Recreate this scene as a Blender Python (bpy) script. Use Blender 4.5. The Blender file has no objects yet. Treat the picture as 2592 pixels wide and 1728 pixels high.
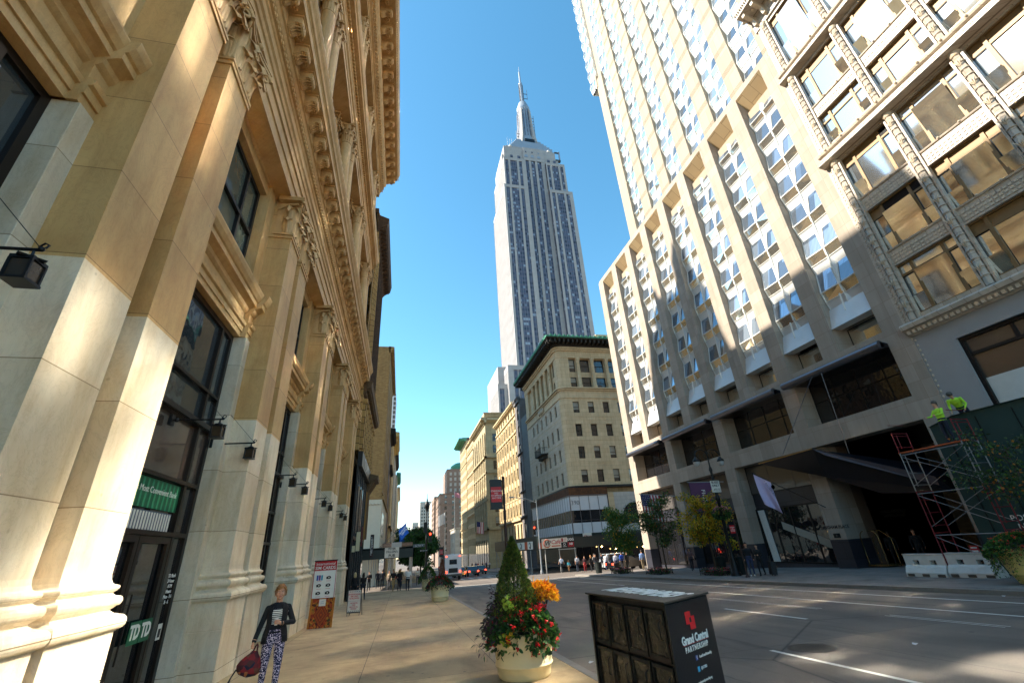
import bpy, bmesh, math, random
import numpy as np
from mathutils import Vector, Matrix, Euler, kdtree
PI=math.pi; R=math.radians
random.seed(7); np.random.seed(7)
scene=bpy.context.scene; COL=scene.collection
SLOPE=0.02136; EYE=1.8
def gz(y): return -SLOPE*y
KERB=0.13

# ------------------------------------------------------------------ objects
def tag(o,label=None,cat=None,group=None,kind=None):
    if label: o['label']=label
    if cat: o['category']=cat
    if group: o['group']=group
    if kind: o['kind']=kind
    return o
def link(o,parent=None):
    COL.objects.link(o)
    if parent is not None: o.parent=parent
    return o
def empty(name,loc=(0,0,0),rz=0,label=None,cat=None,group=None,kind=None):
    o=bpy.data.objects.new(name,None); link(o); o.location=loc; o.rotation_euler=(0,0,rz)
    o.empty_display_size=0.1
    return tag(o,label,cat,group,kind)
def inst(src,parent=None,loc=None,rot=None,name=None,scale=None):
    c=src.copy()
    if name: c.name=name
    COL.objects.link(c); c.parent=parent
    if loc is not None: c.location=loc
    if rot is not None: c.rotation_euler=rot
    if scale is not None: c.scale=scale
    return c
def copy_tree(o,parent=None):
    c=o.copy(); COL.objects.link(c); c.parent=parent
    for ch in list(o.children): copy_tree(ch,c)
    return c
def obj(name,mesh,parent=None,loc=(0,0,0),rot=(0,0,0),scale=(1,1,1)):
    o=bpy.data.objects.new(name,mesh); link(o,parent); o.location=loc; o.rotation_euler=rot; o.scale=scale
    return o

class MB:
    def __init__(s): s.v=[]; s.f=[]; s.m=[]; s.s=[]; s.mats=[]
    def mi(s,mat):
        if mat not in s.mats: s.mats.append(mat)
        return s.mats.index(mat)
    def face(s,pts,mat,smooth=False):
        b=len(s.v); s.v.extend([tuple(p) for p in pts]); s.f.append(tuple(range(b,b+len(pts)))); s.m.append(s.mi(mat)); s.s.append(smooth)
    def raw(s,verts,faces,mat,smooth=False):
        b=len(s.v); s.v.extend([tuple(p) for p in verts]); k=s.mi(mat)
        for f in faces: s.f.append(tuple(b+i for i in f)); s.m.append(k); s.s.append(smooth)
    def box(s,x0,x1,y0,y1,z0,z1,mat):
        if x0>x1:x0,x1=x1,x0
        if y0>y1:y0,y1=y1,y0
        if z0>z1:z0,z1=z1,z0
        v=[(x0,y0,z0),(x1,y0,z0),(x1,y1,z0),(x0,y1,z0),(x0,y0,z1),(x1,y0,z1),(x1,y1,z1),(x0,y1,z1)]
        s.raw(v,[(0,3,2,1),(4,5,6,7),(0,1,5,4),(1,2,6,5),(2,3,7,6),(3,0,4,7)],mat)
    def ybox(s,x0,x1,y0,y1,z0,z1,mat): s.box(x0,x1,y0,y1,z0,z1,mat)
    def exy(s,prof,y0,y1,mat,smooth=False):
        """prism of (x,z) outline along Y"""
        n=len(prof); v=[(x,y0,z) for x,z in prof]+[(x,y1,z) for x,z in prof]
        f=[(i,(i+1)%n,n+(i+1)%n,n+i) for i in range(n)]
        s.raw(v,f,mat,smooth); s.raw(v,[tuple(range(n-1,-1,-1)),tuple(range(n,2*n))],mat)
    def exx(s,prof,x0,x1,mat,smooth=False):
        """prism of (y,z) outline along X"""
        n=len(prof); v=[(x0,y,z) for y,z in prof]+[(x1,y,z) for y,z in prof]
        f=[(i,(i+1)%n,n+(i+1)%n,n+i) for i in range(n)]
        s.raw(v,f,mat,smooth); s.raw(v,[tuple(range(n-1,-1,-1)),tuple(range(n,2*n))],mat)
    def exz(s,prof,z0,z1,mat,smooth=False):
        n=len(prof); v=[(x,y,z0) for x,y in prof]+[(x,y,z1) for x,y in prof]
        f=[(i,(i+1)%n,n+(i+1)%n,n+i) for i in range(n)]
        s.raw(v,f,mat,smooth); s.raw(v,[tuple(range(n-1,-1,-1)),tuple(range(n,2*n))],mat)
    def lathe(s,prof,mat,c=(0,0,0),n=24,smooth=True,flute=0,arc=(0,2*PI)):
        """prof: (r,z)"""
        full=abs(arc[1]-arc[0]-2*PI)<1e-6; k=n if full else n+1
        v=[]
        for r,z in prof:
            for i in range(k):
                a=arc[0]+(arc[1]-arc[0])*i/n; rr=r*(1-(flute if i%2 else 0))
                v.append((c[0]+rr*math.cos(a),c[1]+rr*math.sin(a),c[2]+z))
        f=[]
        for j in range(len(prof)-1):
            for i in range(n):
                i2=(i+1)%k if full else i+1
                f.append((j*k+i,j*k+i2,(j+1)*k+i2,(j+1)*k+i))
        s.raw(v,f,mat,smooth)
        if full:
            if prof[0][0]>1e-4: s.raw(v[:k],[tuple(range(k-1,-1,-1))],mat)
            if prof[-1][0]>1e-4: s.raw(v[-k:],[tuple(range(k))],mat)
    def tube(s,pts,r,mat,n=8,smooth=True,cap=True):
        pts=[Vector(p) for p in pts]; rs=r if isinstance(r,(list,tuple)) else [r]*len(pts)
        v=[]; prev=None
        for i,p in enumerate(pts):
            d=(pts[min(i+1,len(pts)-1)]-pts[max(i-1,0)]).normalized()
            if prev is None:
                u=d.orthogonal().normalized()
            else:
                u=(prev-d*prev.dot(d))
                u=u.normalized() if u.length>1e-5 else d.orthogonal().normalized()
            prev=u; w=d.cross(u)
            for k in range(n):
                a=2*PI*k/n; v.append(p+(u*math.cos(a)+w*math.sin(a))*rs[i])
        f=[]
        for j in range(len(pts)-1):
            for k in range(n):
                k2=(k+1)%n; f.append((j*n+k,j*n+k2,(j+1)*n+k2,(j+1)*n+k))
        s.raw(v,f,mat,smooth)
        if cap: s.raw(v,[tuple(range(n-1,-1,-1)),tuple(range((len(pts)-1)*n,len(pts)*n))],mat)
    def ball(s,c,r,mat,n=10,sc=(1,1,1)):
        m=n//2+1; v=[];f=[]
        for j in range(m+1):
            t=PI*j/m
            for i in range(n):
                a=2*PI*i/n; v.append((c[0]+r*sc[0]*math.sin(t)*math.cos(a),c[1]+r*sc[1]*math.sin(t)*math.sin(a),c[2]+r*sc[2]*math.cos(t)))
        for j in range(m):
            for i in range(n):
                i2=(i+1)%n; f.append((j*n+i,(j+1)*n+i,(j+1)*n+i2,j*n+i2))
        s.raw(v,f,mat,True)
    def merge(s,o,M=None):
        b=len(s.v); M=M or Matrix()
        s.v.extend([tuple(M@Vector(p)) for p in o.v])
        for f,m,sm in zip(o.f,o.m,o.s): s.f.append(tuple(b+i for i in f)); s.m.append(s.mi(o.mats[m])); s.s.append(sm)
    def mesh(s,name):
        me=bpy.data.meshes.new(name); me.from_pydata(s.v,[],s.f)
        for m in s.mats: me.materials.append(m)
        me.polygons.foreach_set('material_index',s.m); me.polygons.foreach_set('use_smooth',s.s); me.update()
        return me
    def build(s,name,parent=None,loc=(0,0,0),rot=(0,0,0),weld=False,bevel=0):
        me=s.mesh(name)
        if weld or bevel:
            bm=bmesh.new(); bm.from_mesh(me); bmesh.ops.remove_doubles(bm,verts=bm.verts,dist=1e-4)
            bmesh.ops.recalc_face_normals(bm,faces=bm.faces); bm.to_mesh(me); bm.free()
        o=obj(name,me,parent,loc,rot)
        if bevel:
            md=o.modifiers.new('b','BEVEL'); md.width=bevel; md.segments=2; md.limit_method='ANGLE'; md.angle_limit=R(40)
        return o

def wall_grid(mb,axis,plane,u0,u1,z0,z1,openings,depth,mat,matrev=None,sign=1):
    """wall face at axis='x' (plane x, u=y) or 'y' (plane y, u=x) with real openings; reveals run to plane+depth*sign"""
    matrev=matrev or mat
    us=sorted(set([u0,u1]+[o[0] for o in openings]+[o[1] for o in openings])); zs=sorted(set([z0,z1]+[o[2] for o in openings]+[o[3] for o in openings]))
    us=[u for u in us if u0<=u<=u1]; zs=[z for z in zs if z0<=z<=z1]
    P=(lambda u,z,d=0:(plane+d*sign,u,z)) if axis=='x' else (lambda u,z,d=0:(u,plane+d*sign,z))
    # merge cells by column runs
    ops=[tuple(o) for o in openings]
    for i in range(len(us)-1):
        a,b=us[i],us[i+1]; um=(a+b)/2; run=None
        col=[o for o in ops if o[0]<um<o[1]]
        for j in range(len(zs)-1):
            c,d=zs[j],zs[j+1]; zm=(c+d)/2
            hole=any(o[2]<zm<o[3] for o in col)
            if hole:
                if run is not None: mb.face([P(a,run),P(b,run),P(b,c),P(a,c)],mat); run=None
            elif run is None: run=c
        if run is not None: mb.face([P(a,run),P(b,run),P(b,zs[-1]),P(a,zs[-1])],mat)
    for a,b,c,d in ops:
        mb.face([P(a,c),P(b,c),P(b,c,depth),P(a,c,depth)],matrev); mb.face([P(a,d),P(b,d),P(b,d,depth),P(a,d,depth)],matrev)
        mb.face([P(a,c),P(a,d),P(a,d,depth),P(a,c,depth)],matrev); mb.face([P(b,c),P(b,d),P(b,d,depth),P(b,c,depth)],matrev)

CAMP=Vector((0,0,EYE))
def many(parent,name,mesh,places,sub=None,cap=100,subname='pane',stuff=True):
    """the places nearest the camera become parts of their own, the rest one part"""
    P=sorted(places,key=lambda p:(Vector(p[0])-CAMP).length)
    for loc,rz,sc in P[:cap]:
        o=obj(name,mesh,parent,loc,(0,0,rz),sc)
        if sub: obj(subname,sub,o)
    rest=P[cap:]
    if rest:
        for mm,nm in ((mesh,name),(sub,subname)):
            if mm is None: continue
            nv=len(mm.vertices); co=np.empty(nv*3); mm.vertices.foreach_get('co',co); co=co.reshape(-1,3)
            polys=[tuple(p.vertices) for p in mm.polygons]; mi=[p.material_index for p in mm.polygons]
            V=[];F=[];MI=[]
            for i,(loc,rz,sc) in enumerate(rest):
                A=np.array(Matrix.Translation(loc)@Matrix.Rotation(rz,4,'Z')@Matrix.Diagonal((*sc,1)))
                V.append(co@A[:3,:3].T+A[:3,3]); F+= [tuple(k+i*nv for k in p) for p in polys]; MI+=mi
            me=bpy.data.meshes.new(nm); me.from_pydata(np.vstack(V).tolist(),[],F)
            for m in mm.materials: me.materials.append(m)
            me.polygons.foreach_set('material_index',MI); me.update()
            o=obj(nm,me,parent); o['kind']='stuff'

# ------------------------------------------------------------------ materials
class NT:
    def __init__(s,name):
        s.mat=bpy.data.materials.new(name); s.mat.use_nodes=True; s.t=s.mat.node_tree; s.t.nodes.clear()
        s.out=s.n('ShaderNodeOutputMaterial'); s.b=s.n('ShaderNodeBsdfPrincipled'); s.l(s.b.outputs[0],s.out.inputs[0])
    def n(s,t,**k):
        n=s.t.nodes.new(t)
        for a,b in k.items(): setattr(n,a,b)
        return n
    def l(s,a,b): s.t.links.new(a,b)
    def setc(s,inp,v):
        if isinstance(v,bpy.types.NodeSocket): s.l(v,inp)
        elif isinstance(v,(tuple,list)): inp.default_value=(*v,1) if len(v)==3 and inp.type=='RGBA' else v
        else: inp.default_value=v
    def math(s,op,a,b=0,c=None,clamp=False):
        n=s.n('ShaderNodeMath',operation=op,use_clamp=clamp); s.setc(n.inputs[0],a); s.setc(n.inputs[1],b)
        if c is not None: s.setc(n.inputs[2],c)
        return n.outputs[0]
    def mix(s,f,a,b,mode='MIX'):
        n=s.n('ShaderNodeMix',data_type='RGBA',blend_type=mode); s.setc(n.inputs[0],f); s.setc(n.inputs[6],a); s.setc(n.inputs[7],b); return n.outputs[2]
    def pos(s,local=False):
        if local: return s.n('ShaderNodeTexCoord').outputs['Object']
        return s.n('ShaderNodeNewGeometry').outputs['Position']
    def sep(s,v):
        n=s.n('ShaderNodeSeparateXYZ'); s.l(v,n.inputs[0]); return n.outputs
    def comb(s,x,y,z=0):
        n=s.n('ShaderNodeCombineXYZ'); s.setc(n.inputs[0],x); s.setc(n.inputs[1],y); s.setc(n.inputs[2],z); return n.outputs[0]
    def noise(s,vec,scale,detail=4,rough=.55,dist=0):
        n=s.n('ShaderNodeTexNoise'); s.l(vec,n.inputs['Vector']); n.inputs['Scale'].default_value=scale; n.inputs['Detail'].default_value=detail
        n.inputs['Roughness'].default_value=rough; n.inputs['Distortion'].default_value=dist; return n.outputs['Fac']
    def ramp(s,f,stops):
        n=s.n('ShaderNodeValToRGB'); s.l(f,n.inputs[0]); e=n.color_ramp.elements
        while len(e)<len(stops): e.new(.5)
        for k,(p,c) in zip(e,stops): k.position=p; k.color=(*c,1) if len(c)==3 else c
        return n.outputs[0]
    def bump(s,h,strength,dist=.02,normal=None):
        n=s.n('ShaderNodeBump'); n.inputs['Strength'].default_value=strength; n.inputs['Distance'].default_value=dist; s.l(h,n.inputs['Height'])
        if normal is not None: s.l(normal,n.inputs['Normal'])
        return n.outputs[0]
    def scale(s,v,k):
        n=s.n('ShaderNodeVectorMath',operation='MULTIPLY'); s.l(v,n.inputs[0]); n.inputs[1].default_value=k; return n.outputs[0]
def C(r,g,b): # sRGB 0-255 to linear
    f=lambda c:(c/255/12.92) if c<=10 else ((c/255+.055)/1.055)**2.4
    return (f(r),f(g),f(b))
def mul(c,k): return tuple(min(1,x*k) for x in c)

def plain(name,col,rough=.6,metal=0,var=.12,vs=3,bump=0,bs=40,spec=.5,emit=None,es=1,local=False,coat=0):
    t=NT(name); p=t.pos(local); nz=t.noise(p,vs)
    c=t.mix(nz,mul(col,1-var),mul(col,1+var)); t.l(c,t.b.inputs['Base Color'])
    t.b.inputs['Roughness'].default_value=rough; t.b.inputs['Metallic'].default_value=metal; t.b.inputs['Specular IOR Level'].default_value=spec
    t.b.inputs['Coat Weight'].default_value=coat
    if bump: t.l(t.bump(t.noise(p,bs,3),bump,.01),t.b.inputs['Normal'])
    if emit: t.b.inputs['Emission Color'].default_value=(*emit,1); t.b.inputs['Emission Strength'].default_value=es
    return t.mat

def facade(name,col,col2=None,brick=None,mort=None,mw=.012,var=.15,vs=.6,streak=.2,rough=.85,bump=.3,horiz=False,offset=.5,fine=30,msm=.1,warp=0):
    """stone or brick wall: world-aligned courses, tone per block, weathering streaks"""
    t=NT(name); p=t.pos(); x,y,z=t.sep(p); col2=col2 or mul(col,.85)
    u=t.math('ADD',x,y)
    base=col; h=None
    n1=t.noise(p,vs,5,.6)
    if brick:
        bw,bh=brick; v=t.comb(x,y) if horiz else t.comb(u,z)
        b=t.n('ShaderNodeTexBrick'); b.offset=offset; t.l(v,b.inputs['Vector']); b.inputs['Scale'].default_value=1
        b.inputs['Brick Width'].default_value=bw; b.inputs['Row Height'].default_value=bh; b.inputs['Mortar Size'].default_value=mw; b.inputs['Mortar Smooth'].default_value=msm
        b.inputs['Color1'].default_value=(*col,1); b.inputs['Color2'].default_value=(*col2,1); b.inputs['Mortar'].default_value=(*(mort or mul(col,.45)),1)
        base=b.outputs['Color']; h=t.math('SUBTRACT',1,b.outputs['Fac'])
    c=t.mix(t.ramp(n1,[(.3,(1-var,)*3),(.7,(1+var*.6,)*3)]),(0,0,0),(0,0,0))
    m=t.ramp(n1,[(.25,(max(0,1-var),)*3),(.75,(1,)*3)])
    base=t.mix(1,base,m,'MULTIPLY')
    if streak:
        sv=t.comb(t.math('MULTIPLY',u,1.6),t.math('MULTIPLY',z,.12)); s2=t.noise(sv,1.5,5,.65)
        base=t.mix(1,base,t.ramp(s2,[(.35,(1-streak,1-streak*1.05,1-streak*1.1)),(.62,(1,1,1))]),'MULTIPLY')
    t.l(base,t.b.inputs['Base Color']); t.b.inputs['Roughness'].default_value=rough
    if bump:
        fn=t.noise(p,fine,4); hh=t.math('MULTIPLY',fn,.25)
        if h is not None: hh=t.math('ADD',hh,h)
        t.l(t.bump(hh,bump,.012),t.b.inputs['Normal'])
    return t.mat

def marble(name,lo,hi,split=None,joint=True,dark=.3):
    """veined marble blocks; above the split height the stone is uncleaned and tan"""
    t=NT(name); p=t.pos(); x,y,z=t.sep(p); u=t.math('ADD',x,y)
    if split is not None:
        st=t.math('GREATER_THAN',z,split); base=t.mix(st,lo,hi)
    else: base=t.mix(0,lo,hi)
    b=t.n('ShaderNodeTexBrick'); b.offset=.37; t.l(t.comb(t.math('ADD',u,.3),t.math('ADD',z,.02)),b.inputs['Vector']); b.inputs['Scale'].default_value=1
    b.inputs['Brick Width'].default_value=90; b.inputs['Row Height'].default_value=1.28; b.inputs['Mortar Size'].default_value=.006 if joint else 0; b.inputs['Mortar Smooth'].default_value=0
    b.inputs['Color1'].default_value=(1,.98,.95,1); b.inputs['Color2'].default_value=(.84,.80,.74,1); b.inputs['Mortar'].default_value=(.42,.34,.25,1)
    base=t.mix(1,base,b.outputs['Color'],'MULTIPLY')
    d=t.noise(t.scale(p,(1,1,.45)),1.3,6,.6,1.2)
    base=t.mix(t.math('MULTIPLY',t.ramp(d,[(.45,(0,0,0)),(.62,(1,1,1))]),dark),base,t.mix(1,base,(.78,.62,.40),'MULTIPLY'))
    w=t.noise(t.scale(p,(1.4,1.4,.8)),2.2,8,.72,2.5)
    vein=t.ramp(w,[(.478,(1,1,1)),(.5,(.72,.70,.68)),(.522,(1,1,1))])
    base=t.mix(.55,base,t.mix(1,base,vein,'MULTIPLY'))
    sv=t.noise(t.comb(t.math('MULTIPLY',u,3),t.math('MULTIPLY',z,.25)),1.7,6,.7)
    base=t.mix(1,base,t.ramp(sv,[(.3,(.86,.82,.76)),(.55,(1,1,1))]),'MULTIPLY')
    st2=t.noise(t.scale(p,(1,1,.8)),.55,5,.6,.6); base=t.mix(1,base,t.ramp(st2,[(.32,(.84,.78,.68)),(.52,(1,1,1)),(.7,(1.06,1.05,1.04))]),'MULTIPLY')
    sp=t.n('ShaderNodeTexVoronoi'); t.l(p,sp.inputs['Vector']); sp.inputs['Scale'].default_value=1.7; base=t.mix(t.ramp(sp.outputs['Distance'],[(.02,(.5,)*3),(.05,(0,0,0))]),base,(.28,.20,.11))
    t.l(base,t.b.inputs['Base Color']); t.b.inputs['Roughness'].default_value=.55
    hh=t.math('ADD',t.math('MULTIPLY',t.noise(p,18,5),.3),t.math('SUBTRACT',1,b.outputs['Fac']))
    t.l(t.bump(hh,.22,.01),t.b.inputs['Normal'])
    return t.mat

def glass(name,col=(.015,.018,.02),rough=.03,wob=.04,spec=.9,curtain=None,cs=9,tint=None,wscale=1.2,metal=0,bw=0):
    t=NT(name); p=t.pos(); x,y,z=t.sep(p)
    if curtain:
        u=t.math('ADD',x,y); w=t.n('ShaderNodeTexWave',wave_profile='SIN'); t.l(t.comb(u,t.math('MULTIPLY',z,.05)),w.inputs['Vector']); w.inputs['Scale'].default_value=cs/6.28*2; w.inputs['Distortion'].default_value=2.5; w.inputs['Detail'].default_value=1
        c=t.mix(w.outputs['Fac'],mul(curtain,.45),curtain)
        msk=t.ramp(t.noise(t.comb(t.math('MULTIPLY',t.math('FLOOR',t.math('MULTIPLY',u,.75)),7.3),t.math('MULTIPLY',t.math('FLOOR',t.math('MULTIPLY',z,.357)),3.7)),1.0,0),[(.42,(0,0,0)),(.5,(1,1,1))])
        c=t.mix(t.math('MULTIPLY',msk,.85),c,mul(curtain,.22))
        t.l(c,t.b.inputs['Base Color'])
    else: t.b.inputs['Base Color'].default_value=(*col,1)
    t.b.inputs['Roughness'].default_value=rough; t.b.inputs['Specular IOR Level'].default_value=spec; t.b.inputs['IOR'].default_value=1.6; t.b.inputs['Metallic'].default_value=metal
    t.b.inputs['Coat Weight'].default_value=.6 if curtain else 0.0; t.b.inputs['Coat Roughness'].default_value=.02
    if tint: t.b.inputs['Specular Tint'].default_value=(*tint,1)
    if wob: t.l(t.bump(t.noise(p,wscale,2),wob,.25),t.b.inputs['Normal'])
    return t.mat

def leafmat(name,c1,c2,rough=.55,trans=.25,vs=9):
    t=NT(name); p=t.pos(); nz=t.noise(p,vs,3); c=t.mix(t.ramp(nz,[(.35,(0,0,0)),(.65,(1,1,1))]),c1,c2); t.l(c,t.b.inputs['Base Color']); t.b.inputs['Roughness'].default_value=rough
    if trans:
        tr=t.n('ShaderNodeBsdfTranslucent'); t.l(c,tr.inputs[0]); mx=t.n('ShaderNodeMixShader'); mx.inputs[0].default_value=trans
        t.l(t.b.outputs[0],mx.inputs[1]); t.l(tr.outputs[0],mx.inputs[2]); t.l(mx.outputs[0],t.out.inputs[0])
    return t.mat

MARB=marble('marble_shaft',C(230,218,196),C(212,174,116),split=5.05)
MARBW=marble('marble_pale',C(226,216,198),C(226,216,198))
MARBT=marble('marble_tan',C(216,180,126),C(216,180,126),joint=False,dark=.4)
MARBD=marble('marble_deep_tan',C(196,152,94),C(196,152,94),joint=True,dark=.4)
BRONZE=plain('bronze_frame',C(44,34,28),.38,.6,.2,5)
BLACKM=plain('black_metal',C(24,24,26),.42,.3,.2,6)
GLASSD=glass('dark_shop_glass',(.012,.012,.014),.02,.03)
GLASSB=glass('brown_panel_glass',(.085,.06,.045),.12,.05)
GLASSS=glass('sky_window_glass',(.035,.045,.05),.015,.05,spec=1.0)
GLASSH=glass('hotel_curtain_glass',curtain=(.50,.62,.78),cs=10,wob=.0,spec=1.0,rough=.04,metal=.55)
GLASSV=glass('hotel_vent_glass',(.90,.86,.76),.07,.0,metal=.92)
GLASST=glass('loft_window_glass',(.84,.87,.86),.055,.0,spec=1.0,metal=.95)
GLASSU=glass('marble_upper_glass',(.10,.12,.10),.02,.04)
WHITEP=plain('white_enamel_panel',C(206,207,206),.28,0,.06,2,coat=.3)
WHITEF=plain('white_window_frame',C(222,220,212),.45,0,.08,6)
HOTEL=facade('hotel_limestone',C(176,162,147),C(160,147,132),(1.2,.93),mort=C(140,122,104),mw=.008,var=.12,streak=.14,bump=.12,offset=0)
HOTELS=facade('hotel_soffit_stone',C(190,164,122),C(176,148,108),(1.3,.9),mort=C(120,98,70),mw=.014,var=.12,streak=0,bump=.15,horiz=True)
HOTELT=facade('hotel_tower_wall',C(166,152,132),C(158,144,124),(1.7,2.8),mort=C(150,134,110),mw=.02,var=.06,streak=.06,bump=.1)
HGRANITE=facade('dark_granite',C(58,58,66),C(48,48,56),(1.2,.9),mort=C(20,20,22),mw=.01,var=.2,streak=0,rough=.35,bump=.05)
HDARK=plain('dark_soffit_metal',C(34,34,40),.3,.5,.25,.6)
PIPE=plain('brushed_pipe',C(120,118,124),.28,.8,.1,2)
TERRA=facade('glazed_terracotta',C(196,182,164),C(184,170,152),(.6,.42),mort=C(128,112,94),mw=.01,var=.12,streak=.22,rough=.4,bump=.25)
TERRAO=plain('ornate_terracotta',C(196,180,156),.45,0,.28,9,bump=.9,bs=14)
TFRAME=plain('tan_metal_sash',C(124,98,62),.5,.2,.15,2)
TFRAMED=plain('dark_metal_sash',C(30,27,26),.45,.3,.15,2)
def streaky(mat): return mat
# ------------------------------------------------------------------ setting: road, pavements
ASPH=None
def asphalt():
    t=NT('asphalt'); p=t.pos(); a=t.noise(p,55,4,.7); b=t.noise(p,.35,5,.6); c=t.noise(t.scale(p,(1,.15,1)),1.1,4)
    col=t.mix(a,C(84,76,70),C(150,136,122)); col=t.mix(1,col,t.ramp(b,[(.35,(.72,.72,.74)),(.65,(1.1,1.08,1.05))]),'MULTIPLY'); col=t.mix(1,col,t.ramp(c,[(.4,(.82,.82,.82)),(.55,(1,1,1))]),'MULTIPLY')
    v=t.n('ShaderNodeTexVoronoi',feature='DISTANCE_TO_EDGE'); wp=t.mix(.22,p,t.n('ShaderNodeTexNoise').outputs['Color'],'ADD'); t.l(wp,v.inputs['Vector']); v.inputs['Scale'].default_value=.16
    col=t.mix(t.ramp(v.outputs['Distance'],[(.0,(.75,)*3),(.006,(0,0,0))]),col,(.015,.014,.013))
    bk=t.n('ShaderNodeTexBrick'); bk.offset=.4; x,y,z=t.sep(p); t.l(t.comb(t.math('ADD',x,t.math('MULTIPLY',b,.5)),y),bk.inputs['Vector']); bk.inputs['Scale'].default_value=1; bk.inputs['Brick Width'].default_value=3.45; bk.inputs['Row Height'].default_value=9.3; bk.inputs['Mortar Size'].default_value=.012; bk.inputs['Color1'].default_value=(1,1,1,1); bk.inputs['Color2'].default_value=(.80,.79,.80,1); bk.inputs['Mortar'].default_value=(.45,.44,.43,1); col=t.mix(.85,col,t.mix(1,col,bk.outputs['Color'],'MULTIPLY'))
    o=t.noise(t.scale(p,(2.2,.22,1)),.9,3,.5); col=t.mix(t.ramp(o,[(.60,(0,0,0)),(.72,(.5,.5,.5))]),col,(.03,.028,.026))
    v3=t.n('ShaderNodeTexVoronoi'); t.l(p,v3.inputs['Vector']); v3.inputs['Scale'].default_value=1.1; col=t.mix(t.ramp(v3.outputs['Distance'],[(.03,(.7,)*3),(.07,(0,0,0))]),col,(.025,.024,.022))
    t.l(col,t.b.inputs['Base Color']); t.b.inputs['Roughness'].default_value=.82; t.l(t.bump(a,.5,.01),t.b.inputs['Normal']); return t.mat
ASPH=asphalt()
def walkmat(name,c1,c2,bw,bh,off=(0,0)):
    t=NT(name); p=t.pos(); x,y,z=t.sep(p); b=t.n('ShaderNodeTexBrick'); b.offset=0
    t.l(t.comb(t.math('ADD',x,off[0]),t.math('ADD',y,off[1])),b.inputs['Vector']); b.inputs['Scale'].default_value=1; b.inputs['Brick Width'].default_value=bw; b.inputs['Row Height'].default_value=bh; b.inputs['Mortar Size'].default_value=.009; b.inputs['Mortar Smooth'].default_value=.1
    b.inputs['Color1'].default_value=(*c1,1); b.inputs['Color2'].default_value=(*c2,1); b.inputs['Mortar'].default_value=(*mul(c2,.38),1)
    n=t.noise(p,1.1,6,.65); col=t.mix(1,b.outputs['Color'],t.ramp(n,[(.3,(.70,.68,.66)),(.6,(1.04,1.03,1.02))]),'MULTIPLY'); g=t.noise(p,70,3,.7); col=t.mix(1,col,t.ramp(g,[(.3,(.82,.82,.82)),(.7,(1.1,1.1,1.1))]),'MULTIPLY')
    sp=t.n('ShaderNodeTexVoronoi'); t.l(p,sp.inputs['Vector']); sp.inputs['Scale'].default_value=2.3; col=t.mix(t.ramp(sp.outputs['Distance'],[(.06,(.75,)*3),(.10,(0,0,0))]),col,(.05,.045,.04)); st=t.noise(t.scale(p,(1,1,1)),.42,6,.7,1.0); col=t.mix(1,col,t.ramp(st,[(.36,(.66,.64,.62)),(.5,(1,1,1))]),'MULTIPLY')
    t.l(col,t.b.inputs['Base Color']); t.b.inputs['Roughness'].default_value=.8
    t.l(t.bump(t.math('ADD',t.math('MULTIPLY',g,.2),t.math('SUBTRACT',1,b.outputs['Fac'])),.4,.008),t.b.inputs['Normal']); return t.mat
WALKL=walkmat('tinted_concrete',C(186,162,124),C(174,150,114),2.55,2.55,(.65,.35)); WALKR=walkmat('grey_concrete',C(138,130,122),C(128,120,114),1.5,1.5)
KERBM=plain('granite_kerb',C(128,122,114),.7,0,.25,7,.4,60); PAINTW=plain('road_paint',C(214,210,200),.6,0,.16,4,.3,80); STEELK=plain('steel_kerb_face',C(60,60,64),.4,.5,.3,3)
def sheet(mb,x0,x1,y0,y1,off,mat):
    mb.face([(x0,y0,gz(y0)+off),(x1,y0,gz(y0)+off),(x1,y1,gz(y1)+off),(x0,y1,gz(y1)+off)],mat)
def slab(name,x0,x1,y0,y1,mat,kx=None,kw=.16):
    """pavement slab with a kerb along x=kx"""
    m=MB(); 
    a,b=(x0,x1)
    if kx is not None: a,b=(x0,x1-kw) if kx>0 else (x0+kw,x1)
    def pr(m,xa,xb,top,mat):
        v=[(xa,y0,gz(y0)-.4),(xb,y0,gz(y0)-.4),(xb,y1,gz(y1)-.4),(xa,y1,gz(y1)-.4),(xa,y0,gz(y0)+top),(xb,y0,gz(y0)+top),(xb,y1,gz(y1)+top),(xa,y1,gz(y1)+top)]
        m.raw(v,[(0,3,2,1),(4,5,6,7),(0,1,5,4),(1,2,6,5),(2,3,7,6),(3,0,4,7)],mat)
    pr(m,a,b,0,mat); o=m.build(name); tag(o,kind='structure')
    if kx is not None:
        k=MB(); 
        if kx>0: pr(k,x1-kw,x1,.005,KERBM)
        else: pr(k,x0,x0+kw,.005,KERBM)
        tag(k.build('kerb'),kind='structure')
m=MB(); v=[(-900,-120,gz(-120)-KERB),(900,-120,gz(-120)-KERB),(900,340,gz(340)-KERB),(-900,340,gz(340)-KERB),(900,1500,gz(340)-KERB),(-900,1500,gz(340)-KERB)]
m.raw(v,[(0,1,2,3),(3,2,4,5)],ASPH); tag(m.build('ground'),kind='structure')
for (a,b) in ((-14,47.6),(69.9,126),(144,214),(236,330)): slab('pavement',-60 if a>60 else -7,3.25,a,b,WALKL,1)
for (a,b) in ((-3,48.2),(67.0,126),(144,212),(236,330)): slab('pavement',17.5,60,a,b,WALKR,-1)
m=MB()
for (x0,x1,ya,yb) in ((13.78,13.9,-12,43),(15.98,16.1,-12,43),(13.78,13.9,72,125),(15.98,16.1,72,125)): sheet(m,x0,x1,ya,yb,-KERB+.004,PAINTW)
for y in (-5.5,11.6,23,34,75,88,100): sheet(m,10.5,10.62,y,y+3.4,-KERB+.004,PAINTW)
for y in (6,14.5,27,38,80,94): sheet(m,7.1,7.2,y,y+3,-KERB+.004,PAINTW)
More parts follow.
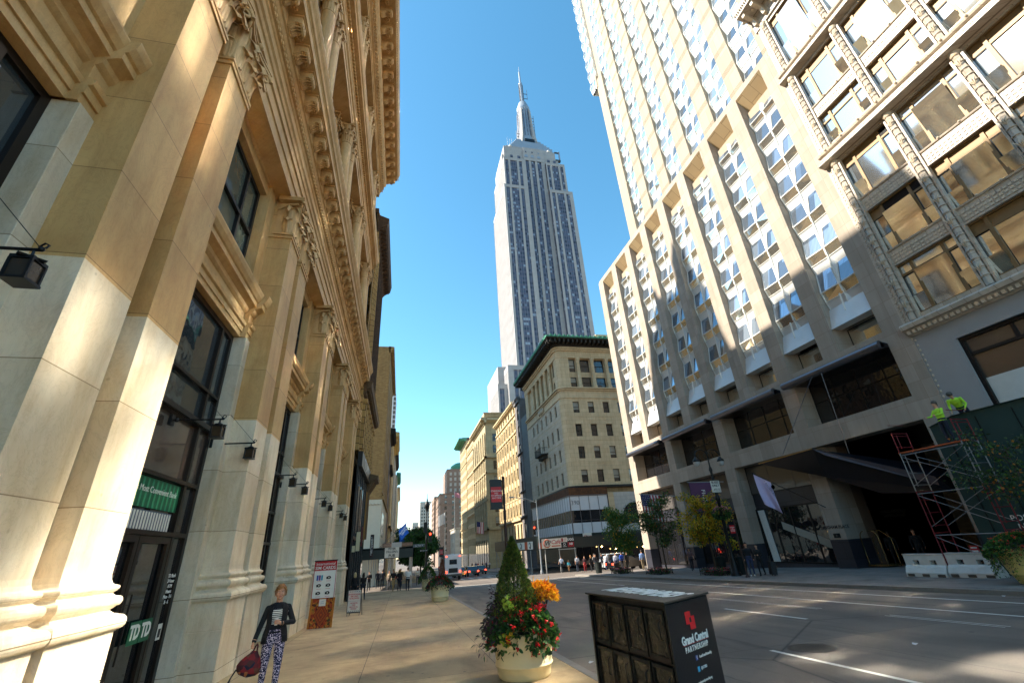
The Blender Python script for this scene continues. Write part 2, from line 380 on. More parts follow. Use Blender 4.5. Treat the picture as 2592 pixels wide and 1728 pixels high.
for y in (8.2,12.9,15.6): sheet(m,12.2,12.24,y,y+2.6,-KERB+.004,PAINTW); sheet(m,12.36,12.4,y,y+2.6,-KERB+.004,PAINTW)
for (ya) in (44.4,46.8,71.2,73.8): sheet(m,3.4,17.4,ya,ya+.3,-KERB+.004,PAINTW)
for x in np.arange(4.2,17,1.25): sheet(m,x,x+.5,66.0,68.6,-KERB+.004,PAINTW)
tag(m.build('road_marking'),kind='structure')
# manhole cover and patches set in the road
IRON=plain('cast_iron',C(92,88,82),.5,.6,.35,14,.6,30)
m=MB(); z=gz(8.75)-KERB
def disc(m,cx,cy,r,off,mat,n=32,inner=0):
    P=[(cx+r*math.cos(2*PI*i/n),cy+r*math.sin(2*PI*i/n)) for i in range(n)]
    if inner:
        Q=[(cx+inner*math.cos(2*PI*i/n),cy+inner*math.sin(2*PI*i/n)) for i in range(n)]
        for i in range(n):
            j=(i+1)%n; m.face([(*P[i],gz(P[i][1])+off),(*P[j],gz(P[j][1])+off),(*Q[j],gz(Q[j][1])+off),(*Q[i],gz(Q[i][1])+off)],mat)
    else: m.face([(a,b,gz(b)+off) for a,b in P],mat)
disc(m,7.88,8.75,.36,-KERB+.004,IRON); disc(m,7.88,8.75,.42,-KERB+.008,BLACKM,32,.38)
for i in range(-4,5):
    for j in range(-4,5):
        if i*i+j*j<17: disc(m,7.88+i*.07,8.75+j*.07,.022,-KERB+.012,BLACKM,6)
tag(m.build('manhole_cover'),'round iron manhole cover set in the road asphalt','manhole cover')
for k,(x,y,l) in enumerate([(9.4,7.9,'torn white paper scrap lying on the asphalt by the manhole'),(17.2,11.2,'small white scrap of litter beside the far kerb'),(3.7,9.9,'pale scrap of litter in the near gutter by the planter')]):
    mm=MB(); q=gz(y)-(KERB if x>3.3 else 0); mm.raw([(0,0,.01),(.09,.01,.03),(.1,.07,.015),(.04,.09,.035),(-.01,.05,.02)],[(0,1,2,3,4)],WHITEP); tag(mm.build('litter',loc=(x,y,q)),l,'litter')

# ------------------------------------------------------------------ near left: the marble building
def ring_stack(mb,poly,levels,mat,mat2=None,zs=None):
    """rectilinear closed outline swept through (z, offset) levels"""
    n=len(poly); P=[Vector(p) for p in poly]
    area=sum(P[i].x*P[(i+1)%n].y-P[(i+1)%n].x*P[i].y for i in range(n)); sg=1 if area>0 else -1
    N=[]
    for i in range(n):
        e1=(P[i]-P[i-1]).normalized(); e2=(P[(i+1)%n]-P[i]).normalized()
        n1=Vector((e1.y,-e1.x))*sg; n2=Vector((e2.y,-e2.x))*sg
        N.append(n1+n2 if abs(n1.dot(n2))<.5 else n1)
    V=[]
    for z,d in levels:
        for p,nn in zip(P,N): V.append((p.x+nn.x*d,p.y+nn.y*d,z))
    F=[]
    for j in range(len(levels)-1):
        for i in range(n):
            i2=(i+1)%n; F.append((j*n+i,j*n+i2,(j+1)*n+i2,(j+1)*n+i))
    mb.raw(V,F,mat); 
def leaf_mesh(mb,base,dirv,up,w,h,curl,mat,lobes=4):
    """acanthus leaf: lobed sheet that rises and rolls over outward"""
    base=Vector(base); d=Vector(dirv).normalized(); s=Vector((0,0,1)).cross(d).normalized(); nu,nv=8,9
    V=[];
    for j in range(nv+1):
        t=j/nv
        out=.03+curl*(.25*t+ (max(0,t-.55)/.45)**1.6*.9); zz=h*(math.sin(min(t,.86)/.86*PI/2)) - h*.30*(max(0,t-.8)/.2)**2
        ww=w*.5*(.72+.35*math.sin(PI*min(1,t*1.05)))*(1-.72*max(0,t-.72)/.28)*(1-.16*abs(math.sin(t*PI*lobes)))
        for i in range(nu+1):
            a=i/nu*2-1; fold=.10*w*(1-abs(a))**1 + .035*w*math.cos(a*PI*2.5)
            V.append(base+d*(out+fold-.06*w*a*a)+s*(a*ww)+Vector((0,0,zz-.05*h*abs(a))))
    F=[(j*(nu+1)+i,j*(nu+1)+i+1,(j+1)*(nu+1)+i+1,(j+1)*(nu+1)+i) for j in range(nv) for i in range(nu)]
    mb.raw(V,F,mat,True)
def volute(mb,c,dirv,r,mat,side):
    """scroll at a corner of the capital"""
    d=Vector(dirv).normalized(); pts=[];rs=[]
    for k in range(22):
        a=k/21*2*PI*1.6; rr=r*(1-k/21*.78); pts.append(Vector(c)+d*(rr*math.cos(a))+Vector((0,0,rr*math.sin(a)))); rs.append(r*.30*(1-k/21*.55))
    mb.tube(pts,rs,mat,6)
def capital_pilaster(w,dep,H,mat):
    m=MB(); x0=0 # face at x=0, centred y, height 0..H; body goes to -dep
    m.exz([(-dep,-w/2),(.0,-w/2),(.0,w/2),(-dep,w/2)],0,H*.9,mat)
    m.box(-dep,.045,-w/2-.045,w/2+.045,0,.07,mat)
    for row,(z,h,n,cu,ph) in enumerate(((.07,H*.38,3,.17,0),(.12,H*.66,2,.22,.5))):
        for i in range(n):
            yy=-w/2+(i+.5+(0 if row==0 else 0))*w/n
            leaf_mesh(m,(.0,yy,z),(1,0,0),1,w/3*1.06,h,cu,mat)
        for sd in (-1,1):
            for i in range(max(1,int(dep/(w/3)+.3))): leaf_mesh(m,(-(i+.5)*w/3,sd*w/2,z),(0,sd,0),1,w/3*1.05,h,cu,mat)
    for sd in (-1,1):
        leaf_mesh(m,(-.04,sd*(w/2-.04),.14),(1,sd,0),1,w/3.2,H*.66,.24,mat)
        volute(m,(.13,sd*(w/2+.10),H*.80),(1,sd,0),H*.115,mat,sd); volute(m,(.10,sd*w*.10,H*.78),(0,sd,0),H*.075,mat,sd)
        m.tube([(.03,sd*w*.25,H*.5),(.08,sd*w*.3,H*.68),(.12,sd*(w/2+.02),H*.83)],[.03,.04,.05],mat,6)
        m.tube([(-dep,sd*(w/2+.02),H*.70),(-dep*.4,sd*(w/2+.08),H*.82),(.06,sd*(w/2+.1),H*.84)],[.03,.04,.05],mat,6)
    # abacus, hollow front
    P=[(-dep,-w/2-.16),(.22,-w/2-.20),(.13,-w*.3),(.10,0),(.13,w*.3),(.22,w/2+.20),(-dep,w/2+.16)]
    m.exz(P,H*.91,H*.965,mat); m.exz([(a+.02*(a>-.1),b*1.02) for a,b in P],H*.965,H,mat)
    m.ball((.16,0,H*.95),H*.06,mat,8)
    return m.mesh('capital')
def capital_round(r,H,mat):
    m=MB(); m.lathe([(r*.86,0),(r*1.0,.02),(r*1.02,.06),(r*.9,.08),(r*.86,H*.5),(r*1.02,H*.8),(r*1.2,H*.9)],mat,n=16)
    for row,(z,h,n,cu,ph) in enumerate(((.08,H*.38,8,.15,0),(.1,H*.64,8,.2,.5))):
        for i in range(n):
            a=2*PI*(i+ph)/n; leaf_mesh(m,(math.cos(a)*r*.86,math.sin(a)*r*.86,z),(math.cos(a),math.sin(a),0),1,r*.68,h,cu,mat)
    for k in range(4):
        a=PI/4+k*PI/2; d=(math.cos(a),math.sin(a),0); volute(m,(d[0]*r*1.28,d[1]*r*1.28,H*.79),d,H*.12,mat,1)
        m.tube([(d[0]*r*.9,d[1]*r*.9,H*.5),(d[0]*r*1.1,d[1]*r*1.1,H*.75),(d[0]*r*1.4,d[1]*r*1.4,H*.86)],[.03,.04,.05],mat,6)
    q=r*1.28; h=r*1.02; P=[(-q,-q),(0,-h),(q,-q),(h,0),(q,q),(0,h),(-q,q),(-h,0)]; m.exz(P,H*.9,H,mat)
    return m.mesh('capital')

LB=empty('stone_building',(-3.6,12,0),label='cream marble building with paired Corinthian pilasters on the near left pavement',cat='building')
LB.location=(0,0,0)
Y0,Y1=-8.6,35.8
piers=[5+6.75*k for k in range(-2,5)]; PW=2.4
CAPP=capital_pilaster(.97,.5,1.36,MARBT)
for py_ in piers:
    m=MB(); y=py_; y2=min(y+PW,Y1)
    poly=[(-5.2,y),(-3.6,y),(-3.6,y+.97),(-3.86,y+.97),(-3.86,y+1.40),(-3.6,y+1.40),(-3.6,y2-.03),(-5.2,y2-.03)]
    def tor(z0,z1,d0,dm,n=9): return [(z0+(z1-z0)*(.5-.5*math.cos(PI*k/(n-1))),d0+(dm-d0)*math.sin(PI*k/(n-1))) for k in range(n)]
    lv=[(-1.6,.13),(.66,.13),(.663,.12),(.672,.12),(.675,.13),(1.17,.13),(1.172,.145)]+tor(1.185,1.355,.145,.207)+[(1.365,.12),(1.375,.09)]+[(1.38+.06*k/5,.09-.03*math.sin(PI*k/5)) for k in range(1,5)]+[(1.445,.09)]+tor(1.455,1.565,.10,.135,7)+[(1.57,.075)]+[(1.575+.05*k/4,.075-.03*math.sin(PI*k/4)) for k in range(1,4)]+[(1.63,.075)]+tor(1.635,1.69,.07,.088,5)+[(1.70,.04),(1.72,.022),(1.76,.008),(1.82,0),(10.62,0),(10.62,.035),(10.70,.035),(10.72,0),(12.1,-.06)]
    ring_stack(m,poly,lv,MARB); m.box(-5.2,-3.92,y+.05,y2-.08,10.7,12.1,MARBT)
    m.build('pier',LB,bevel=0)
    for yy in (y+.485,y+1.885):
        o=obj('capital',CAPP,LB,(-3.6,yy,10.74))
# window bays between piers
def frame_rect(m,x,y0,y1,z0,z1,w,d,mat):
    m.box(x-d,x,y0,y0+w,z0,z1,mat); m.box(x-d,x,y1-w,y1,z0,z1,mat); m.box(x-d,x,y0+w,y1-w,z0,z0+w,mat); m.box(x-d,x,y0+w,y1-w,z1-w,z1,mat)
GREENS=plain('green_sign',C(16,98,62),.5,0,.1,3); STRIPE=plain('slatted_blind',C(92,98,112),.6,0,.35,6)
LIT=plain('ceiling_light',C(255,250,235),.5,emit=(1,.93,.8),es=3)
bays=[(piers[i]+PW,piers[i+1]) for i in range(len(piers)-1)]
BAYN=len(bays)
for bi,(a,b) in enumerate(bays):
    m=MB()
    # pale marble strips beside the opening
    for (p,q) in ((a-.03,a+.27),(b-.27,b+.03)):
        m.box(-5.2,-4.12,p,q,-1.5,7.16,MARBW)
    m.build('jamb',LB,bevel=.008)
    # moulded lintel over the shop window
    m=MB()
    pr=[(-5.2,7.16),(-4.27,7.16),(-4.27,7.30),(-4.24,7.30),(-4.24,7.44),(-4.19,7.46),(-4.17,7.54),(-4.20,7.56),(-4.28,7.58),(-4.28,7.84),(-4.25,7.86),(-4.21,7.9),(-4.19,7.98),(-4.10,8.02),(-4.03,8.04),(-4.03,8.16),(-3.99,8.18),(-3.93,8.28),(-3.90,8.38),(-3.90,8.42),(-4.3,8.44),(-4.3,8.9),(-5.2,8.9)]
    m.exy(pr,a+.27,b-.27,MARBT)
    pr2=[(x+.13 if x>-5 and z<8.44 else x,z) for x,z in pr]
    m.exy(pr2,a-.02,a+.31,MARBT); m.exy(pr2,b-.31,b+.02,MARBT)
    m.box(-5.2,-4.22,a-.02,a+.5,8.9,12.1,MARBT); m.box(-5.2,-4.22,b-.5,b+.02,8.9,12.1,MARBT); m.box(-5.2,-4.32,a+.5,b-.5,11.75,12.1,MARBT)
    m.build('lintel',LB)
    # lower shop window: frame + panes
    y0,y1=a+.27,b-.27; X=-4.42
    m=MB(); frame_rect(m,X,y0,y1,-.8 if bi else -.3,7.16,.12,.14,BRONZE)
    v1,v2=y0+.62,y1-.72
    for v in (v1,v2): m.box(X-.12,X+.03,v-.05,v+.05,-.6,7.04,BRONZE)
    for z,w in ((2.45,.08),(3.42,.07),(4.66,.12),(5.42,.06)): m.box(X-.1,X+.045,y0+.12,y1-.12,z-w/2,z+w/2,BRONZE)
    m.box(X-.06,X+.1,y0,y1,4.62,4.72,BLACKM)
    g=gz(b)
    if bi in (2,4): # doors
        vm=(v1+v2)/2
        for (p,q) in ((v1+.05,vm-.01),(vm+.01,v2-.05)): frame_rect(m,X+.02,p,q,g+.02,2.40,.11,.06,BRONZE)
        m.tube([(X+.08,vm-.12,.5),(X+.08,vm-.12,1.5)],.016,BRONZE,6); m.tube([(X+.08,vm+.12,.5),(X+.08,vm+.12,1.5)],.016,BRONZE,6)
    m.box(X-.1,X+.02,y0,y1,-1.2,g+.18 if bi not in (2,) else g+.02,BRONZE)
    fr=m.build('shop_window',LB)
    for (p,q,r,s,mt) in [(y0+.1,v1,5.45,7.05,GLASSS),(v1,v2,5.45,7.05,GLASSS),(v2,y1-.1,5.45,7.05,GLASSS),(y0+.1,v1,4.7,5.4,GLASSS),(v1,v2,4.7,5.4,GLASSS),(v2,y1-.1,4.7,5.4,GLASSS),(y0+.1,v1,3.45,4.6,GLASSB),(v1,v2,3.45,4.6,GLASSB),(v2,y1-.1,3.45,4.6,GLASSB),(y0+.1,v1,2.5,3.4,GLASSD),(v1,v2,2.5,3.4,GLASSD),(v2,y1-.1,2.5,3.4,GLASSD),(y0+.1,v1,-.6,2.42,GLASSD),(v1,v2,-.6,2.42,GLASSD),(v2,y1-.1,-.6,2.42,GLASSD)]:
        pm=MB(); pm.box(X-.075,X-.06,p,q,r,s,mt); pm.build('pane',fr)
    # upper window
    m=MB(); y0,y1=a+.5,b-.5; X=-4.5; frame_rect(m,X,y0,y1,8.9,11.75,.12,.12,TFRAMED)
    for v in (y0+.95,y1-.95): m.box(X-.1,X+.02,v-.05,v+.05,9.0,11.65,TFRAMED)
    m.box(X-.1,X+.03,y0+.1,y1-.1,10.15,10.24,TFRAMED)
    fr=m.build('window',LB); pm=MB(); pm.box(X-.08,X-.065,y0+.1,y1-.1,9.0,11.65,GLASSU); pm.build('pane',fr)
# main wall core and entablatures
m=MB(); m.box(-16,-5.2,Y0,Y1,-1.6,12.1,MARBT); m.box(-16,-4.95,Y0,Y1,16,36.5,MARBT); m.box(-16,-5,Y0,Y1,12.1,16,MARBT); m.build('wall',LB)
def entab(prof,extra=None,name='entablature',rep=None):
    m=MB(); m.exy(prof,Y0,Y1,MARBT)
    if extra: extra(m)
    return m.build(name,LB)
def ros(m,x,y,z,r,ax='x'):
    for i in range(8):
        a=2*PI*i/8
        if ax=='z': m.ball((x+r*.6*math.cos(a),y+r*.6*math.sin(a),z),r*.36,MARBT,6,(1,1,.5))
        else: m.ball((x,y+r*.6*math.cos(a),z+r*.6*math.sin(a)),r*.36,MARBT,6,(.5,1,1))
    m.ball((x,y,z),r*.3,MARBT,6)
mods=np.arange(Y0+.4,Y1-.2,.775)
def ex1(m):
    for y in mods: ros(m,-3.35,y+.387,15.09,.12,'z')
    for y in np.arange(Y0+.2,Y1,.34):
        m.ball((-2.93,y,15.93),.13,MARBT,8,(.45,.9,1.1))
    for y in np.arange(Y0+.2,Y1,.17): m.ball((-3.63,y,14.40),.055,MARBT,6,(.7,1,1.2))
entab([(-5,12.1),(-4.35,12.1),(-4.33,12.06),(-4.25,12.1),(-3.76,12.1),(-3.76,12.48),(-3.72,12.5),(-3.72,12.86),(-3.67,12.88),(-3.67,13.12),(-3.63,13.15),(-3.60,13.25),(-3.55,13.3),(-3.55,13.36),(-3.76,13.40),(-3.76,14.22),(-3.72,14.26),(-3.70,14.32),(-3.64,14.34),(-3.64,14.46),(-3.60,14.5),(-3.55,14.6),(-3.5,14.62),(-3.5,15.1),(-3.07,15.1),(-3.07,15.4),(-3.05,15.42),(-3.05,15.46),(-3.0,15.5),(-2.97,15.6),(-2.91,15.7),(-2.87,15.8),(-2.87,15.86),(-3.3,16.0),(-5,16.1)],ex1)
def modillion(L,W,H,mat,name='modillion'):
    m=MB(); pr=[(0,0),(0,-H),(L*.12,-H*1.02),(L*.3,-H*.9),(L*.5,-H*.66),(L*.68,-H*.62),(L*.82,-H*.72),(L*.95,-H*.66),(L,-H*.45),(L*.97,-H*.2),(L*.92,-H*.1),(L*.96,0)]
    m.exy(pr,-W*.40,W*.40,mat); 
    for s in (-1,1):
        m.exy([(p[0]*.97,p[1]*.94) for p in pr],s*W*.40,s*W*.5,mat)
        m.lathe([(.0,0),(H*.28,0),(H*.28,.02),(H*.18,.03),(H*.1,.05),(0,.05)],mat,n=10)if False else None
    for k in (-.22,0,.22): m.tube([(L*.2,k*W,-H*.97),(L*.5,k*W,-H*.68),(L*.8,k*W,-H*.73),(L*.98,k*W,-H*.5)],W*.07,mat,5)
    m.box(-.02,L*1.02,-W*.6,W*.6,-.05,.0,mat)
    return m.mesh(name)
MOD=modillion(.40,.36,.44,MARBT); BRK=modillion(.78,.42,.62,MARBT,'bracket')
many(LB,'modillion',MOD,[((-3.52,float(y),15.10),0,(1,1,1)) for y in mods])
# second and third orders: paired free columns
CAPR=capital_round(.30,1.45,MARBT)
def colmesh(h,r):
    m=MB(); m.lathe([(r*1.3,0),(r*1.3,.1),(r*1.36,.14),(r*1.34,.2),(r*1.12,.25),(r*1.18,.3),(r*1.05,.36),(r,.42),(r*1.0,h*.4),(r*.93,h*.7),(r*.86,h)],MARBT,n=20); m.box(-r*1.45,r*1.45,-r*1.45,r*1.45,-.2,0,MARBT); return m.mesh('column')
C2=colmesh(5.4,.33); C3=colmesh(4.2,.31)
places=[(y+d) for y in piers for d in (.5,1.75)]
for y in places:
    o=obj('column',C2,LB,(-3.92,y,17.4)); obj('capital',CAPR,o,(0,0,5.4))
    o=obj('column',C3,LB,(-3.92,y,28.9)); obj('capital',CAPR,o,(0,0,4.2),scale=(.95,.95,1.08))
m=MB()
m.box(-4.95,-3.5,Y0,Y1,16.0,17.0,MARBT); m.exy([(-3.5,16.9),(-3.42,16.95),(-3.4,17.05),(-3.44,17.15),(-5,17.2)],Y0,Y1,MARBT)
m.box(-4.95,-3.5,Y0,Y1,27.2,28.4,MARBT)
for y in piers:
    for z0,z1 in ((17.1,24.3),(28.4,34.8)): m.box(-5,-4.45,y-.35,y+2.7,z0,z1,MARBT); m.box(-5,-4.38,y+.2,y+2.05,z0,z1,MARBT)
    for d in (-.3,2.35):
        for z in (22.9,33.4): m.merge_c=None
m.build('wall',LB)
CAPS=capital_pilaster(.42,.2,1.3,MARBT)
for y in piers:
    for d in (-.12,2.5):
        obj('capital',CAPS,LB,(-4.44,y+d,22.95)); obj('capital',CAPS,LB,(-4.44,y+d,33.45))
WINU=MB(); WINU.box(-.1,0,-1.6,1.6,0,.1,BRONZE); WINU.box(-.1,0,-1.6,1.6,5,5.1,BRONZE)
for v in (-1.6,-.6,.5,1.5): WINU.box(-.1,.02,v,v+.1,0,5.1,BRONZE)
WINU.box(-.1,.03,-1.6,1.6,2.4,2.6,BRONZE); WINU=WINU.mesh('window'); PANU=MB(); PANU.box(-.07,-.06,-1.55,1.55,.05,5.05,GLASSS); PANU=PANU.mesh('pane')
for (a,b) in bays:
    for z in (17.9,28.8): o=obj('window',WINU,LB,(-4.8,(a+b)/2,z)); obj('pane',PANU,o)
def ex2(m):
    for y in np.arange(Y0+.1,Y1,.2): m.box(-3.62,-3.5,y,y+.11,26.05,26.25,MARBT)
entab([(-5,24.3),(-3.74,24.3),(-3.74,24.7),(-3.70,24.72),(-3.70,25.05),(-3.62,25.1),(-3.58,25.2),(-3.76,25.25),(-3.76,25.85),(-3.66,25.95),(-3.62,26.05),(-3.62,26.25),(-3.5,26.3),(-3.28,26.32),(-3.28,26.58),(-3.2,26.64),(-3.14,26.8),(-3.10,26.95),(-3.10,27.0),(-3.4,27.2),(-5,27.3)],ex2)
brs=np.arange(Y0+.5,Y1-.1,1.15)
def ex3(m):
    for y in np.arange(Y0+.05,Y1,.30): m.box(-3.38,-3.2,y,y+.17,35.75,36.1,MARBT)
    for y in brs: ros(m,-2.55,y+.575,37.2,.2,'z')
    for y in np.arange(Y0,Y1,.13): m.ball((-1.83,y,37.3),.05,MARBT,5); m.ball((-3.30,y,35.5),.055,MARBT,5)
entab([(-5,34.8),(-3.60,34.8),(-3.60,35.1),(-3.54,35.12),(-3.54,35.4),(-3.38,35.5),(-3.38,36.12),(-3.2,36.16),(-3.05,36.3),(-3.0,36.4),(-3.0,37.25),(-1.92,37.25),(-1.92,37.55),(-1.88,37.58),(-1.86,37.68),(-1.8,37.8),(-1.73,38.0),(-1.70,38.1),(-1.70,38.2),(-3,38.5),(-16,38.6),(-16,36),(-5,36)],ex3)
many(LB,'bracket',BRK,[((-3.0,float(y),37.24),0,(1.12,1,1)) for y in brs])
# unseen roof blocks, added so their shade falls on the facades opposite
m=MB(); m.box(-15,-9,12,30,38.4,46.5,MARBT); m.box(-13,-10,19,22,46.5,49,MARBT); m.box(-15,-9,-6,2,38.4,44,MARBT); m.build('roof_block',LB)

# bank lettering (real shop writing, on its glass)
def text(body,size,mat,parent,loc,rot,name='lettering',ext=.002,align='CENTER',sx=1,bold=0,space=1,shear=0):
    cu=bpy.data.curves.new('t','FONT'); cu.body=body; cu.size=size; cu.extrude=ext; cu.align_x=align; cu.align_y='CENTER'; cu.offset=bold; cu.space_character=space; cu.resolution_u=2; cu.shear=shear
    to=bpy.data.objects.new('t',cu); COL.objects.link(to); dg=bpy.context.evaluated_depsgraph_get(); me=bpy.data.meshes.new_from_object(to.evaluated_get(dg)); bpy.data.objects.remove(to); me.name=name
    me.materials.clear(); me.materials.append(mat); o=obj(name,me,parent,loc,rot,(sx,1,1)); return o
WT=plain('white_lettering',C(232,232,226),.6,0,.04); DT=plain('dark_lettering',C(26,24,26),.6,0,.1); RT=plain('red_lettering',C(186,24,30),.6,0,.08); PAPER=plain('paper_sign',C(222,218,206),.7,0,.05)
FX=(PI/2,0,PI/2)   # text on a wall facing +X read from +X: runs towards +Y
a,b=bays[2]; 
m=MB(); m.box(-4.46,-4.452,8.35,10.75,2.86,3.36,GREENS)
for k in range(14): m.box(-4.452,-4.446,8.42+k*.165,8.47+k*.165,2.86,3.34,plain('pale_green_stripe',C(60,150,108),.6) if k==0 else bpy.data.materials['pale_green_stripe'])
s=m.build('window_sign'); tag(s,"green sign reading America's Most Convenient Bank behind the near shop window",'sign'); text("America's Most Convenient Bank",.155,WT,s,(-4.44,9.55,3.16),FX,sx=.98)
m=MB(); m.box(-4.47,-4.46,8.4,10.6,2.46,2.82,STRIPE); 
for k in range(22): m.box(-4.46,-4.45,8.42+k*.1,8.46+k*.1,2.47,2.8,WHITEF)
tag(m.build('window_blind'),'pale vertical slat blind seen below the green bank sign','blind')
for k,(yy,l) in enumerate(((10.14,'nearer'),(10.52,'farther'))):
    m=MB(); m.box(-4.385,-4.38,yy-.18,yy+.18,.72,1.06,GREENS); s=m.build('door_sticker'); tag(s,'green square TD sticker on the bank door glass, %s of the two'%l,'sticker'); text('TD',.30,WT,s,(-4.375,yy,.89),FX,sx=.8,bold=.012)
m=MB(); m.box(-4.385,-4.38,11.0,11.16,.66,.92,PAPER); m.box(-4.379,-4.377,11.03,11.13,.7,.84,DT); tag(m.build('door_notice'),'small white notice with a dark square beside the bank door','notice')
s=text('TD Bank\n24 hour\nATM\nHours\nMon - Fri\n8 - 6',.09,WT,None,(-4.37,11.05,1.5),FX,name='door_lettering'); tag(s,'small white opening hours lettered on the bank sidelight glass','lettering')
m=MB(); m.box(-4.385,-4.375,14.8,15.5,3.3,3.95,GREENS); m.box(-4.385,-4.375,15.6,16.9,3.3,3.42,GREENS); s=m.build('bank_sign'); tag(s,'green and white TD Bank sign on the second shop window','sign'); text('TD',.55,WT,s,(-4.37,15.15,3.62),FX,sx=.8,bold=.015); text('Bank',.52,WT,s,(-4.37,16.25,3.66),FX,sx=.9,bold=.01)

# bracket lanterns on the marble building
def lantern_mesh():
    m=MB(); m.lathe([(.17,0),(.15,-.02),(.10,-.0),(.02,.06),(.015,.12)],BLACKM,n=4,smooth=False); 
    P=lambda r,z:[(r,r,z),(-r,r,z),(-r,-r,z),(r,-r,z)]
    m.box(-.11,.11,-.11,.11,-.04,0,BLACKM)
    for sx in (-1,1):
        for sy in (-1,1): m.box(sx*.1-.012,sx*.1+.012,sy*.1-.012,sy*.1+.012,-.27,-.04,BLACKM)
    m.box(-.12,.12,-.12,.12,-.30,-.27,BLACKM)
    g=MB(); g.box(-.094,.094,-.094,.094,-.265,-.045,plain('lantern_glass',C(56,44,30),.2,0,.3))
    return m.mesh('lantern_cage'),g.mesh('lantern_glass')
LC,LG=lantern_mesh()
def bracket_lamp(y,z,lab):
    e=empty('wall_lamp',(-4.35,y,z),label=lab,cat='wall lamp',group='bracket lamps over the shop windows')
    m=MB(); m.tube([(0,0,0),(.85,0,.02)],.018,BLACKM,6); m.box(-.06,0,-.07,.07,-.1,.1,BLACKM); m.ball((.06,0,0),.045,BLACKM,8); m.ball((.85,0,.03),.028,BLACKM,8)
    m.tube([(.85,0,.03),(.0,-.0,.95)],.005,BLACKM,4); m.tube([(.8,0,.02),(.8,0,-.06)],.012,BLACKM,5); m.tube([(.82,0,.05),(.86,0,.1),(.9,0,.08),(.88,0,.04)],.01,BLACKM,5); m.build('arm',e)
    obj('cage',LC,e,(.8,0,-.10),scale=(.86,.86,.86)); obj('glass',LG,e,(.8,0,-.10),scale=(.86,.86,.86)); return e
NAMES=['largest','first pair','second pair','third pair','fourth pair']
k=0
for bi,(a,b) in enumerate(bays[1:]):
    for j,d in enumerate((2.07,4.22-.08)):
        y=a+d; zz=4.42 if bi else 4.66
        if bi==0 and j==0: continue
        words=['','nearest window bay','second window bay','third window bay','fourth window bay'][bi] if bi else 'window cut by the left edge'
        bracket_lamp(y if bi else 4.35,zz+gz(y)*.0,('black bracket lantern on the %s side of the %s'%(('near','far')[j],words)) if bi else 'large near black lantern at the left edge of the photo')
# ------------------------------------------------------------------ the hotel
HB=empty('hotel_building',label='pale stone hotel tower with zigzag window bays and white panels right of centre',cat='building')
XF=25.9; NP=[15.6+3.95*k for k in range(9)]   # pier north edges, width 1.2
HPW=1.2; SEND=48.0
CURT=GLASSH
def bay_unit(wid,side_x,back):
    """one storey of folded window bay, y 0..wid, z 0..2.8, x = depth behind face (towards street is -x)"""
    m=MB(); c=wid/2; fm=MB(); gl=MB()
    D0,D1,D2,D3=.27,.12,.0,.25      # depth at spandrel foot, vent foot, sill, glass head
    zs=[0,.62,1.33,2.8]; ds=[D0,D1,D2,D3]; mats=[WHITEP,GLASSV,CURT]
    def sx(z): return np.interp(z,zs,ds)
    yaw=.07
    for sg,ya,yb in ((1,.06,c-.05),(-1,wid-.06,c+.05)):
        def P(y,z,d): return (d+yaw*abs(y-ya)/c*(1 if z>1.3 or z<.7 else .5),y,z)
        # white spandrel, vent light, tall leaning light whose inner edge runs away from the fin
        fm.face([P(ya,0,D0),P(yb-sg*.16,0,D0),P(yb,.62,D1),P(ya,.62,D1)],WHITEP)
        gl.face([P(ya,.66,D1-.01),P(yb,.66,D1-.01),P(yb,1.30,D2),P(ya,1.30,D2)],GLASSV)
        gl.face([P(ya,1.37,D2+.01),P(yb,1.37,D2+.01),P(yb-sg*.20,2.8,D3),P(ya,2.8,D3)],CURT)
        fm.tube([P(ya,1.33,D2-.03),P(yb,1.33,D2-.03)],.045,WHITEF,4,False); fm.tube([P(ya,.64,D1-.03),P(yb,.64,D1-.03)],.03,WHITEF,4,False)
        fm.tube([P(yb,1.33,D2-.02),P(yb-sg*.20,2.8,D3-.02)],.035,WHITEF,4,False); fm.tube([P(ya,0,D0-.02),P(ya,.62,D1-.02),P(ya,1.33,D2-.03),P(ya,2.8,D3-.02)],.04,WHITEF,4,False)
        fm.face([P(yb,1.33,D2),P(yb-sg*.20,2.8,D3),(.10,c,2.8),(.06,c,1.33)],WHITEP)
        fm.face([P(yb-sg*.16,0,D0),P(yb,.62,D1),(.10,c,.62),(.10,c,0)],WHITEP)
    fm.tube([(.08,c,0),(.10,c,.74),(.04,c,1.33),(.08,c,2.8)],.04,WHITEF,4,False)
    gl.face([(D2+.04,c-.05,.76),(D2+.04,c+.05,.76),(D2+.04,c+.05,1.3),(D2+.04,c-.05,1.3)],WHITEF)
    # closing strips to the jamb
    for y in (0,wid):
        for i in range(3): fm.face([(sx(zs[i]),y,zs[i]),(.6,y,zs[i]),(.6,y,zs[i+1]),(sx(zs[i+1]),y,zs[i+1])],WHITEF)
    return fm.mesh('window_bay'),gl.mesh('pane')
BW=3.95-HPW
UF,UG=bay_unit(BW,0,0)
m=MB()
# podium piers down to the ground; the big ones stand between double bays
for k,y in enumerate(NP):
    y1=y+HPW
    if k in (1,3,5,7): m.box(XF,XF+1.6,y,y1,13.0,35.2,HOTEL)
    elif k==8: 
        P=[(XF,y),(XF,y1-.4)]+[(XF+2.2-2.2*math.cos(a),y1-.4+2.2*math.sin(a)) for a in np.linspace(.15,PI/2,9)]+[(XF+7,y1+1.8),(XF+7,y)]
        m.exz(P,-2,35.2,HOTEL)
    else: m.box(XF,XF+1.6,y,y1,-2.0,35.2,HOTEL)
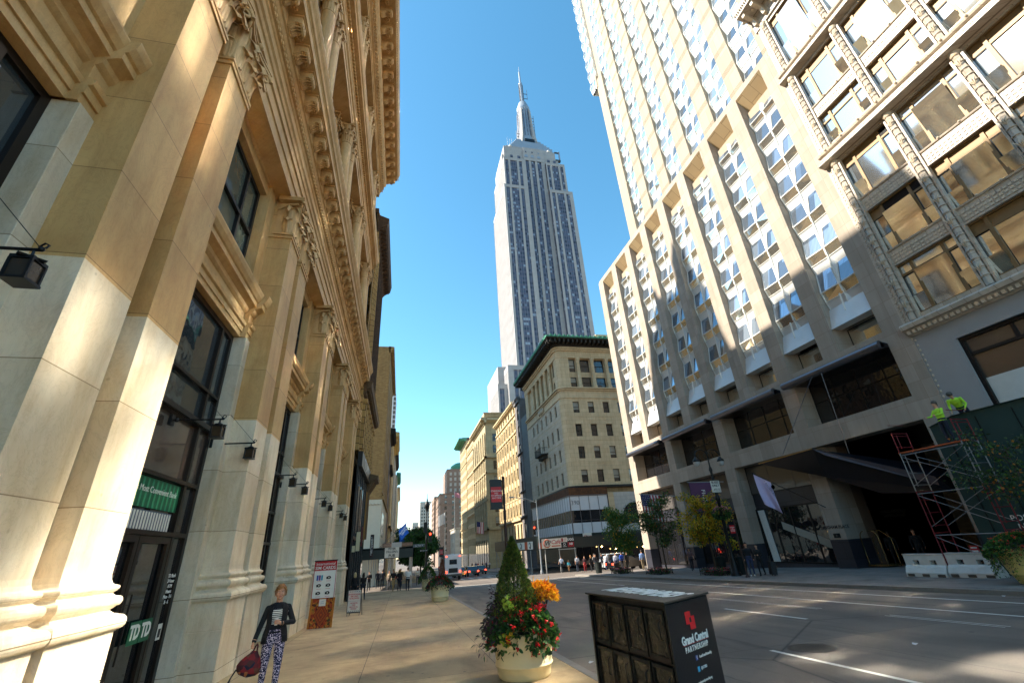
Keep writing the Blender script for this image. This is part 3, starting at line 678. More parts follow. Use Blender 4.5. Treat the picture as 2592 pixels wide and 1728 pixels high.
# crown lintel (sloping soffit) and parapet
for i in range(8):
    a,b=NP[i]+HPW,NP[i+1]
    m.raw([(XF,a,34.6),(XF,b,34.6),(XF+1.3,b,33.0),(XF+1.3,a,33.0),(XF,a,35.2),(XF,b,35.2),(XF+1.6,b,35.2),(XF+1.6,a,35.2),(XF+1.6,a,33),(XF+1.6,b,33)],[(0,1,2,3)],HOTELS)
    m.box(XF,XF+1.6,a,b,34.62,35.2,HOTEL)
    m.box(XF+.62,XF+.9,a,b,29.9+2.1,33.1,HOTELT)   # slot under the crown
    # band and lower pieces
    m.box(XF,XF+1.4,a,b,10.75,11.5,HOTEL); m.box(XF+1.2,XF+1.5,a,b,11.5,13.2,HOTEL) if False else None
for j in range(4):
    a,b=NP[2*j]+HPW,NP[2*j+2]
    m.box(XF,XF+1.2,a,b,6.5,7.75,HOTEL)
    mid=NP[2*j+1]; m.box(XF,XF+1.6,mid,mid+HPW,10.75,13.0,HOTEL)
    if j: m.box(XF+1.0,XF+1.5,a,b,3.35,4.4,HGRANITE); m.box(XF+.9,XF+1.1,a,b,-2,gz(b)+.35,HGRANITE)
for k in (0,2,4,6,8):
    y=NP[k]; m.box(XF-.02,XF+1.7,y-.02,y+HPW+.02,-2,1.3+gz(y)*.5,HGRANITE)
m.box(XF+1.6,XF+22,NP[1],SEND+1.5,11.0,34.9,HOTELT); m.box(XF+9,XF+22,NP[0],NP[2],-2,34.9,HOTELT); m.box(XF+1.6,XF+9,NP[0],NP[2],10.9,34.9,HOTELT); m.box(XF+2.4,XF+22,NP[2],SEND+1.5,-2,11,HGRANITE)
m.box(XF+1.6,XF+9,NP[2],NP[2]+.6,-2,6.6,plain('brown_porch_stone',C(112,94,82),.5,0,.15,.8,.1,20)); m.box(XF+1.6,XF+9,NP[0]+.2,NP[0]+HPW,-2,6.6,HGRANITE)
m.build('wall',HB)
# upper tower
GROOVE_SHADE=plain('groove_shade_line',C(96,82,62),.9)  # thin dark bars; the shade of grooves is put into their colour
XT=27.25
m=MB()
for k in range(0,6):
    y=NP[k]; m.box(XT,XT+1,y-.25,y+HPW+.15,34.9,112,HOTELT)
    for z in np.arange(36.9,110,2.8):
        for q in (0,.16,.32,.48): m.box(XT-.008,XT+.01,y-.25,y+HPW+.15,z+q,z+q+.035,GROOVE_SHADE)
m.box(XT,XT+1,38.85,40.6,34.9,68,HOTELT); m.box(XT+.6,XT+20,15.4,40.6,34.9,112,HOTELT); m.box(XT,XT+1.2,36.3,37.9,34.9,112,HOTELT) if False else None
m.box(XT-.1,XT+12,40.3,40.7,66.5,69,HOTELT)
m.build('tower_wall',HB)
P=[]
for i in range(8):
    a=NP[i]+HPW
    for f in range(6): P.append(((XF+.42,a,15.7-1.33+2.75*f+.02),0,(1,1,.982)))
    P.append(((XF+.42,a,15.7-1.33+2.75*6),0,(1,1,.62)))
for i in range(6):
    a=NP[i]+HPW+.15
    for f in range(27): P.append(((XT+.22,a,35.4+2.8*f),0,((1),(BW-.4)/BW,1)))
for f in range(16):
    P.append(((XT+.15,40.7,68+2.8*f),0,(1,.8,1)))
many(HB,'window_bay',UF,P,sub=UG,cap=100)
m=MB()
m.box(XT+.8,XT+14,40.6,42.8,68,112,WHITEP)
for f in range(16):
    z=68+2.8*f; m.raw([(XT+.5,42.8,z),(XT+2.5,43.5,z+1.3),(XT+.5,42.8,z+2.8),(XT+6,42.8,z),(XT+6,42.8,z+2.8)],[(0,1,2),(3,4,1),(0,3,1),(2,1,4)],GLASST)
    m.tube([(XT+.5,42.9,z),(XT+2.5,43.6,z+1.3),(XT+.5,42.9,z+2.8)],.07,WHITEF,4,False)
m.build('tower_end',HB)
# spandrel aprons and square windows below the folds
for i in range(8):
    a,b=NP[i]+HPW,NP[i+1]
    m=MB(); m.raw([(XF+.12,a,13.05),(XF+.12,b,13.05),(XF+.55,b,14.45),(XF+.55,a,14.45),(XF+.9,a,13.05),(XF+.9,b,13.05)],[(0,1,2,3),(0,4,5,1)],WHITEP); m.tube([(XF+.1,(a+b)/2,14.9),(XF+.0,(a+b)/2,13.7)],.05,WHITEF,4,False); m.build('apron_panel',HB)
    m=MB(); frame_rect(m,XF+1.38,a,b,11.5,13.05,.06,.05,TFRAMED); fr=m.build('square_window',HB); g=MB(); g.box(XF+1.34,XF+1.36,a+.05,b-.05,11.55,13,GLASSV); g.build('pane',fr)
    if i%2==0: pass
# wide windows with tube awnings
for j in range(4):
    a,b=NP[2*j]+HPW,NP[2*j+2]
    m=MB(); frame_rect(m,XF+1.3,a,b,7.75,10.7,.07,.08,TFRAMED)
    for y in np.linspace(a,b,5)[1:-1]: m.box(XF+1.2,XF+1.32,y-.03,y+.03,7.8,10.65,TFRAMED)
    m.box(XF+1.2,XF+1.32,a,b,9.35,9.42,TFRAMED)
    fr=m.build('wide_window',HB); g=MB(); g.box(XF+1.24,XF+1.26,a,b,7.8,10.65,GLASSD); g.box(XF+1.3,XF+1.34,a+.3,b-.3,9.9,10.1,HOTELS); g.build('pane',fr)
    m=MB(); m.tube([(XF-.55,a-.0,10.72),(XF-.55,b+.35,10.72)],.24,PIPE,14); m.exy([(XF-.6,10.5),(XF+.1,10.62),(XF+1.2,10.62),(XF+1.2,10.72),(XF+.1,10.78),(XF-.5,10.9)],a,b+.3,HDARK); m.build('tube_awning',HB)
    if j:
        m=MB(); X=XF+1.0
        frame_rect(m,X,a,b,4.4,6.5,.06,.06,TFRAMED)
        for y in np.linspace(a,b,4)[1:-1]: m.box(X-.04,X+.02,y-.02,y+.02,4.4,6.5,HGRANITE)
        frame_rect(m,X,a+.2,b,gz(b)+.3,3.35,.1,.1,TFRAMED)
        for y in np.linspace(a+.2,b,5)[1:-1]: m.box(X-.09,X+.03,y-.045,y+.045,gz(b)+.3,3.35,TFRAMED)
        fr=m.build('shop_window',HB); g=MB(); g.box(X-.03,X-.02,a,b,4.42,6.48,GLASSB if False else glass('upper_shop_glass',(.10,.09,.085),.06,.03) if j==1 else bpy.data.materials['upper_shop_glass']); g.build('pane',fr); g=MB(); g.box(X-.05,X-.04,a+.25,b-.05,gz(b)+.35,3.3,GLASSD); g.build('pane',fr)
# curtain and stair seen in the nearest shop window
a,b=NP[2]+HPW,NP[4]
CURTM=plain('white_curtain',C(215,215,210),.8,0,.08,12)
m=MB(); pts=[]
for i in range(31):
    y=b-.45-i*.022; pts.append((XF+.90+.03*math.sin(i*1.9),y))
for i in range(30): m.face([(pts[i][0],pts[i][1],gz(b)+.4),(pts[i+1][0],pts[i+1][1],gz(b)+.4),(pts[i+1][0],pts[i+1][1]+.25,3.25),(pts[i][0],pts[i][1]+.25,3.25)],CURTM,True)
o=m.build('curtain'); tag(o,'white curtain hanging inside the hotel shop window','curtain')
m=MB(); m.exx([(b-2.2,2.35),(b-2.2,1.85),(a+.45,.35),(a+.45,.85)],XF+.93,XF+.96,plain('dim_stair_panel',C(150,148,136),.6)); o=m.build('stair_side'); tag(o,'pale slanting stair balustrade inside the hotel shop window','staircase')
# portal canopy
m=MB()
A=(25.0,27.7,6.22); B=(25.0,22.95,6.30); E_=(25.35,23.0,4.58); F_=(25.9,20.4,3.29); G_=(26.6,17.3,2.95); C2=(26.2,17.6,3.75)
V=[A,B,C2,G_,F_,E_]; W_=[(x+1.6,y+(.9 if k<2 else .0),z+(.0 if k in (0,1) else .35)) for k,(x,y,z) in enumerate(V)]
m.raw(V+W_,[(0,1,2,3,4,5)]+[(k,(k+1)%6,6+(k+1)%6,6+k) for k in range(6)],HDARK)
q=lambda p,dx=-.03,dz=0:(p[0]+dx,p[1],p[2]+dz)
m.raw([q(B),q(C2),q(C2,-.03,-.42),q((25.1,22.2,5.72))],[(0,1,2,3)],plain('dim_porch_granite',C(66,62,68),.35,0,.15,1.5))
m.tube([A,B],.05,plain('brass_edge',C(168,128,72),.4,.5,.1),4,False); m.raw([(25.0,22.95,6.34),(25.0,27.7,6.26),(XF+.2,27.9,6.3),(XF+.2,22.95,6.45)],[(0,1,2,3)],HDARK)
m.raw([(XF+1.0,17,6.5),(XF+1.0,23.6,6.5),(XF+9,23.6,6.5),(XF+9,17,6.5)],[(0,1,2,3)],HDARK)
m.build('canopy',HB)
m=MB(); m.tube([(XF-.75,21.3,10.5),(XF-.6,25.6,6.5)],.022,PIPE,5); m.tube([(XF-.75,20.6,10.5),(XF-.6,20.9,5.6)],.022,PIPE,5); m.build('hanger_rod',HB)
# hotel doors deep in the porch
m=MB(); frame_rect(m,XF+8.9,17.2,21.4,-1,3.4,.12,.1,TFRAMED)
for y in (18.2,19.3,20.4): m.box(XF+8.8,XF+8.92,y-.05,y+.05,-1,3.4,TFRAMED)
m.box(XF+8.84,XF+8.86,17.3,21.3,-.6,3.3,GLASSD); m.build('door',HB)
FXN=(PI/2,0,-PI/2)   # wall facing -X: text runs towards -Y
s=text('LANGHAM PLACE',.24,DT,None,(XF-.012,24.1,1.75),FXN,name='wall_lettering',space=1.05,bold=.004); tag(s,'dark LANGHAM PLACE lettering on the stone pier beside the hotel porch','lettering')
m=MB(); m.box(XF-.03,XF,23.9,24.35,1.15,1.4,BLACKM); m.box(XF-.035,XF-.03,24.08,24.17,1.22,1.33,IRON); tag(m.build('wall_plaque'),'small dark plaque below the LANGHAM PLACE letters','plaque')
s=text('LANGHAM PLACE\nFIFTH AVENUE',.26,plain('dim_lettering',C(120,110,98),.4,.4),None,(XF+4.2,23.47,2.3),(PI/2,0,0),name='porch_lettering'); tag(s,'dim two line lettering on the dark porch side wall','lettering')

# ------------------------------------------------------------------ terracotta building, far right
TB=empty('terracotta_building',label='ornate cream terracotta loft building with wide metal windows at the right edge',cat='building')
TC=[15.05-3.45*k for k in range(7)]   # column lines
XQ=25.95
def floorset(z0,z1): return (z0,z1)
FL=[(11.6,14.55),(15.55,18.4),(19.4,22.55),(24.1,26.45),(27.45,30.7),(32.1,37.2)]
ops=[]
for i in range(6):
    a,b=TC[i+1]+.17,TC[i]-.17
    for z0,z1 in FL: ops.append((a,b,z0,z1))
m=MB(); wall_grid(m,'x',XQ,TC[6],15.66,10.9,41,ops,.35,TERRA,TERRA)
m.box(XQ+.36,XQ+16,TC[6],15.55,11,41,TFRAMED)
m.exy([(XQ+.1,10.55),(XQ-.1,10.6),(XQ-.28,10.85),(XQ-.42,10.95),(XQ-.46,11.15),(XQ-.4,11.25),(XQ+.1,11.35)],TC[6],15.68,TERRA)
for y in np.arange(TC[6],15.6,.26): m.box(XQ-.30,XQ-.05,y,y+.13,10.68,10.86,TERRAO)
m.build('wall',TB)
def band(z0,z1,pr,nm):
    m=MB(); m.exy([(XQ+.05,z0-.12),(XQ-.05,z0-.1),(XQ-pr*.8,z0),(XQ-pr,z0+.05),(XQ-pr,z0+.14),(XQ-.16,z0+.2),(XQ-.16,z1-.22),(XQ-.3,z1-.14),(XQ-.34,z1),(XQ-.1,z1+.06),(XQ+.05,z1+.06)],TC[6],15.7,TERRA)
    for y in np.arange(TC[6],15.6,.33):
        for q,dz in ((.0,.0),(.16,.18)):
            m.ball((XQ-.16,y+q,z0+.42+dz),.09,TERRAO,6,(.6,1,1)); 
        m.tube([(XQ-.17,y,z0+.3),(XQ-.2,y+.1,z0+.5),(XQ-.17,y+.25,z0+.62)],.03,TERRAO,4)
    for y in [c+d for c in TC for d in (0,-1.15,-2.3)]:
        m.ball((XQ-.36,y,z1+.02),.07,TERRAO,6,(1,1,1.4))
    m.build(nm,TB)
band(22.75,23.75,.62,'ledge'); band(31.0,31.95,.5,'ledge')
m=MB(); m.exy([(XQ,37.4),(XQ-.15,37.5),(XQ-.2,38.2),(XQ-.3,38.6),(XQ-1.5,38.9),(XQ-1.6,39.5),(XQ-1.5,39.8),(XQ,40)],TC[6],15.8,TERRA)
for y in np.arange(TC[6]+.3,15.9,.9):
    m.exy([(XQ-.2,37.7),(XQ-.45,37.8),(XQ-.6,38.3),(XQ-1.3,38.55),(XQ-1.35,38.85),(XQ-.2,38.85)],y-.12,y+.12,TERRAO); m.ball((XQ-.8,y+.45,38.72),.17,TERRAO,8,(1,1,.4))
for y in np.arange(TC[6],15.8,.17): m.ball((XQ-1.62,y,39.2),.08,TERRAO,5,(1,.8,1.6))
m.build('cornice',TB)
# engaged round shafts with collars
cm=MB()
def shaft(z0,z1):
    m=MB(); prof=[]
    for i in range(15):
        a=i/14*PI; 
    m.lathe([(.17,0),(.17,z1-z0)],TERRA,n=12,flute=.12,smooth=False)
    z=.5; n=0
    while z<z1-z0-.3:
        m.lathe([(.17,z-.05),(.205,z-.03),(.205,z+.03),(.17,z+.05)],TERRA,n=12)
        if n%3==1:
            for s in (-1,0,1): m.tube([(-.17,s*.03,z-.22),(-.27,s*.10,z-.02),(-.23,s*.2,z+.16)],[.02,.035,.012],BLACKM if False else TERRAO,5)
        z+=.46; n+=1
    m.box(-.05,.2,-.30,-.2,0,z1-z0,TERRA); m.box(-.05,.2,.2,.30,0,z1-z0,TERRA)
    m.lathe([(.2,z1-z0-.25),(.27,z1-z0-.1),(.27,z1-z0)],TERRAO,n=10)
    return m.mesh('shaft')
for (z0,z1) in ((11.35,22.7),(23.8,30.95),(32.0,37.5)):
    me=shaft(z0,z1)
    for y in TC: obj('shaft',me,TB,(XQ-.10,y,z0))
# ornate corner strip
m=MB(); m.box(XQ-.06,XQ,15.22,15.66,11.35,37.5,TERRA)
z=11.5
while z<37.3:
    m.ball((XQ-.07,15.36,z),.075,TERRAO,6,(.6,1,1.2)); m.ball((XQ-.07,15.5,z+.12),.05,TERRAO,6,(.6,1,1)); m.tube([(XQ-.07,15.3,z+.02),(XQ-.1,15.42,z+.14),(XQ-.07,15.33,z+.22)],.018,TERRAO,4); z+=.26
m.build('corner_strip',TB)
# spandrels with square bosses
SPZ=[(14.55,15.55),(18.4,19.4),(26.45,27.45)]
for i in range(6):
    a,b=TC[i+1]+.17,TC[i]-.17
    for k,(z0,z1) in enumerate(SPZ):
        m=MB(); m.box(XQ-.03,XQ+.3,a+.02,b-.02,z0+.01,z1-.01,TERRA); m.exy([(XQ,z1-.14),(XQ-.1,z1-.1),(XQ-.12,z1-.02),(XQ,z1+.02)],a,b,TERRA); m.box(XQ-.07,XQ,a,b,z0,z0+.08,TERRA)
        n=13
        for q in range(n):
            y=a+.2+(b-a-.4)*(q+.5)/n
            for r in range(3 if k<2 else 2): zz=z0+.22+r*(.2 if k<2 else .3); m.box(XQ-.065,XQ-.03,y-.06,y+.06,zz-.055,zz+.055,TERRAO)
        for q in (0,.33,.66,1): m.ball((XQ-.12,a+.1+(b-a-.2)*q,z1-.02),.06,TERRAO,6)
        m.build('spandrel',TB)
# loft windows
for i in range(6):
    a,b=TC[i+1]+.17,TC[i]-.17
    for k,(z0,z1) in enumerate(FL):
        fm=TFRAME; X=XQ+.22
        m=MB(); frame_rect(m,X,a,b,z0,z1,.08,.12,fm); va,vb=a+.78,b-.78
        for v in (va,vb): m.box(X-.1,X+.04,v-.08,v+.08,z0,z1,fm)
        zt=z1-.62; m.box(X-.08,X+.04,a,b,zt-.06,zt+.06,fm)
        for (p,q) in ((a+.08,va-.08),(vb+.08,b-.08)):
            zm=z0+(zt-z0)*.45; m.box(X-.04,X+.02,p,q,zm-.03,zm+.03,BLACKM); frame_rect(m,X-.01,p,q,z0+.08,zt-.06,.035,.04,BLACKM)
        frame_rect(m,X-.0,va+.08,vb-.08,z0+.08,zt-.06,.03,.03,BLACKM)
        if (i,k) in ((0,2),(0,1)): 
            for s_ in range(7): m.box(X-.09,X-.02,a+.1,va-.1 if k==2 else vb-.1,zt+.08+s_*.07,zt+.1+s_*.07,BLACKM)
        fr=m.build('window',TB); g=MB()
        def pn(p,q,zA,zB,dt):
            h=(zB-zA)*math.tan(R(dt)); g.face([(X-.015+max(0,-h),p,zA),(X-.015+max(0,-h),q,zA),(X-.015-h+max(0,-h),q,zB),(X-.015-h+max(0,-h),p,zB)],GLASST)
        zm_=z0+(zt-z0)*.45; pn(va,vb,z0+.05,zt-.04,random.choice((0,.5,3.2,4.6,6.0)))
        for (p_,q_) in ((a,va),(vb,b)):
            td=random.choice((4,7,9,11,12,14)); pn(p_,q_,zm_,zt,random.uniform(-.5,1)); 
            if td: m2=MB(); 
            pn(p_+.03,q_-.03,z0+.06,zm_-.02,td)
        g.box(X-.02,X-.01,a,b,zt,z1,TFRAME if (i+k)%3 else GLASST); g.build('pane',fr)
# ground storey
m=MB(); GW=plain('grey_painted_stone',C(150,148,146),.7,0,.08,1.5,.2,30)
wall_grid(m,'x',XQ,TC[6],15.66,-2,10.6,[(7.9,13.9,5.2,9.7),(-4,6.6,5.2,9.7),(8.2,13.6,-1.5,4.6),(-3,6.4,-1.5,4.6)],.4,GW)
for y in (15.5,7.2):
    for z in np.arange(0,10.4,.28): m.ball((XQ-.01,y,z),.05,TERRAO,6,(.6,1,1.5))
m.build('lower_wall',TB)
m=MB(); X=XQ+.35
for (a,b) in ((7.9,13.9),(-4,6.6)):
    frame_rect(m,X,a,b,5.2,9.7,.16,.2,TFRAMED); frame_rect(m,X-.12,a,b,5.2,9.7,.07,.1,BLACKM); m.box(X-.15,X,a,b,8.75,8.9,TFRAMED)
    for q in np.linspace(a,b,4)[1:-1]: m.box(X-.12,X,q-.07,q+.07,8.85,9.6,TFRAMED)
    m.box(X-.3,X+.05,a,b,5.0,5.3,TFRAMED); m.box(X-.28,X-.2,a,b,5.45,5.5,PIPE); m.box(X-.28,X-.2,a,b,5.7,5.74,PIPE)
fr=m.build('show_window',TB); g=MB()
for (a,b) in ((7.9,13.9),(-4,6.6)):
    g.box(X-.06,X-.05,a,b,7.6,9.6,GLASSB); g.box(X-.06,X-.05,a+.15,b-.15,5.3,7.6,plain('covered_glass',C(206,204,196),.5)if a>0 else bpy.data.materials['covered_glass']); g.box(X-.08,X-.06,a+1.6,a+1.64,5.3,7.6,plain('blue_tape',C(70,90,150),.6) if a>0 else bpy.data.materials['blue_tape'])
    g.box(X-.05,X-.04,a,b,-1.5,4.6,GLASSD)
g.build('pane',fr)

# green hoarding, scaffold tower, barriers
GRNP=plain('green_plywood',C(36,62,58),.7,0,.10,2,.15,20)
m=MB(); m.exx([(14.55,-1),(14.55,5.5),(13.6,5.72),(11.2,5.72),(-6,5.72),(-6,-1)],22.6,25.9,GRNP)
for y in np.arange(-5.5,14.5,1.22): m.box(22.575,22.6,y-.01,y+.01,-1,5.5,BLACKM)
m.raw([(22.55,14.6,5.5),(22.55,13.55,5.74),(25.9,13.55,5.9),(25.9,14.6,5.6)],[(0,1,2,3)],plain('pale_green_roof',C(90,118,122),.6)); m.raw([(22.5,13.6,5.735),(22.5,-6,5.735),(25.9,-6,5.95),(25.9,13.6,5.95)],[(0,1,2,3)],bpy.data.materials['pale_green_roof'])
s=m.build('hoarding'); tag(s,'dark green plywood hoarding box under the terracotta building','hoarding')
text('POST\nNO\nBILLS',.3,WT,s,(22.565,12.95,1.35),FXN)
m=MB()
for y in (15.2,14.95): pass
m.box(25.84,25.9,15.75,16.3,1.55,2.15,BLACKM); m.box(25.84,25.9,15.75,16.3,.75,1.35,BLACKM); tag(m.build('wall_panel'),'two dark square panels on the pale pier beside the porch','panel')
REDM=plain('red_scaffold_paint',C(120,26,34),.5,.2,.2,5); ALU=plain('galvanised_steel',C(150,150,150),.4,.7,.15,5); PLK=plain('orange_plank',C(190,92,48),.7)
SC=empty('scaffold_tower',(0,0,0),label='red and silver scaffold tower in front of the green hoarding',cat='scaffold')
def sframe(y,z0,h,mat):
    m=MB(); xa,xb=21.5,22.4
    for x in (xa,xb): m.tube([(x,y,z0),(x,y,z0+h)],.022,mat,6)
    for z in (.25,.75,1.25,h-.03): m.tube([(xa,y,z0+z),(xb,y,z0+z)],.016,mat,6)
    m.tube([(xa+.25,y,z0+.2),(xa+.25,y,z0+h-.1)],.018,mat,5)
    m.build('frame',SC)
g0=gz(14)
for y in (15.45,13.0):
    for k,mt in enumerate((REDM,REDM,ALU,REDM)): sframe(y,g0+1.62*k,1.62 if k<3 else .9,mt)
m=MB()
for k in range(3):
    z=g0+1.62*k
    for x in (21.5,22.4):
        m.tube([(x,15.45,z+.2),(x,13.0,z+1.45)],.014,ALU,5); m.tube([(x,15.45,z+1.45),(x,13.0,z+.2)],.014,ALU,5)
    m.tube([(21.5,15.45,z+1.5),(21.5,13,z+1.5)],.02,ALU,5)
m.build('brace',SC); m=MB(); m.box(21.55,21.8,12.9,15.55,g0+4.84,g0+4.89,PLK); m.box(21.85,22.1,12.9,15.55,g0+4.84,g0+4.89,PIPE); m.build('plank',SC)
m=MB(); m.box(22.46,22.49,14.75,15.05,.45,.75,plain('red_notice',C(190,50,50),.6)); m.box(22.45,22.46,14.79,15.01,.65,.70,WT); m.box(22.45,22.46,14.79,15.01,.52,.58,WT); s=m.build('notice'); tag(s,'small red and white notice tied low on the scaffold tower','notice')
BARM=plain('dirty_white_plastic',C(216,210,200),.55,0,.22,3,.3,25)
def barrier(y,l):
    m=MB(); L=1.62; pr=[(.30,0),(-.30,0),(-.30,.16),(-.20,.36),(-.12,.44),(-.11,.80),(-.14,.86),(.14,.86),(.11,.80),(.12,.44),(.20,.36),(.30,.16)]
    zc=.56
    for (p,q) in ((-L/2,-.46),(-.22,.22),(.46,L/2)): m.exy(pr,p,q,BARM)
    lo=[(.30,0),(-.30,0),(-.30,.16),(-.20,.36),(-.13,.45),(.13,.45),(.20,.36),(.30,.16)]; hi=[(-.115,.62),(-.11,.80),(-.14,.86),(.14,.86),(.11,.80),(.115,.62)]
    for (p,q) in ((-.46,-.22),(.22,.46)): m.exy(lo,p,q,BARM); m.exy(hi,p,q,BARM)
    for q in (-.6,0,.6): m.box(-.318,-.29,q-.14,q+.14,.02,.12,plain('dark_slot',C(90,80,70),.8) if 'dark_slot' not in bpy.data.materials else bpy.data.materials['dark_slot'])
    o=m.build('barrier',loc=(21.6,y,gz(y)),bevel=.015); tag(o,l,'barrier','white plastic barriers on the far pavement'); text('YODOCK',.07,DT,o,(-.305,-.3,.07),FXN) if False else None
barrier(16.3,'dirty white plastic barrier nearer the hotel porch, left of its twin'); barrier(14.6,'dirty white plastic barrier half hidden by the big planter at the right')
# ------------------------------------------------------------------ 390: corner building with green eave
WINF=WHITEF
def sash_mesh(w,h,fr,gl,d=.06,mid=True,nm='window'):
    """window facing -X, centred in y, base z=0, plane x=0"""
    m=MB(); t=.06
    m.box(-d,0,-w/2,-w/2+t,0,h,fr); m.box(-d,0,w/2-t,w/2,0,h,fr); m.box(-d,0,-w/2+t,w/2-t,0,t,fr); m.box(-d,0,-w/2+t,w/2-t,h-t,h,fr)
    if mid: m.box(-d-.02,0,-w/2+t,w/2-t,h*.5-.03,h*.5+.03,fr)
    g=MB(); g.box(.005,.015,-w/2+t*.5,w/2-t*.5,t*.5,h-t*.5,gl)
    return m.mesh(nm),g.mesh('pane')
def blindglass(name,dark,light,thr=.5):
    t=NT(name); oi=t.n('ShaderNodeObjectInfo'); r=oi.outputs['Random']; x,y,z=t.sep(t.n('ShaderNodeTexCoord').outputs['Generated'])
    k=t.math('GREATER_THAN',z,t.math('SUBTRACT',1,t.math('MULTIPLY',r,.75))); k=t.math('MULTIPLY',k,t.math('GREATER_THAN',r,thr)); t.l(t.mix(k,dark,light),t.b.inputs['Base Color']); t.b.inputs['Roughness'].default_value=.05; t.b.inputs['IOR'].default_value=1.6; t.b.inputs['Specular IOR Level'].default_value=.8
    t.l(t.bump(t.noise(t.pos(),1.4,2),.12,.25),t.b.inputs['Normal']); return t.mat
GLW=blindglass('office_window_glass',(.015,.018,.022),(.30,.31,.28),.45)
STONE390=facade('buff_limestone',C(216,192,154),C(206,180,142),(1.5,.7),mort=C(150,124,88),mw=.01,var=.16,streak=.18,bump=.25)
STONE390S=facade('grey_buff_limestone',C(206,190,166),C(198,180,156),(1.5,.7),mort=C(140,122,98),mw=.01,var=.16,streak=.18,bump=.25)
COPPER=plain('green_copper',C(74,138,112),.7,.1,.3,3,.3,12); DKW=plain('dark_eave_wood',C(40,34,26),.7,0,.3,4)
WPAN=plain('white_metal_panel',C(206,204,206),.4,0,.06,1.2); DKG=plain('dark_green_fascia',C(22,34,34),.4,0,.2)
NB=empty('corner_building',label='buff stone corner building with a wide green copper eave and white panelled base',cat='building')
X9,Y9=26.0,69.3; YS=92.0; ZB=10.0; ZM=26.4; ZT=34.3
Ew=[(Y9+3.3+2.95*i,1.15) for i in range(6)]; rows=[(10.7,12.7),(14.5,16.5),(18.2,20.3),(22.3,24.3)]
m=MB(); opE=[(y-.5,y+.5,a,b) for y,_ in Ew for a,b in rows]
wall_grid(m,'x',X9,Y9+1.0,YS,ZB,ZM,opE,.35,STONE390S)
Nw=[28.7,31.5,34.35,37.2,40,43]; opN=[(x-.58,x+.58,a,b) for x in Nw for a,b in rows]
wall_grid(m,'y',Y9,X9+1.0,46,ZB,ZM,opN,.35,STONE390)
arc=[(X9+1.0-1.0*math.cos(a),Y9+1.0-1.0*math.sin(a)) for a in np.linspace(0,PI/2,9)]
for i in range(8):
    p,q=arc[i],arc[i+1]; m.raw([(*p,ZB),(*q,ZB),(*q,ZT),(*p,ZT)],[(0,1,2,3)],STONE390,True)
# string courses
def belt(m,z0,z1,pr,mat,y1=YS,x1=46):
    P=[(X9-pr,y1),(X9-pr,Y9+.9)]+[(X9+1-(1+pr)*math.cos(a),Y9+1-(1+pr)*math.sin(a)) for a in np.linspace(.05,PI/2-.05,8)]+[(X9+.9,Y9-pr),(x1,Y9-pr),(x1,Y9+1.3),(X9+1.3,Y9+1.3),(X9+1.3,y1)]
    m.exz(P,z0,z1,mat)
belt(m,9.85,10.15,.55,BLACKM); belt(m,10.15,10.3,.25,STONE390); belt(m,13.75,13.82,.03,STONE390); belt(m,17.5,17.57,.03,STONE390); belt(m,21.5,21.57,.03,STONE390)
belt(m,24.9,25.1,.14,STONE390); belt(m,26.3,26.6,.25,STONE390); belt(m,26.6,26.85,.45,STONE390); belt(m,25.1,26.3,.04,STONE390)
belt(m,32.6,33.0,.1,STONE390); belt(m,33.0,33.9,.05,STONE390); belt(m,33.9,34.2,.3,STONE390); belt(m,34.2,34.6,.5,STONE390)
# loggia storeys
opN2=[(x-.95,x+.95,z0,z1) for x in Nw for z0,z1 in ((26.95,29.0),(30.0,32.5))]; wall_grid(m,'y',Y9+.45,X9+2.4,46,26.8,32.7,opN2,.3,STONE390)
opE2=[(y-.7,y+.7,z0,z1) for y,_ in Ew for z0,z1 in ((26.95,29.0),(30.0,32.5))]; wall_grid(m,'x',X9+.45,Y9+2.0,YS,26.8,32.7,opE2,.3,STONE390)
m.box(X9+.02,X9+2.4,Y9+.02+.98,Y9+2.0,26.8,32.7,STONE390); m.box(X9+1,X9+2.3,Y9,Y9+1,26.8,32.7,STONE390); m.box(X9,X9+1,YS-2.2,YS,26.8,32.7,STONE390)
for x in [n+1.42 for n in Nw[:-1]]: m.lathe([(.42,0),(.42,.5),(.34,.6),(.30,5.0),(.36,5.2),(.46,5.7),(.46,5.8)],STONE390,(x,Y9+.1,26.85),12)
for y in [e[0]+1.475 for e in Ew[:-1]]: m.lathe([(.42,0),(.42,.5),(.34,.6),(.30,5.0),(.36,5.2),(.46,5.7),(.46,5.8)],STONE390,(X9+.1,y,26.85),12)
for x in Nw: m.box(x-.95,x+.95,Y9+.5,Y9+.6,29.0,30.0,WPAN)
m.box(X9+.8,46,Y9+1.0,YS,-2,34.5,STONE390)
m.build('wall',NB)
def eave(m,z,pr,mat,th,y1=YS):
    P=[(X9-pr,y1+1.5),(X9-pr,Y9-pr+.0),(46,Y9-pr),(46,Y9+3),(X9+3,Y9+3),(X9+3,y1+1.5)]; m.exz(P,z,z+th,mat)
m=MB(); eave(m,35.55,2.0,DKW,.2); eave(m,35.75,2.2,COPPER,.28); eave(m,34.6,.55,DKW,.95)
for y in np.arange(Y9-1.5,YS+1.3,.85): m.box(X9-1.9,X9,y,y+.28,34.95,35.55,DKW); m.box(X9-2.28,X9-2.1,y,y+.35,35.9,36.22,COPPER)
for x in np.arange(X9-1.5,45,.85): m.box(x,x+.28,Y9-1.9,Y9,34.95,35.55,DKW); m.box(x,x+.35,Y9-2.28,Y9-2.1,35.9,36.22,COPPER)
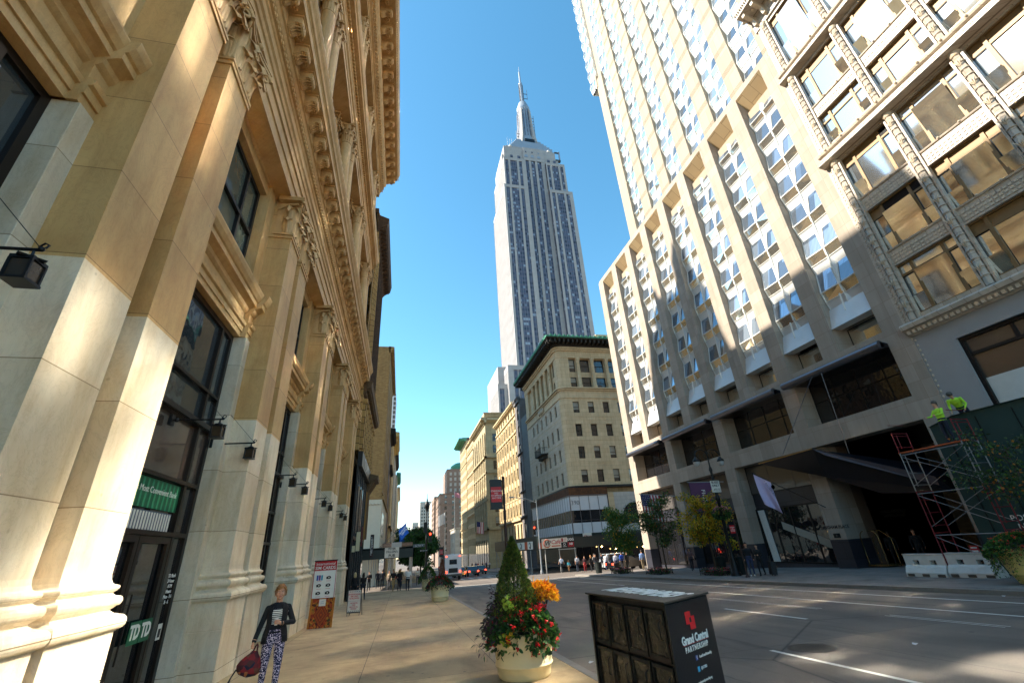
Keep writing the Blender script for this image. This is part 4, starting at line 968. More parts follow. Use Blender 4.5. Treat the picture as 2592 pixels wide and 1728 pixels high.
m.build('eave',NB); m=MB(); m.box(35,42,Y9+1,Y9+6,36,38.2,STONE390); m.box(35.5,37.5,Y9+.9,Y9+1,36.6,37.8,DKW); m.box(38.5,41,Y9+.9,Y9+1,36.6,37.8,DKW); m.build('roof_block',NB)
W1,P1=sash_mesh(1.0,2.0,BRONZE,GLW); W2,P2=sash_mesh(1.16,2.0,BRONZE,GLW); 
P=[((X9+.3,y,a),0,(1,1,1)) for y,_ in Ew for a,b in rows]+[((x,Y9+.3,a),PI/2,(1,1.16,1)) for x in Nw[:4] for a,b in rows]
P+=[((x,Y9+.7,z0),PI/2,(1,1.9,h/2)) for x in Nw[:4] for z0,h in ((26.95,2.05),(30,2.5))]+[((X9+.7,y,z0),0,(1,1.4,h/2)) for y,_ in Ew for z0,h in ((26.95,2.05),(30,2.5))]
many(NB,'window',W1,P,sub=P1,cap=100)
m=MB(); m.exz([(X9-1.3,79.5),(X9-1.3,83.5),(X9,84),(X9,79)],17.2,17.4,DKW); m.exz([(X9-.8,80),(X9-.8,83),(X9,83.5),(X9,79.5)],16.6,17.2,DKW)
for y in np.arange(79.5,83.6,.25): m.tube([(X9-1.28,y,17.4),(X9-1.28,y,18.5)],.03,BLACKM,4)
for x in (.65,1.0): m.tube([(X9-x,79.3,17.4),(X9-x,79.3,18.5)],.03,BLACKM,4)
m.tube([(X9,79.3,18.5),(X9-1.3,79.4,18.5),(X9-1.3,83.6,18.5),(X9,83.7,18.5)],.05,BLACKM,4); m.build('balcony',NB)
m=MB(); m.ball((X9-.2,80.6,25.7),.6,STONE390S,8,(.5,1,1)); m.ball((X9-.2,82,25.7),.45,STONE390S,8,(.5,1,1.2)); m.ball((X9-.2,79.4,25.7),.45,STONE390S,8,(.5,1,1.2)); m.build('carved_crest',NB)
# white panelled base with ribbon glazing
XB,YB=25.4,68.8
m=MB()
def facepan(m,axis,a,b,n,z0,z1,mat,w=.05,off=0):
    st=(b-a)/n
    for i in range(n):
        p=a+i*st; 
        if axis=='y': m.box(p+w/2,p+st-w/2,YB+off,YB+.1,z0,z1,mat)
        else: m.box(XB+off,XB+.1,p+w/2,p+st-w/2,z0,z1,mat)
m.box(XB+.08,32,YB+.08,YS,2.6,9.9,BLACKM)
for (z0,z1) in ((6.5,8.6),(3.2,4.7)): facepan(m,'y',XB,31.8,4,z0,z1,WPAN); facepan(m,'x',YB,91,19,z0,z1,WPAN)
m.box(XB-.1,32,YB-.1,YS,8.6,8.75,PIPE); m.box(XB+.02,32,YB+.02,YS,8.75,9.9,facade('rusty_frieze',C(120,74,34),C(90,54,28),(.3,.3),var=.4))
for x in np.linspace(XB,31.8,5): m.box(x-.04,x+.04,YB-.03,YB+.1,2.9,8.6,PIPE)
for y in np.linspace(YB,91,20): m.box(XB-.03,XB+.1,y-.04,y+.04,2.9,8.6,PIPE)
m.box(XB-.03,31.8,YB-.03,YB+.05,5.0,5.06,PIPE)
m.box(31.8,33,YB+.1,YB+.5,2.8,9,STONE390)
m.build('base_panel',NB)
m=MB(); m.box(XB+.04,31.8,YB+.04,YB+.1,4.7,6.5,GLASSD); m.box(XB+.04,XB+.1,YB,91,4.7,6.5,glass('gold_reflecting_glass',(.10,.08,.05),.04,.35,wscale=.6)); m.build('ribbon_window',NB)
# arched part on the side street
m=MB(); PS=facade('pale_grey_stone',C(196,190,182),None,(1.2,.6),mw=.01,var=.1,streak=.1,bump=.15); n=20; cx,cz,r=36.3,5.2,2.1
m.box(33,cx-r-.0,Y9-.3,Y9+.3,2.9,9.0,PS); m.box(cx+r,46,Y9-.3,Y9+.3,2.9,9,PS)
for i in range(n):
    a0,a1=PI*i/n,PI*(i+1)/n; x0,x1=cx+r*math.cos(a0),cx+r*math.cos(a1); m.raw([(x0,Y9-.3,cz+r*math.sin(a0)),(x1,Y9-.3,cz+r*math.sin(a1)),(x1,Y9-.3,9),(x0,Y9-.3,9)],[(0,1,2,3)],PS)
m.tube([(cx+(r+.15)*math.cos(a),Y9-.32,cz+(r+.15)*math.sin(a)) for a in np.linspace(0,PI,20)],.14,PS,5); m.box(cx-r,cx+r,Y9-.2,Y9+.3,2.9,4.2,PS); m.box(33,46,Y9-.42,Y9-.2,4.9,5.15,PS) if False else None
m.box(cx-.25,cx+.25,Y9-.5,Y9-.3,cz+r,cz+r+.5,PS)
for x in (cx-r-.35,cx+r+.35): m.lathe([(.25,0),(.2,.2),(.2,1.6),(.3,1.8),(.3,1.9)],PS,(x,Y9-.3,3.2),10)
m.build('arch',NB); m=MB(); m.box(cx-r,cx+r,Y9+.1,Y9+.15,4.2,7.4,GLASSD)
for q in (-1,0,1): m.box(cx+q-.04,cx+q+.04,Y9+.02,Y9+.1,4.2,7.3,BLACKM)
m.build('arch_window',NB)
m=MB(); m.box(XB-.05,46,YB-.12,YS,2.05,3.2,DKG)
m.box(XB+.5,46,YB+.6,YB+.7,-2,2.1,GLASSD); m.box(XB+.5,XB+.6,YB+.6,YS,-2,2.3,GLASSD)
for x in np.arange(XB+.6,45,2.2): m.box(x,x+.12,YB+.5,YB+.6,-2,2.3,BLACKM)
m.build('shopfront',NB)
s=text('390',.95,IRON,None,(XB+.85,YB-.03,7.6),(PI/2,0,0),name='street_number',bold=-.01); tag(s,'thin grey number 390 on the white corner panels','lettering')
LAMPE=plain('warm_bulb',C(255,190,90),.5,emit=(1,.6,.2),es=14)
# sidewalk shed round the corner with its sign boards
m=MB(); g=gz(62)
SIGNY=61.2; SIGNX=17.65; ZA,ZM_,ZB_=1.5,2.1,2.68
m.box(SIGNX+.1,46,SIGNY+.1,YB-.2,1.35,1.5,DKG); m.box(SIGNX+.1,XB-.1,YB-.2,YS,1.35,1.5,DKG)
m.box(SIGNX,46,SIGNY,SIGNY+.08,1.5,2.66,DKG); m.box(SIGNX,SIGNX+.08,SIGNY,YS,1.5,3.05,DKG)
WPOST=plain('white_painted_post',C(170,168,160),.6)
for x in (SIGNX+.1,18.45,20.4,22.6,26,30): m.tube([(x,SIGNY+.1,g-.3),(x,SIGNY+.1,1.4)],.06,WPOST,6)
for y in (66,71,76,81,86,91): m.tube([(SIGNX+.1,y,g-.8),(SIGNX+.1,y,1.4)],.06,WPOST,6)
for y in (66,71,76,81,86): m.tube([(SIGNX+.1,y,g-.4),(SIGNX+.1,y+5,1.3)],.035,ALU,5)
m.box(20.3,22.7,SIGNY-.05,SIGNY+.1,1.22,1.32,WPOST)
s=m.build('sidewalk_shed'); tag(s,'dark sidewalk shed on white posts round the 390 corner','scaffold')
ORG=plain('orange_board',C(190,84,44),.6); CAFE=plain('cream_sign_face',C(226,218,202),.6,0,.05); REDM_=plain('muted_red_board',C(150,26,32),.6)
def board(x0,x1,z0,z1,mat,l,y=SIGNY-.03):
    m=MB(); m.box(x0,x1,y-.03,y,z0,z1,mat); s=m.build('sign_board'); tag(s,l,'sign'); return s
def cafe_logo(s,x,y,z,k):
    m=MB(); m.tube([(x+.5*k*math.cos(a),y-.05,z+.5*k*math.sin(a)) for a in np.linspace(.4,5.9,24)],[.07*k*(1-.5*abs(i/23-.5)) for i in range(24)],ORG,6); m.build('ring_logo',s); text('W',.9*k,DT,s,(x,y-.1,z),(PI/2,0,0),bold=.008*k,shear=.3)
s=board(18.03,20.7,ZA,2.63,CAFE,'large cream W Café sign with an orange ring on the shed corner'); cafe_logo(s,18.75,SIGNY-.06,2.07,.9); text('Café',.72,RT,s,(19.95,SIGNY-.08,2.2),(PI/2,0,0),shear=.3,bold=.006); m=MB(); m.box(19.35,20.6,SIGNY-.07,SIGNY-.06,1.66,1.8,ORG); m.build('orange_strip',s)
s=board(17.6,18.0,ZA,2.2,ORG,'small plain orange board at the shed corner')
s=board(20.72,21.6,2.12,ZB_,CAFE,'white board with a red block beside the café sign'); m=MB(); m.box(20.76,21.02,SIGNY-.07,SIGNY-.06,2.18,2.62,REDM_)
for q in range(3): m.box(21.1,21.5,SIGNY-.07,SIGNY-.06,2.24+q*.14,2.28+q*.14,REDM_)
m.build('print',s)
s=board(20.72,21.6,ZA,2.1,BLACKM,'black board with a white round emblem under the red block board'); m=MB(); m.tube([(21.16+.14*math.cos(a),SIGNY-.07,1.86+.14*math.sin(a)) for a in np.linspace(0,2*PI,20)],.025,WT,5); m.box(20.9,21.42,SIGNY-.07,SIGNY-.06,1.57,1.61,WT); m.build('emblem',s)
s=board(21.62,22.5,2.12,ZB_,BLACKM,'black UGG board at the right end of the shed signs'); text('UGG',.42,WT,s,(22.06,SIGNY-.08,2.4),(PI/2,0,0),bold=.012)
s=board(21.62,22.5,ZA,2.1,REDM_,'red NB board under the UGG board'); text('NB',.36,WT,s,(22.06,SIGNY-.08,1.86),(PI/2,0,0),bold=.012,shear=.2)
m=MB(); m.box(SIGNX-.04,SIGNX,64.2,73.2,1.5,2.48,CAFE); m.box(SIGNX-.05,SIGNX-.04,67,68.6,1.5,2.48,ORG); s=m.build('sign_board'); tag(s,'long cream and orange sign board running down the avenue side of the shed','sign'); m=MB()
for yy in (65.5,70.8): m.tube([(SIGNX-.08,yy+.4*math.cos(a),2+.36*math.sin(a)) for a in np.linspace(.4,5.9,20)],.05,IRON,5)
m.build('ring_logo',s)
for k,(x,l) in enumerate(((27.55,'white W Café panel on the dark fascia left of the street tree'),(34.1,'white W Café panel on the dark fascia right of the street tree'))):
    m=MB(); m.box(x-.72,x+.72,YB-.2,YB-.14,2.12,3.2,CAFE); s=m.build('fascia_sign'); tag(s,l,'sign'); cafe_logo(s,x-.33,YB-.25,2.68,.52); text('Café',.36,RT,s,(x+.33,YB-.24,2.75),(PI/2,0,0),shear=.3)
for k in range(9):
    x=26.5+k*1.7+random.uniform(-.4,.4); m=MB(); m.ball((0,0,0),.11,LAMPE,8); m.tube([(0,0,.1),(0,0,.5)],.015,BLACKM,4); tag(m.build('lamp',loc=(x,YB+.0-.4,random.choice((1.2,1.5,.8)))),'small warm lamp glowing under the corner building fascia','lamp','warm lamps under the fascia')

# ------------------------------------------------------------------ generic facades for the rest of the avenue
def building(name,label,side,y0,y1,xf,z1,stone,rows,cols,ww,depth=22,z0=-8,glassm=None,frame=None,belts=(),cornice=None,north=None,cap=100,pil=None,sill=True,ground=None,roofbits=(),sc2=True):
    """street building; side=+1 west (face at -x), -1 east (face at +x). rows: (z,h) list"""
    e=empty(name,label=label,cat='building'); fr=frame or BRONZE; gl=glassm or GLW; sg=1 if side>0 else -1
    m=MB(); ys=[y0+(y1-y0)*(i+.5)/cols for i in range(cols)]
    op=[(y-ww/2,y+ww/2,a,a+h) for y in ys for a,h in rows]
    wall_grid(m,'x',xf,y0,y1,z0,z1,op,.35,stone,sign=sg)
    P=[((xf+.3*sg,y,a),0 if sg>0 else PI,(1,ww,h/2)) for y in ys for a,h in rows]
    xb=xf+depth*sg
    if north:
        nc,nw,nr=north; xs=[xf+sg*(1.2+(depth-2.4)*(i+.5)/nc) for i in range(nc)]
        wall_grid(m,'y',y0,min(xf,xb),max(xf,xb),z0,z1,[(x-nw/2,x+nw/2,a,a+h) for x in xs for a,h in nr],.35,stone)
        P+=[((x,y0+.3,a),PI/2,(1,nw,h/2)) for x in xs for a,h in nr]
    else: m.face([(xf,y0,z0),(xb,y0,z0),(xb,y0,z1),(xf,y0,z1)],stone)
    m.face([(xf,y1,z0),(xb,y1,z0),(xb,y1,z1),(xf,y1,z1)],stone); m.face([(xf,y0,z1),(xf,y1,z1),(xb,y1,z1),(xb,y0,z1)],stone)
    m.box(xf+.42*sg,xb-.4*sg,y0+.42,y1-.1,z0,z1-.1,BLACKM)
    if pil:
        for y in [y0+(y1-y0)*i/cols for i in range(cols+1)]: m.box(xf,xf-pil[0]*sg,max(y0,y-pil[1]/2),min(y1,y+pil[1]/2),pil[2],pil[3],stone)
    m.build('wall',e)
    m=MB()
    for (z,h,pr) in belts:
        m.box(xf-pr*sg,xf+.1*sg,y0-(pr if north else 0),y1,z,z+h,stone)
        if north: m.box(xf-pr*sg,xb,y0-pr,y0+.1,z,z+h,stone)
    if cornice:
        z,h,pr,cm=cornice; m.exy([(xf+.2*sg,z-h*.6),(xf-pr*.25*sg,z-h*.5),(xf-pr*.35*sg,z-h*.1),(xf-pr*sg,z),(xf-pr*sg,z+h*.4),(xf-pr*.9*sg,z+h*.5),(xf+.3*sg,z+h*.6)],y0-(pr if north else 0),y1+.2,cm)
        for y in np.arange(y0+.2,y1,max(.8,(y1-y0)/26)): m.box(xf-pr*.8*sg,xf,y,y+.3,z-h*.45,z-.01,cm)
        if north:
            m.exx([(y0-pr,z),(y0-pr,z+h*.4),(y0+.2,z+h*.5),(y0+.2,z-h*.5),(y0-pr*.3,z-h*.4)],xf,xb,cm)
    if belts or cornice: m.build('cornice',e)
    W,Pn=sash_mesh(1,2,fr,gl); many(e,'window',W,P,sub=Pn,cap=cap)
    if ground:
        gm=MB(); 
        for i in range(cols):
            a=y0+(y1-y0)*i/cols; b=y0+(y1-y0)*(i+1)/cols; gm.box(xf-.04*sg,xf+.02*sg,a+.35,b-.35,gz(y1)-.3,ground,GLASSD); gm.box(xf-.09*sg,xf+.02*sg,a+.3,b-.3,ground-.35,ground,DKG)
        gm.build('shopfront',e)
    return e
def rowset(z0,n,fh,h): return [(z0+i*fh,h) for i in range(n)]
CREAM=facade('cream_stone',C(206,184,142),C(196,172,130),(1.6,.8),mort=C(150,126,92),var=.12,streak=.14,bump=.2)  # even cream of the stone itself, on both sides of the avenue
GREYS=facade('grey_brownstone',C(120,114,112),C(108,102,100),(1.2,.6),var=.15,streak=.15,bump=.2)
BUFF=facade('buff_ashlar',C(188,172,136),C(178,160,124),(1.6,.8),var=.14,streak=.18,bump=.2)
BRICKY=facade('yellow_brick',C(186,146,86),C(160,120,66),(.42,.14),mort=C(150,122,84),mw=.02,var=.2,streak=.15,bump=.4)
BRICKD=facade('dark_brown_brick',C(106,78,54),C(80,58,40),(.42,.14),mort=C(70,56,42),mw=.02,var=.2,streak=.15,bump=.4)
BRICKR=facade('brown_brick',C(154,130,114),C(140,116,100),(.6,.2),var=.15,streak=.1,bump=.2)
PALE=facade('pale_far_stone',C(190,184,172),C(176,170,158),(2,1),var=.1,streak=.1,bump=.1)
GLC=glass('curtain_wall_glass',(.05,.07,.10),.03,.1,wscale=.5)
# west side
e=empty('glass_building',label='narrow blue grey glass fronted building beside the corner building',cat='building')
m=MB(); m.box(26.3,44,92.05,97.0,-6,28.6,GREYS); m.box(26.15,26.3,92.1,96.9,2.5,28.6,GLC)
for y in np.linspace(92.1,96.9,8): m.box(25.98,26.16,y-.05,y+.05,2.5,28.8,ALU)
for z in np.arange(2.5,29,1.3): m.box(26.08,26.15,92.1,96.9,z,z+.1,PIPE)
m.build('wall',e)
building('stone_townhouse','narrow dark grey stone building between the glass front and the cream block',1,97,101.6,25.9,34.0,GREYS,[(3.6,3.0)]+rowset(8.5,6,4.15,2.6),1,1.5,belts=[(7.7,.3,.5),(12.9,.2,.35),(21.2,.2,.4),(33,.6,.4)],cornice=(34,.8,.6,GREYS))
building('cream_block','sunlit cream block with three window columns right of the lamp sign',1,101.6,126,26.0,34.0,CREAM,[(3.4,3.2)]+rowset(8.4,6,3.9,2.5)+[(32.0,1.4)],8,1.3,belts=[(7.3,.4,.5),(11.9,.2,.15),(27,.25,.3),(31.3,.3,.3)],cornice=(34.2,1.0,.9,CREAM),pil=(.18,.5,8,31),ground=2.2)
g=building('arcaded_building','tall buff building with high arches near its top behind the lamp sign',1,142,168,25.6,41.5,BUFF,rowset(8.2,4,4.0,2.7)+[(25.0,2.7)],6,1.5,north=(5,1.7,rowset(8.2,4,4.0,2.7)+[(25,2.7),(30.2,2.5),(34,2.5)]),belts=[(7.2,.5,.6),(15.6,.3,.3),(23.8,.4,.4),(28.6,.5,.7),(39.6,.3,.3)],cornice=(40.8,1.6,1.6,BUFF),pil=(.3,.9,8,28.4),ground=1.6)
m=MB(); n=12
for i in range(6):
    yc=142+26*(i+.5)/6
    for r_,x_ in ((1.75,25.28),(1.35,25.22)): m.tube([(x_,yc-r_,29.4)]+[(x_,yc-r_*math.cos(a),35.5+r_*math.sin(a)) for a in np.linspace(0,PI,n)]+[(x_,yc+r_,29.4)],.2,BUFF,5)
    m.box(25.5,25.58,yc-1.2,yc+1.2,29.4,35.6,GLASSD); m.exx([(yc+1.2*math.cos(a),35.5+1.2*math.sin(a)) for a in np.linspace(0,PI,n)],25.5,25.58,GLASSD)
    m.box(25.4,25.6,yc-.08,yc+.08,29.4,36.6,BUFF); m.box(25.42,25.6,yc-1.2,yc+1.2,32.3,32.7,BUFF)
    m.exx([(yc+1.3*math.cos(a),3.2+1.3*math.sin(a)) for a in np.linspace(0,PI,n)]+[(yc-1.3,-4),(yc+1.3,-4)],25.5,25.57,GLASSD)
    for r_ in (1.5,): m.tube([(25.45,yc-r_*math.cos(a),3.2+r_*math.sin(a)) for a in np.linspace(0,PI,n)],.16,BUFF,5)
m.build('arch',g)
m=MB(); m.box(25.3,46,141.7,168,42.0,43.4,BUFF); 
for x in np.arange(26,45,.5): m.box(x,x+.15,141.3,141.45,42.0,43.3,BUFF)
m.box(25,46,141.2,141.6,43.3,43.5,BUFF); m.build('balustrade',g)
for xx in (32,37.5): 
    pass
building('long_pale_block','long pale block south of the arcaded building, its lower half in shade',1,168,191,26.0,42.0,CREAM,rowset(3.5,10,3.8,2.4),8,1.5,belts=[(14,.4,.4),(29,.3,.3),(38,.3,.3)],cornice=(42,.8,.8,CREAM),ground=1)
building('copper_eave_block','pale block with a projecting green copper eave far down the avenue',1,191,212,25.8,45.5,CREAM,rowset(3,11,3.75,2.3),9,1.1,belts=[(10,.4,.4),(36,.3,.3)],cornice=(46,1.2,3.2,COPPER),ground=1)
e=building('low_stone_block','low pale stone block with flagpoles in front of the brown apartment house',1,238,262,26,12.5,PALE,rowset(0,3,4,2.3),5,1.4,north=(5,1.4,rowset(0,3,4,2.3)),depth=20,cornice=(12.4,.6,.4,PALE))
e=building('brown_apartment_house','brown brick apartment tower with a green rooftop far down the avenue',1,335,380,26,40,BRICKR,rowset(3,10,3.8,2.2),8,1.6,north=(6,1.6,rowset(3,10,3.8,2.2)),depth=34,belts=[(33,.4,.4)],cornice=(40,.8,.6,BRICKR))
m=MB(); m.box(31,60,338,372,40,58,BRICKR); m.box(35,58,340,370,58,60,COPPER); m.lathe([(9,0),(8,3.5),(5,5.5)],COPPER,(43,348,58),8,False); m.box(44,60,345,365,60,82,BRICKR); m.box(43.7,60,344.7,365,82,83,DKW)
for z in np.arange(42,57,3.8):
    for x in np.arange(33,57,3.4): m.box(x,x+1.6,337.9,338,z,z+2.2,PALE)
m.build('upper_storeys',e)
building('far_white_block','small white block at the far end of the avenue beside the flagpole',1,420,470,26,45,PALE,rowset(5,9,4,2.3),6,2,north=(6,2,rowset(5,9,4,2.3)),depth=26)
building('far_red_block','far reddish block with white balconies at the end of the avenue',1,385,418,25,44,BRICKR,rowset(2,10,4,2.3),6,3,north=(3,2,rowset(5,9,4,2.3)),depth=10)
building('distant_tall_block','distant pale blue grey tower block closing the avenue',1,640,700,23,66,PALE,rowset(5,14,4,2.4),8,2.4,north=(9,1.8,rowset(5,14,4,2.4)),depth=30,cap=60)
building('distant_end_block','distant hazy block low at the very end of the avenue',1,900,960,19,56,PALE,rowset(5,11,4.2,2.4),8,2.4,north=(12,1.8,rowset(5,11,4.2,2.4)),depth=40,cap=60)
# east side
SB=empty('brick_office_building',label='tall narrow building with shopfront, heavy cornices and dark brick shaft beside the marble one',cat='building')
YA,YE=35.85,48.4; xf=-3.5
ORN=facade('golden_rusticated_stone',C(196,162,100),C(178,142,84),(1.1,.55),mort=C(96,72,40),mw=.03,var=.16,streak=.2,bump=.6)
m=MB(); ys=[YA+1.6+2.35*i for i in range(5)]
op=[(y-.6,y+.6,z,z+2.2) for y in ys for z in np.arange(16.6,31,3.1)]
wall_grid(m,'x',xf,40.2,YE,15,33,[o for o in op if o[0]>40.3],.3,BRICKD,sign=-1); wall_grid(m,'x',xf-.1,YA,40.2,15,33,[o for o in op if o[1]<40],.3,ORN,sign=-1)
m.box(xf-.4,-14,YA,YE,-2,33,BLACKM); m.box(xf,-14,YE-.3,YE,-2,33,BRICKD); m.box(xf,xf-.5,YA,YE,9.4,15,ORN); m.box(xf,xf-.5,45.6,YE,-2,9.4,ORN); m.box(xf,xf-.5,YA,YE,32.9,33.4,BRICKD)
for y in np.arange(YA+.4,YE,1.55): m.box(xf+.28,xf,y,y+.5,9.6,13.6,ORN); m.box(xf+.36,xf,y-.08,y+.58,13.3,13.6,ORN)
for y in (36.1,37.2,38.3,39.5): m.box(xf+.1,xf,y,y+.25,15,33,ORN)
for y in np.arange(41.3,48,1.2): m.box(xf+.12,xf,y,y+.2,15.5,32.5,BRICKD)
m.build('wall',SB)
CORM=plain('dark_bronze_cornice',C(92,70,40),.6,.1,.3,4)
m=MB(); m.exy([(xf,13.9),(xf+.2,14.0),(xf+.25,14.3),(xf+.62,14.5),(xf+.62,14.75),(xf+.7,14.95),(xf,15.1)],YA,YE+.4,CORM)
for y in np.arange(YA+.2,YE,.6): m.box(xf,xf+.5,y,y+.2,14.2,14.5,CORM)
m.exy([(xf,7.9),(xf+.3,8.1),(xf+.4,8.4),(xf+1.05,8.6),(xf+1.1,8.9),(xf,9.2)],45.4,YE+.3,CORM)
for y in (45.7,46.6,47.5,48.2): m.exy([(xf,7.4),(xf+.25,7.5),(xf+.8,8.4),(xf,8.6)],y-.12,y+.12,CORM)
m.exy([(xf,30.6),(xf+.3,31),(xf+.9,31.4),(xf+1.05,32.2),(xf,32.6)],YA,YE+.3,BRICKD)
for y in np.arange(YA+.2,YE,.7): m.box(xf,xf+.8,y,y+.22,30.9,31.4,BRICKD)
m.build('cornice',SB)
W,Pn=sash_mesh(1,2,TFRAMED,GLW); 
many(SB,'window',W,[((xf-.25,y,z),PI,(1,1.2,1.1)) for y in ys for z in np.arange(16.6,31,3.1)],sub=Pn)
many(SB,'window',W,[((xf+.02,YA+1.2+1.55*i,10.0),PI,(1,.8,1.5)) for i in range(8)],sub=Pn)
m=MB(); m.box(xf+.05,xf,36.0,45.3,3.2,8.2,glass('tall_mirror_glass',(.05,.07,.09),.02,.03)); m.box(xf+.04,xf,36,47.8,-1.6,3.2,GLASSD)
m.build('shopfront_glass',SB); m=MB()
for y in (35.95,37.3,39.2,41.2,43.2,45.2): m.box(xf+.12,xf,y,y+.12,-1.5,8.2,BLACKM)
m.box(xf+.14,xf,35.9,45.4,3.1,3.3,BLACKM); m.build('shopfront_frame',SB)
for yy in (37.9,40.1): m=MB(); m.box(xf+.09,xf+.06,yy,yy+.85,3.6,7.0,BLACKM); s=m.build('hanging_banner'); tag(s,'tall black banner hung in the mirror shopfront, %s one'%('nearer' if yy<39 else 'farther'),'banner')
m=MB(); m.box(xf+.35,xf,35.95,45.5,8.2,9.3,BLACKM); s=m.build('shop_sign'); tag(s,'long black shop sign box with pale letters above the mirror shopfront','sign'); text('TUMI',1.15,WT,s,(xf+.37,40.7,8.75),FX,sx=1.35,space=1.4)
m=MB(); m.box(xf+.2,xf,45.7,47.8,3.4,7.6,plain('ochre_panel',C(150,108,44),.6,0,.15,3)); 
for y in np.arange(45.9,47.8,.45): m.box(xf+.26,xf+.2,y,y+.1,3.4,7.6,CORM)
m.build('ochre_bay',SB)
# unseen tower and tank set back, outline shaped to cast the hotel's shadow
m=MB(); m.exx([(35.9,30),(35.9,47.4),(36.3,51.5),(37.4,56.2),(43.2,56.2),(43.4,57.5),(44.6,57.5),(46.4,53.5),(48.2,46),(48.3,30)],-20,-12,BRICKD)
m.lathe([(.9,56),(.9,59.2),(.8,59.3),(0,61.5)],BRICKD,(-13.2,39.0,0),12); m.build('shade_tower',SB)
NBK=building('yellow_brick_building','yellow brick building with pale stone base across the side street on the left',-1,69.3,92,-3.0,33.5,BRICKY,rowset(11,6,3.5,2.2),6,1.2,depth=26,belts=[(9.3,.5,.3),(10.0,.2,.15)],cornice=(33,1.0,.6,BRICKY),ground=1.5)
m=MB(); m.box(-29,-2.93,69.2,92,-3,9.3,plain('pale_base_stone',C(206,194,172),.7,0,.08,2)); 
for x in np.arange(-6,-3,.45): m.ball((x,69.15,8.7),.16,bpy.data.materials['pale_base_stone'],6)
for y in (72,74.4,76.8): m.box(-2.93,-2.9,y,y+.9,4.5,7.8,GLASSD)
for y in (71,76,81,86): m.box(-2.93,-2.88,y,y+4,-2,2.6,GLASSD)
m.build('base_storeys',NBK)
m=MB(); m.box(-36,-10,76,91.8,30,66,BRICKY); m.box(-36,-10,91.8,106.5,19,64,BRICKY); m.build('shade_tower',NBK)  # unseen rear volumes, added to shade the corner building across the avenue
m=MB(); m.box(-36,-12,146,215,10,48,GREYS); tag(m.build('shade_block'),'unseen plain grey block added behind the left row to shade the avenue','building')  # unseen, added to keep the arcaded building's lower storeys in shade
YCOR=plain('yellow_cornice',C(206,178,112),.7,0,.15,3)
building('dark_cornice_building','slim building with a dark cornice beyond the yellow brick one',-1,92.2,104,-3.1,25,GREYS,rowset(2,6,3.7,2.2),4,1.3,depth=20,cornice=(25,1.2,1.1,DKW))
building('gold_cornice_building','cream building with a yellow cornice farther down the left side',-1,117,135,-3.0,29.5,CREAM,rowset(2,7,3.7,2.3),5,1.4,depth=20,north=(4,1.2,rowset(6,6,3.7,2.2)),cornice=(29.6,2.0,1.5,YCOR),belts=[(8,.4,.5)])
building('plain_side_building','plain mid height building between the two corniced ones on the left',-1,104.2,116.8,-3.3,20,BRICKR,rowset(2,5,3.5,2),4,1.3,depth=20,cornice=(20,.8,.7,DKW))
building('blue_cornice_building','building with a dark boxed cornice far down the left side',-1,135.2,165,-2.8,30,PALE,rowset(2,7,3.7,2.3),6,1.5,depth=20,cornice=(30,2.2,1.0,DKW))
building('green_cornice_building','building with a green copper cornice farthest down the left side',-1,186,210,-2.6,31,PALE,rowset(2,7,3.7,2.3),6,1.5,depth=20,cornice=(31,1.6,1.4,COPPER))
building('far_left_block','distant cream block at the end of the left side',-1,240,300,-2.6,33,CREAM,rowset(0,8,3.7,2.3),9,1.6,depth=20,cornice=(33,1,1,CREAM),cap=60)
e=building('glass_tower','slim blue and white glass tower rising far behind the left row',-1,335,360,-10.2,131,plain('white_slab_edge',C(206,208,208),.5),rowset(60,19,3.6,2.4),6,3.4,depth=24,north=(6,2.6,rowset(60,19,3.6,2.4)),glassm=glass('blue_tower_glass',(.10,.22,.36),.05,.05),z0=40,cap=60)
m=MB(); m.box(-8.6,-10.2,340,362,40,117,GREYS); 
for z in np.arange(60,117,3.6): m.box(-8.4,-10.2,339.8,362,z,z+1.1,WPAN)
m.box(-12,-10.5,334.8,335,121,126,plain('yellow_crane_panel',C(220,200,40),.6)); m.build('side_slab',e)

# ------------------------------------------------------------------ the skyscraper
ES=facade('skyscraper_limestone',C(172,168,166),C(165,161,159),(6,3.7),mort=C(150,146,142),mw=.05,var=.06,streak=.1,bump=0)
def esstrip():
    t=NT('skyscraper_window_strip'); x,y,z=t.sep(t.pos()); zz=t.math('FRACT',t.math('DIVIDE',z,3.7)); k=t.math('GREATER_THAN',zz,.48)
    u=t.math('ADD',x,y); cell=t.comb(t.math('FLOOR',t.math('DIVIDE',u,1.75)),t.math('FLOOR',t.math('DIVIDE',z,3.7))); wn=t.n('ShaderNodeTexWhiteNoise',noise_dimensions='2D'); t.l(cell,wn.inputs['Vector'])
    g=t.ramp(wn.outputs['Value'],[(0,(.010,.014,.03)),(.80,(.08,.10,.16)),(.88,(.26,.31,.38))]); g.node.color_ramp.interpolation='CONSTANT' if False else 'LINEAR'
    mu=t.math('GREATER_THAN',t.math('FRACT',t.math('DIVIDE',u,1.75)),.14); c=t.mix(k,C(84,82,98),g); c=t.mix(mu,C(120,118,124),c); t.l(c,t.b.inputs['Base Color']); t.b.inputs['Roughness'].default_value=.35; return t.mat
EW=esstrip(); EG=plain('mast_metal',C(150,158,168),.45,.3,.15,.3); 
EB=empty('skyscraper',label='very tall grey limestone skyscraper with stepped crown, mast and spire under blue sky',cat='skyscraper')
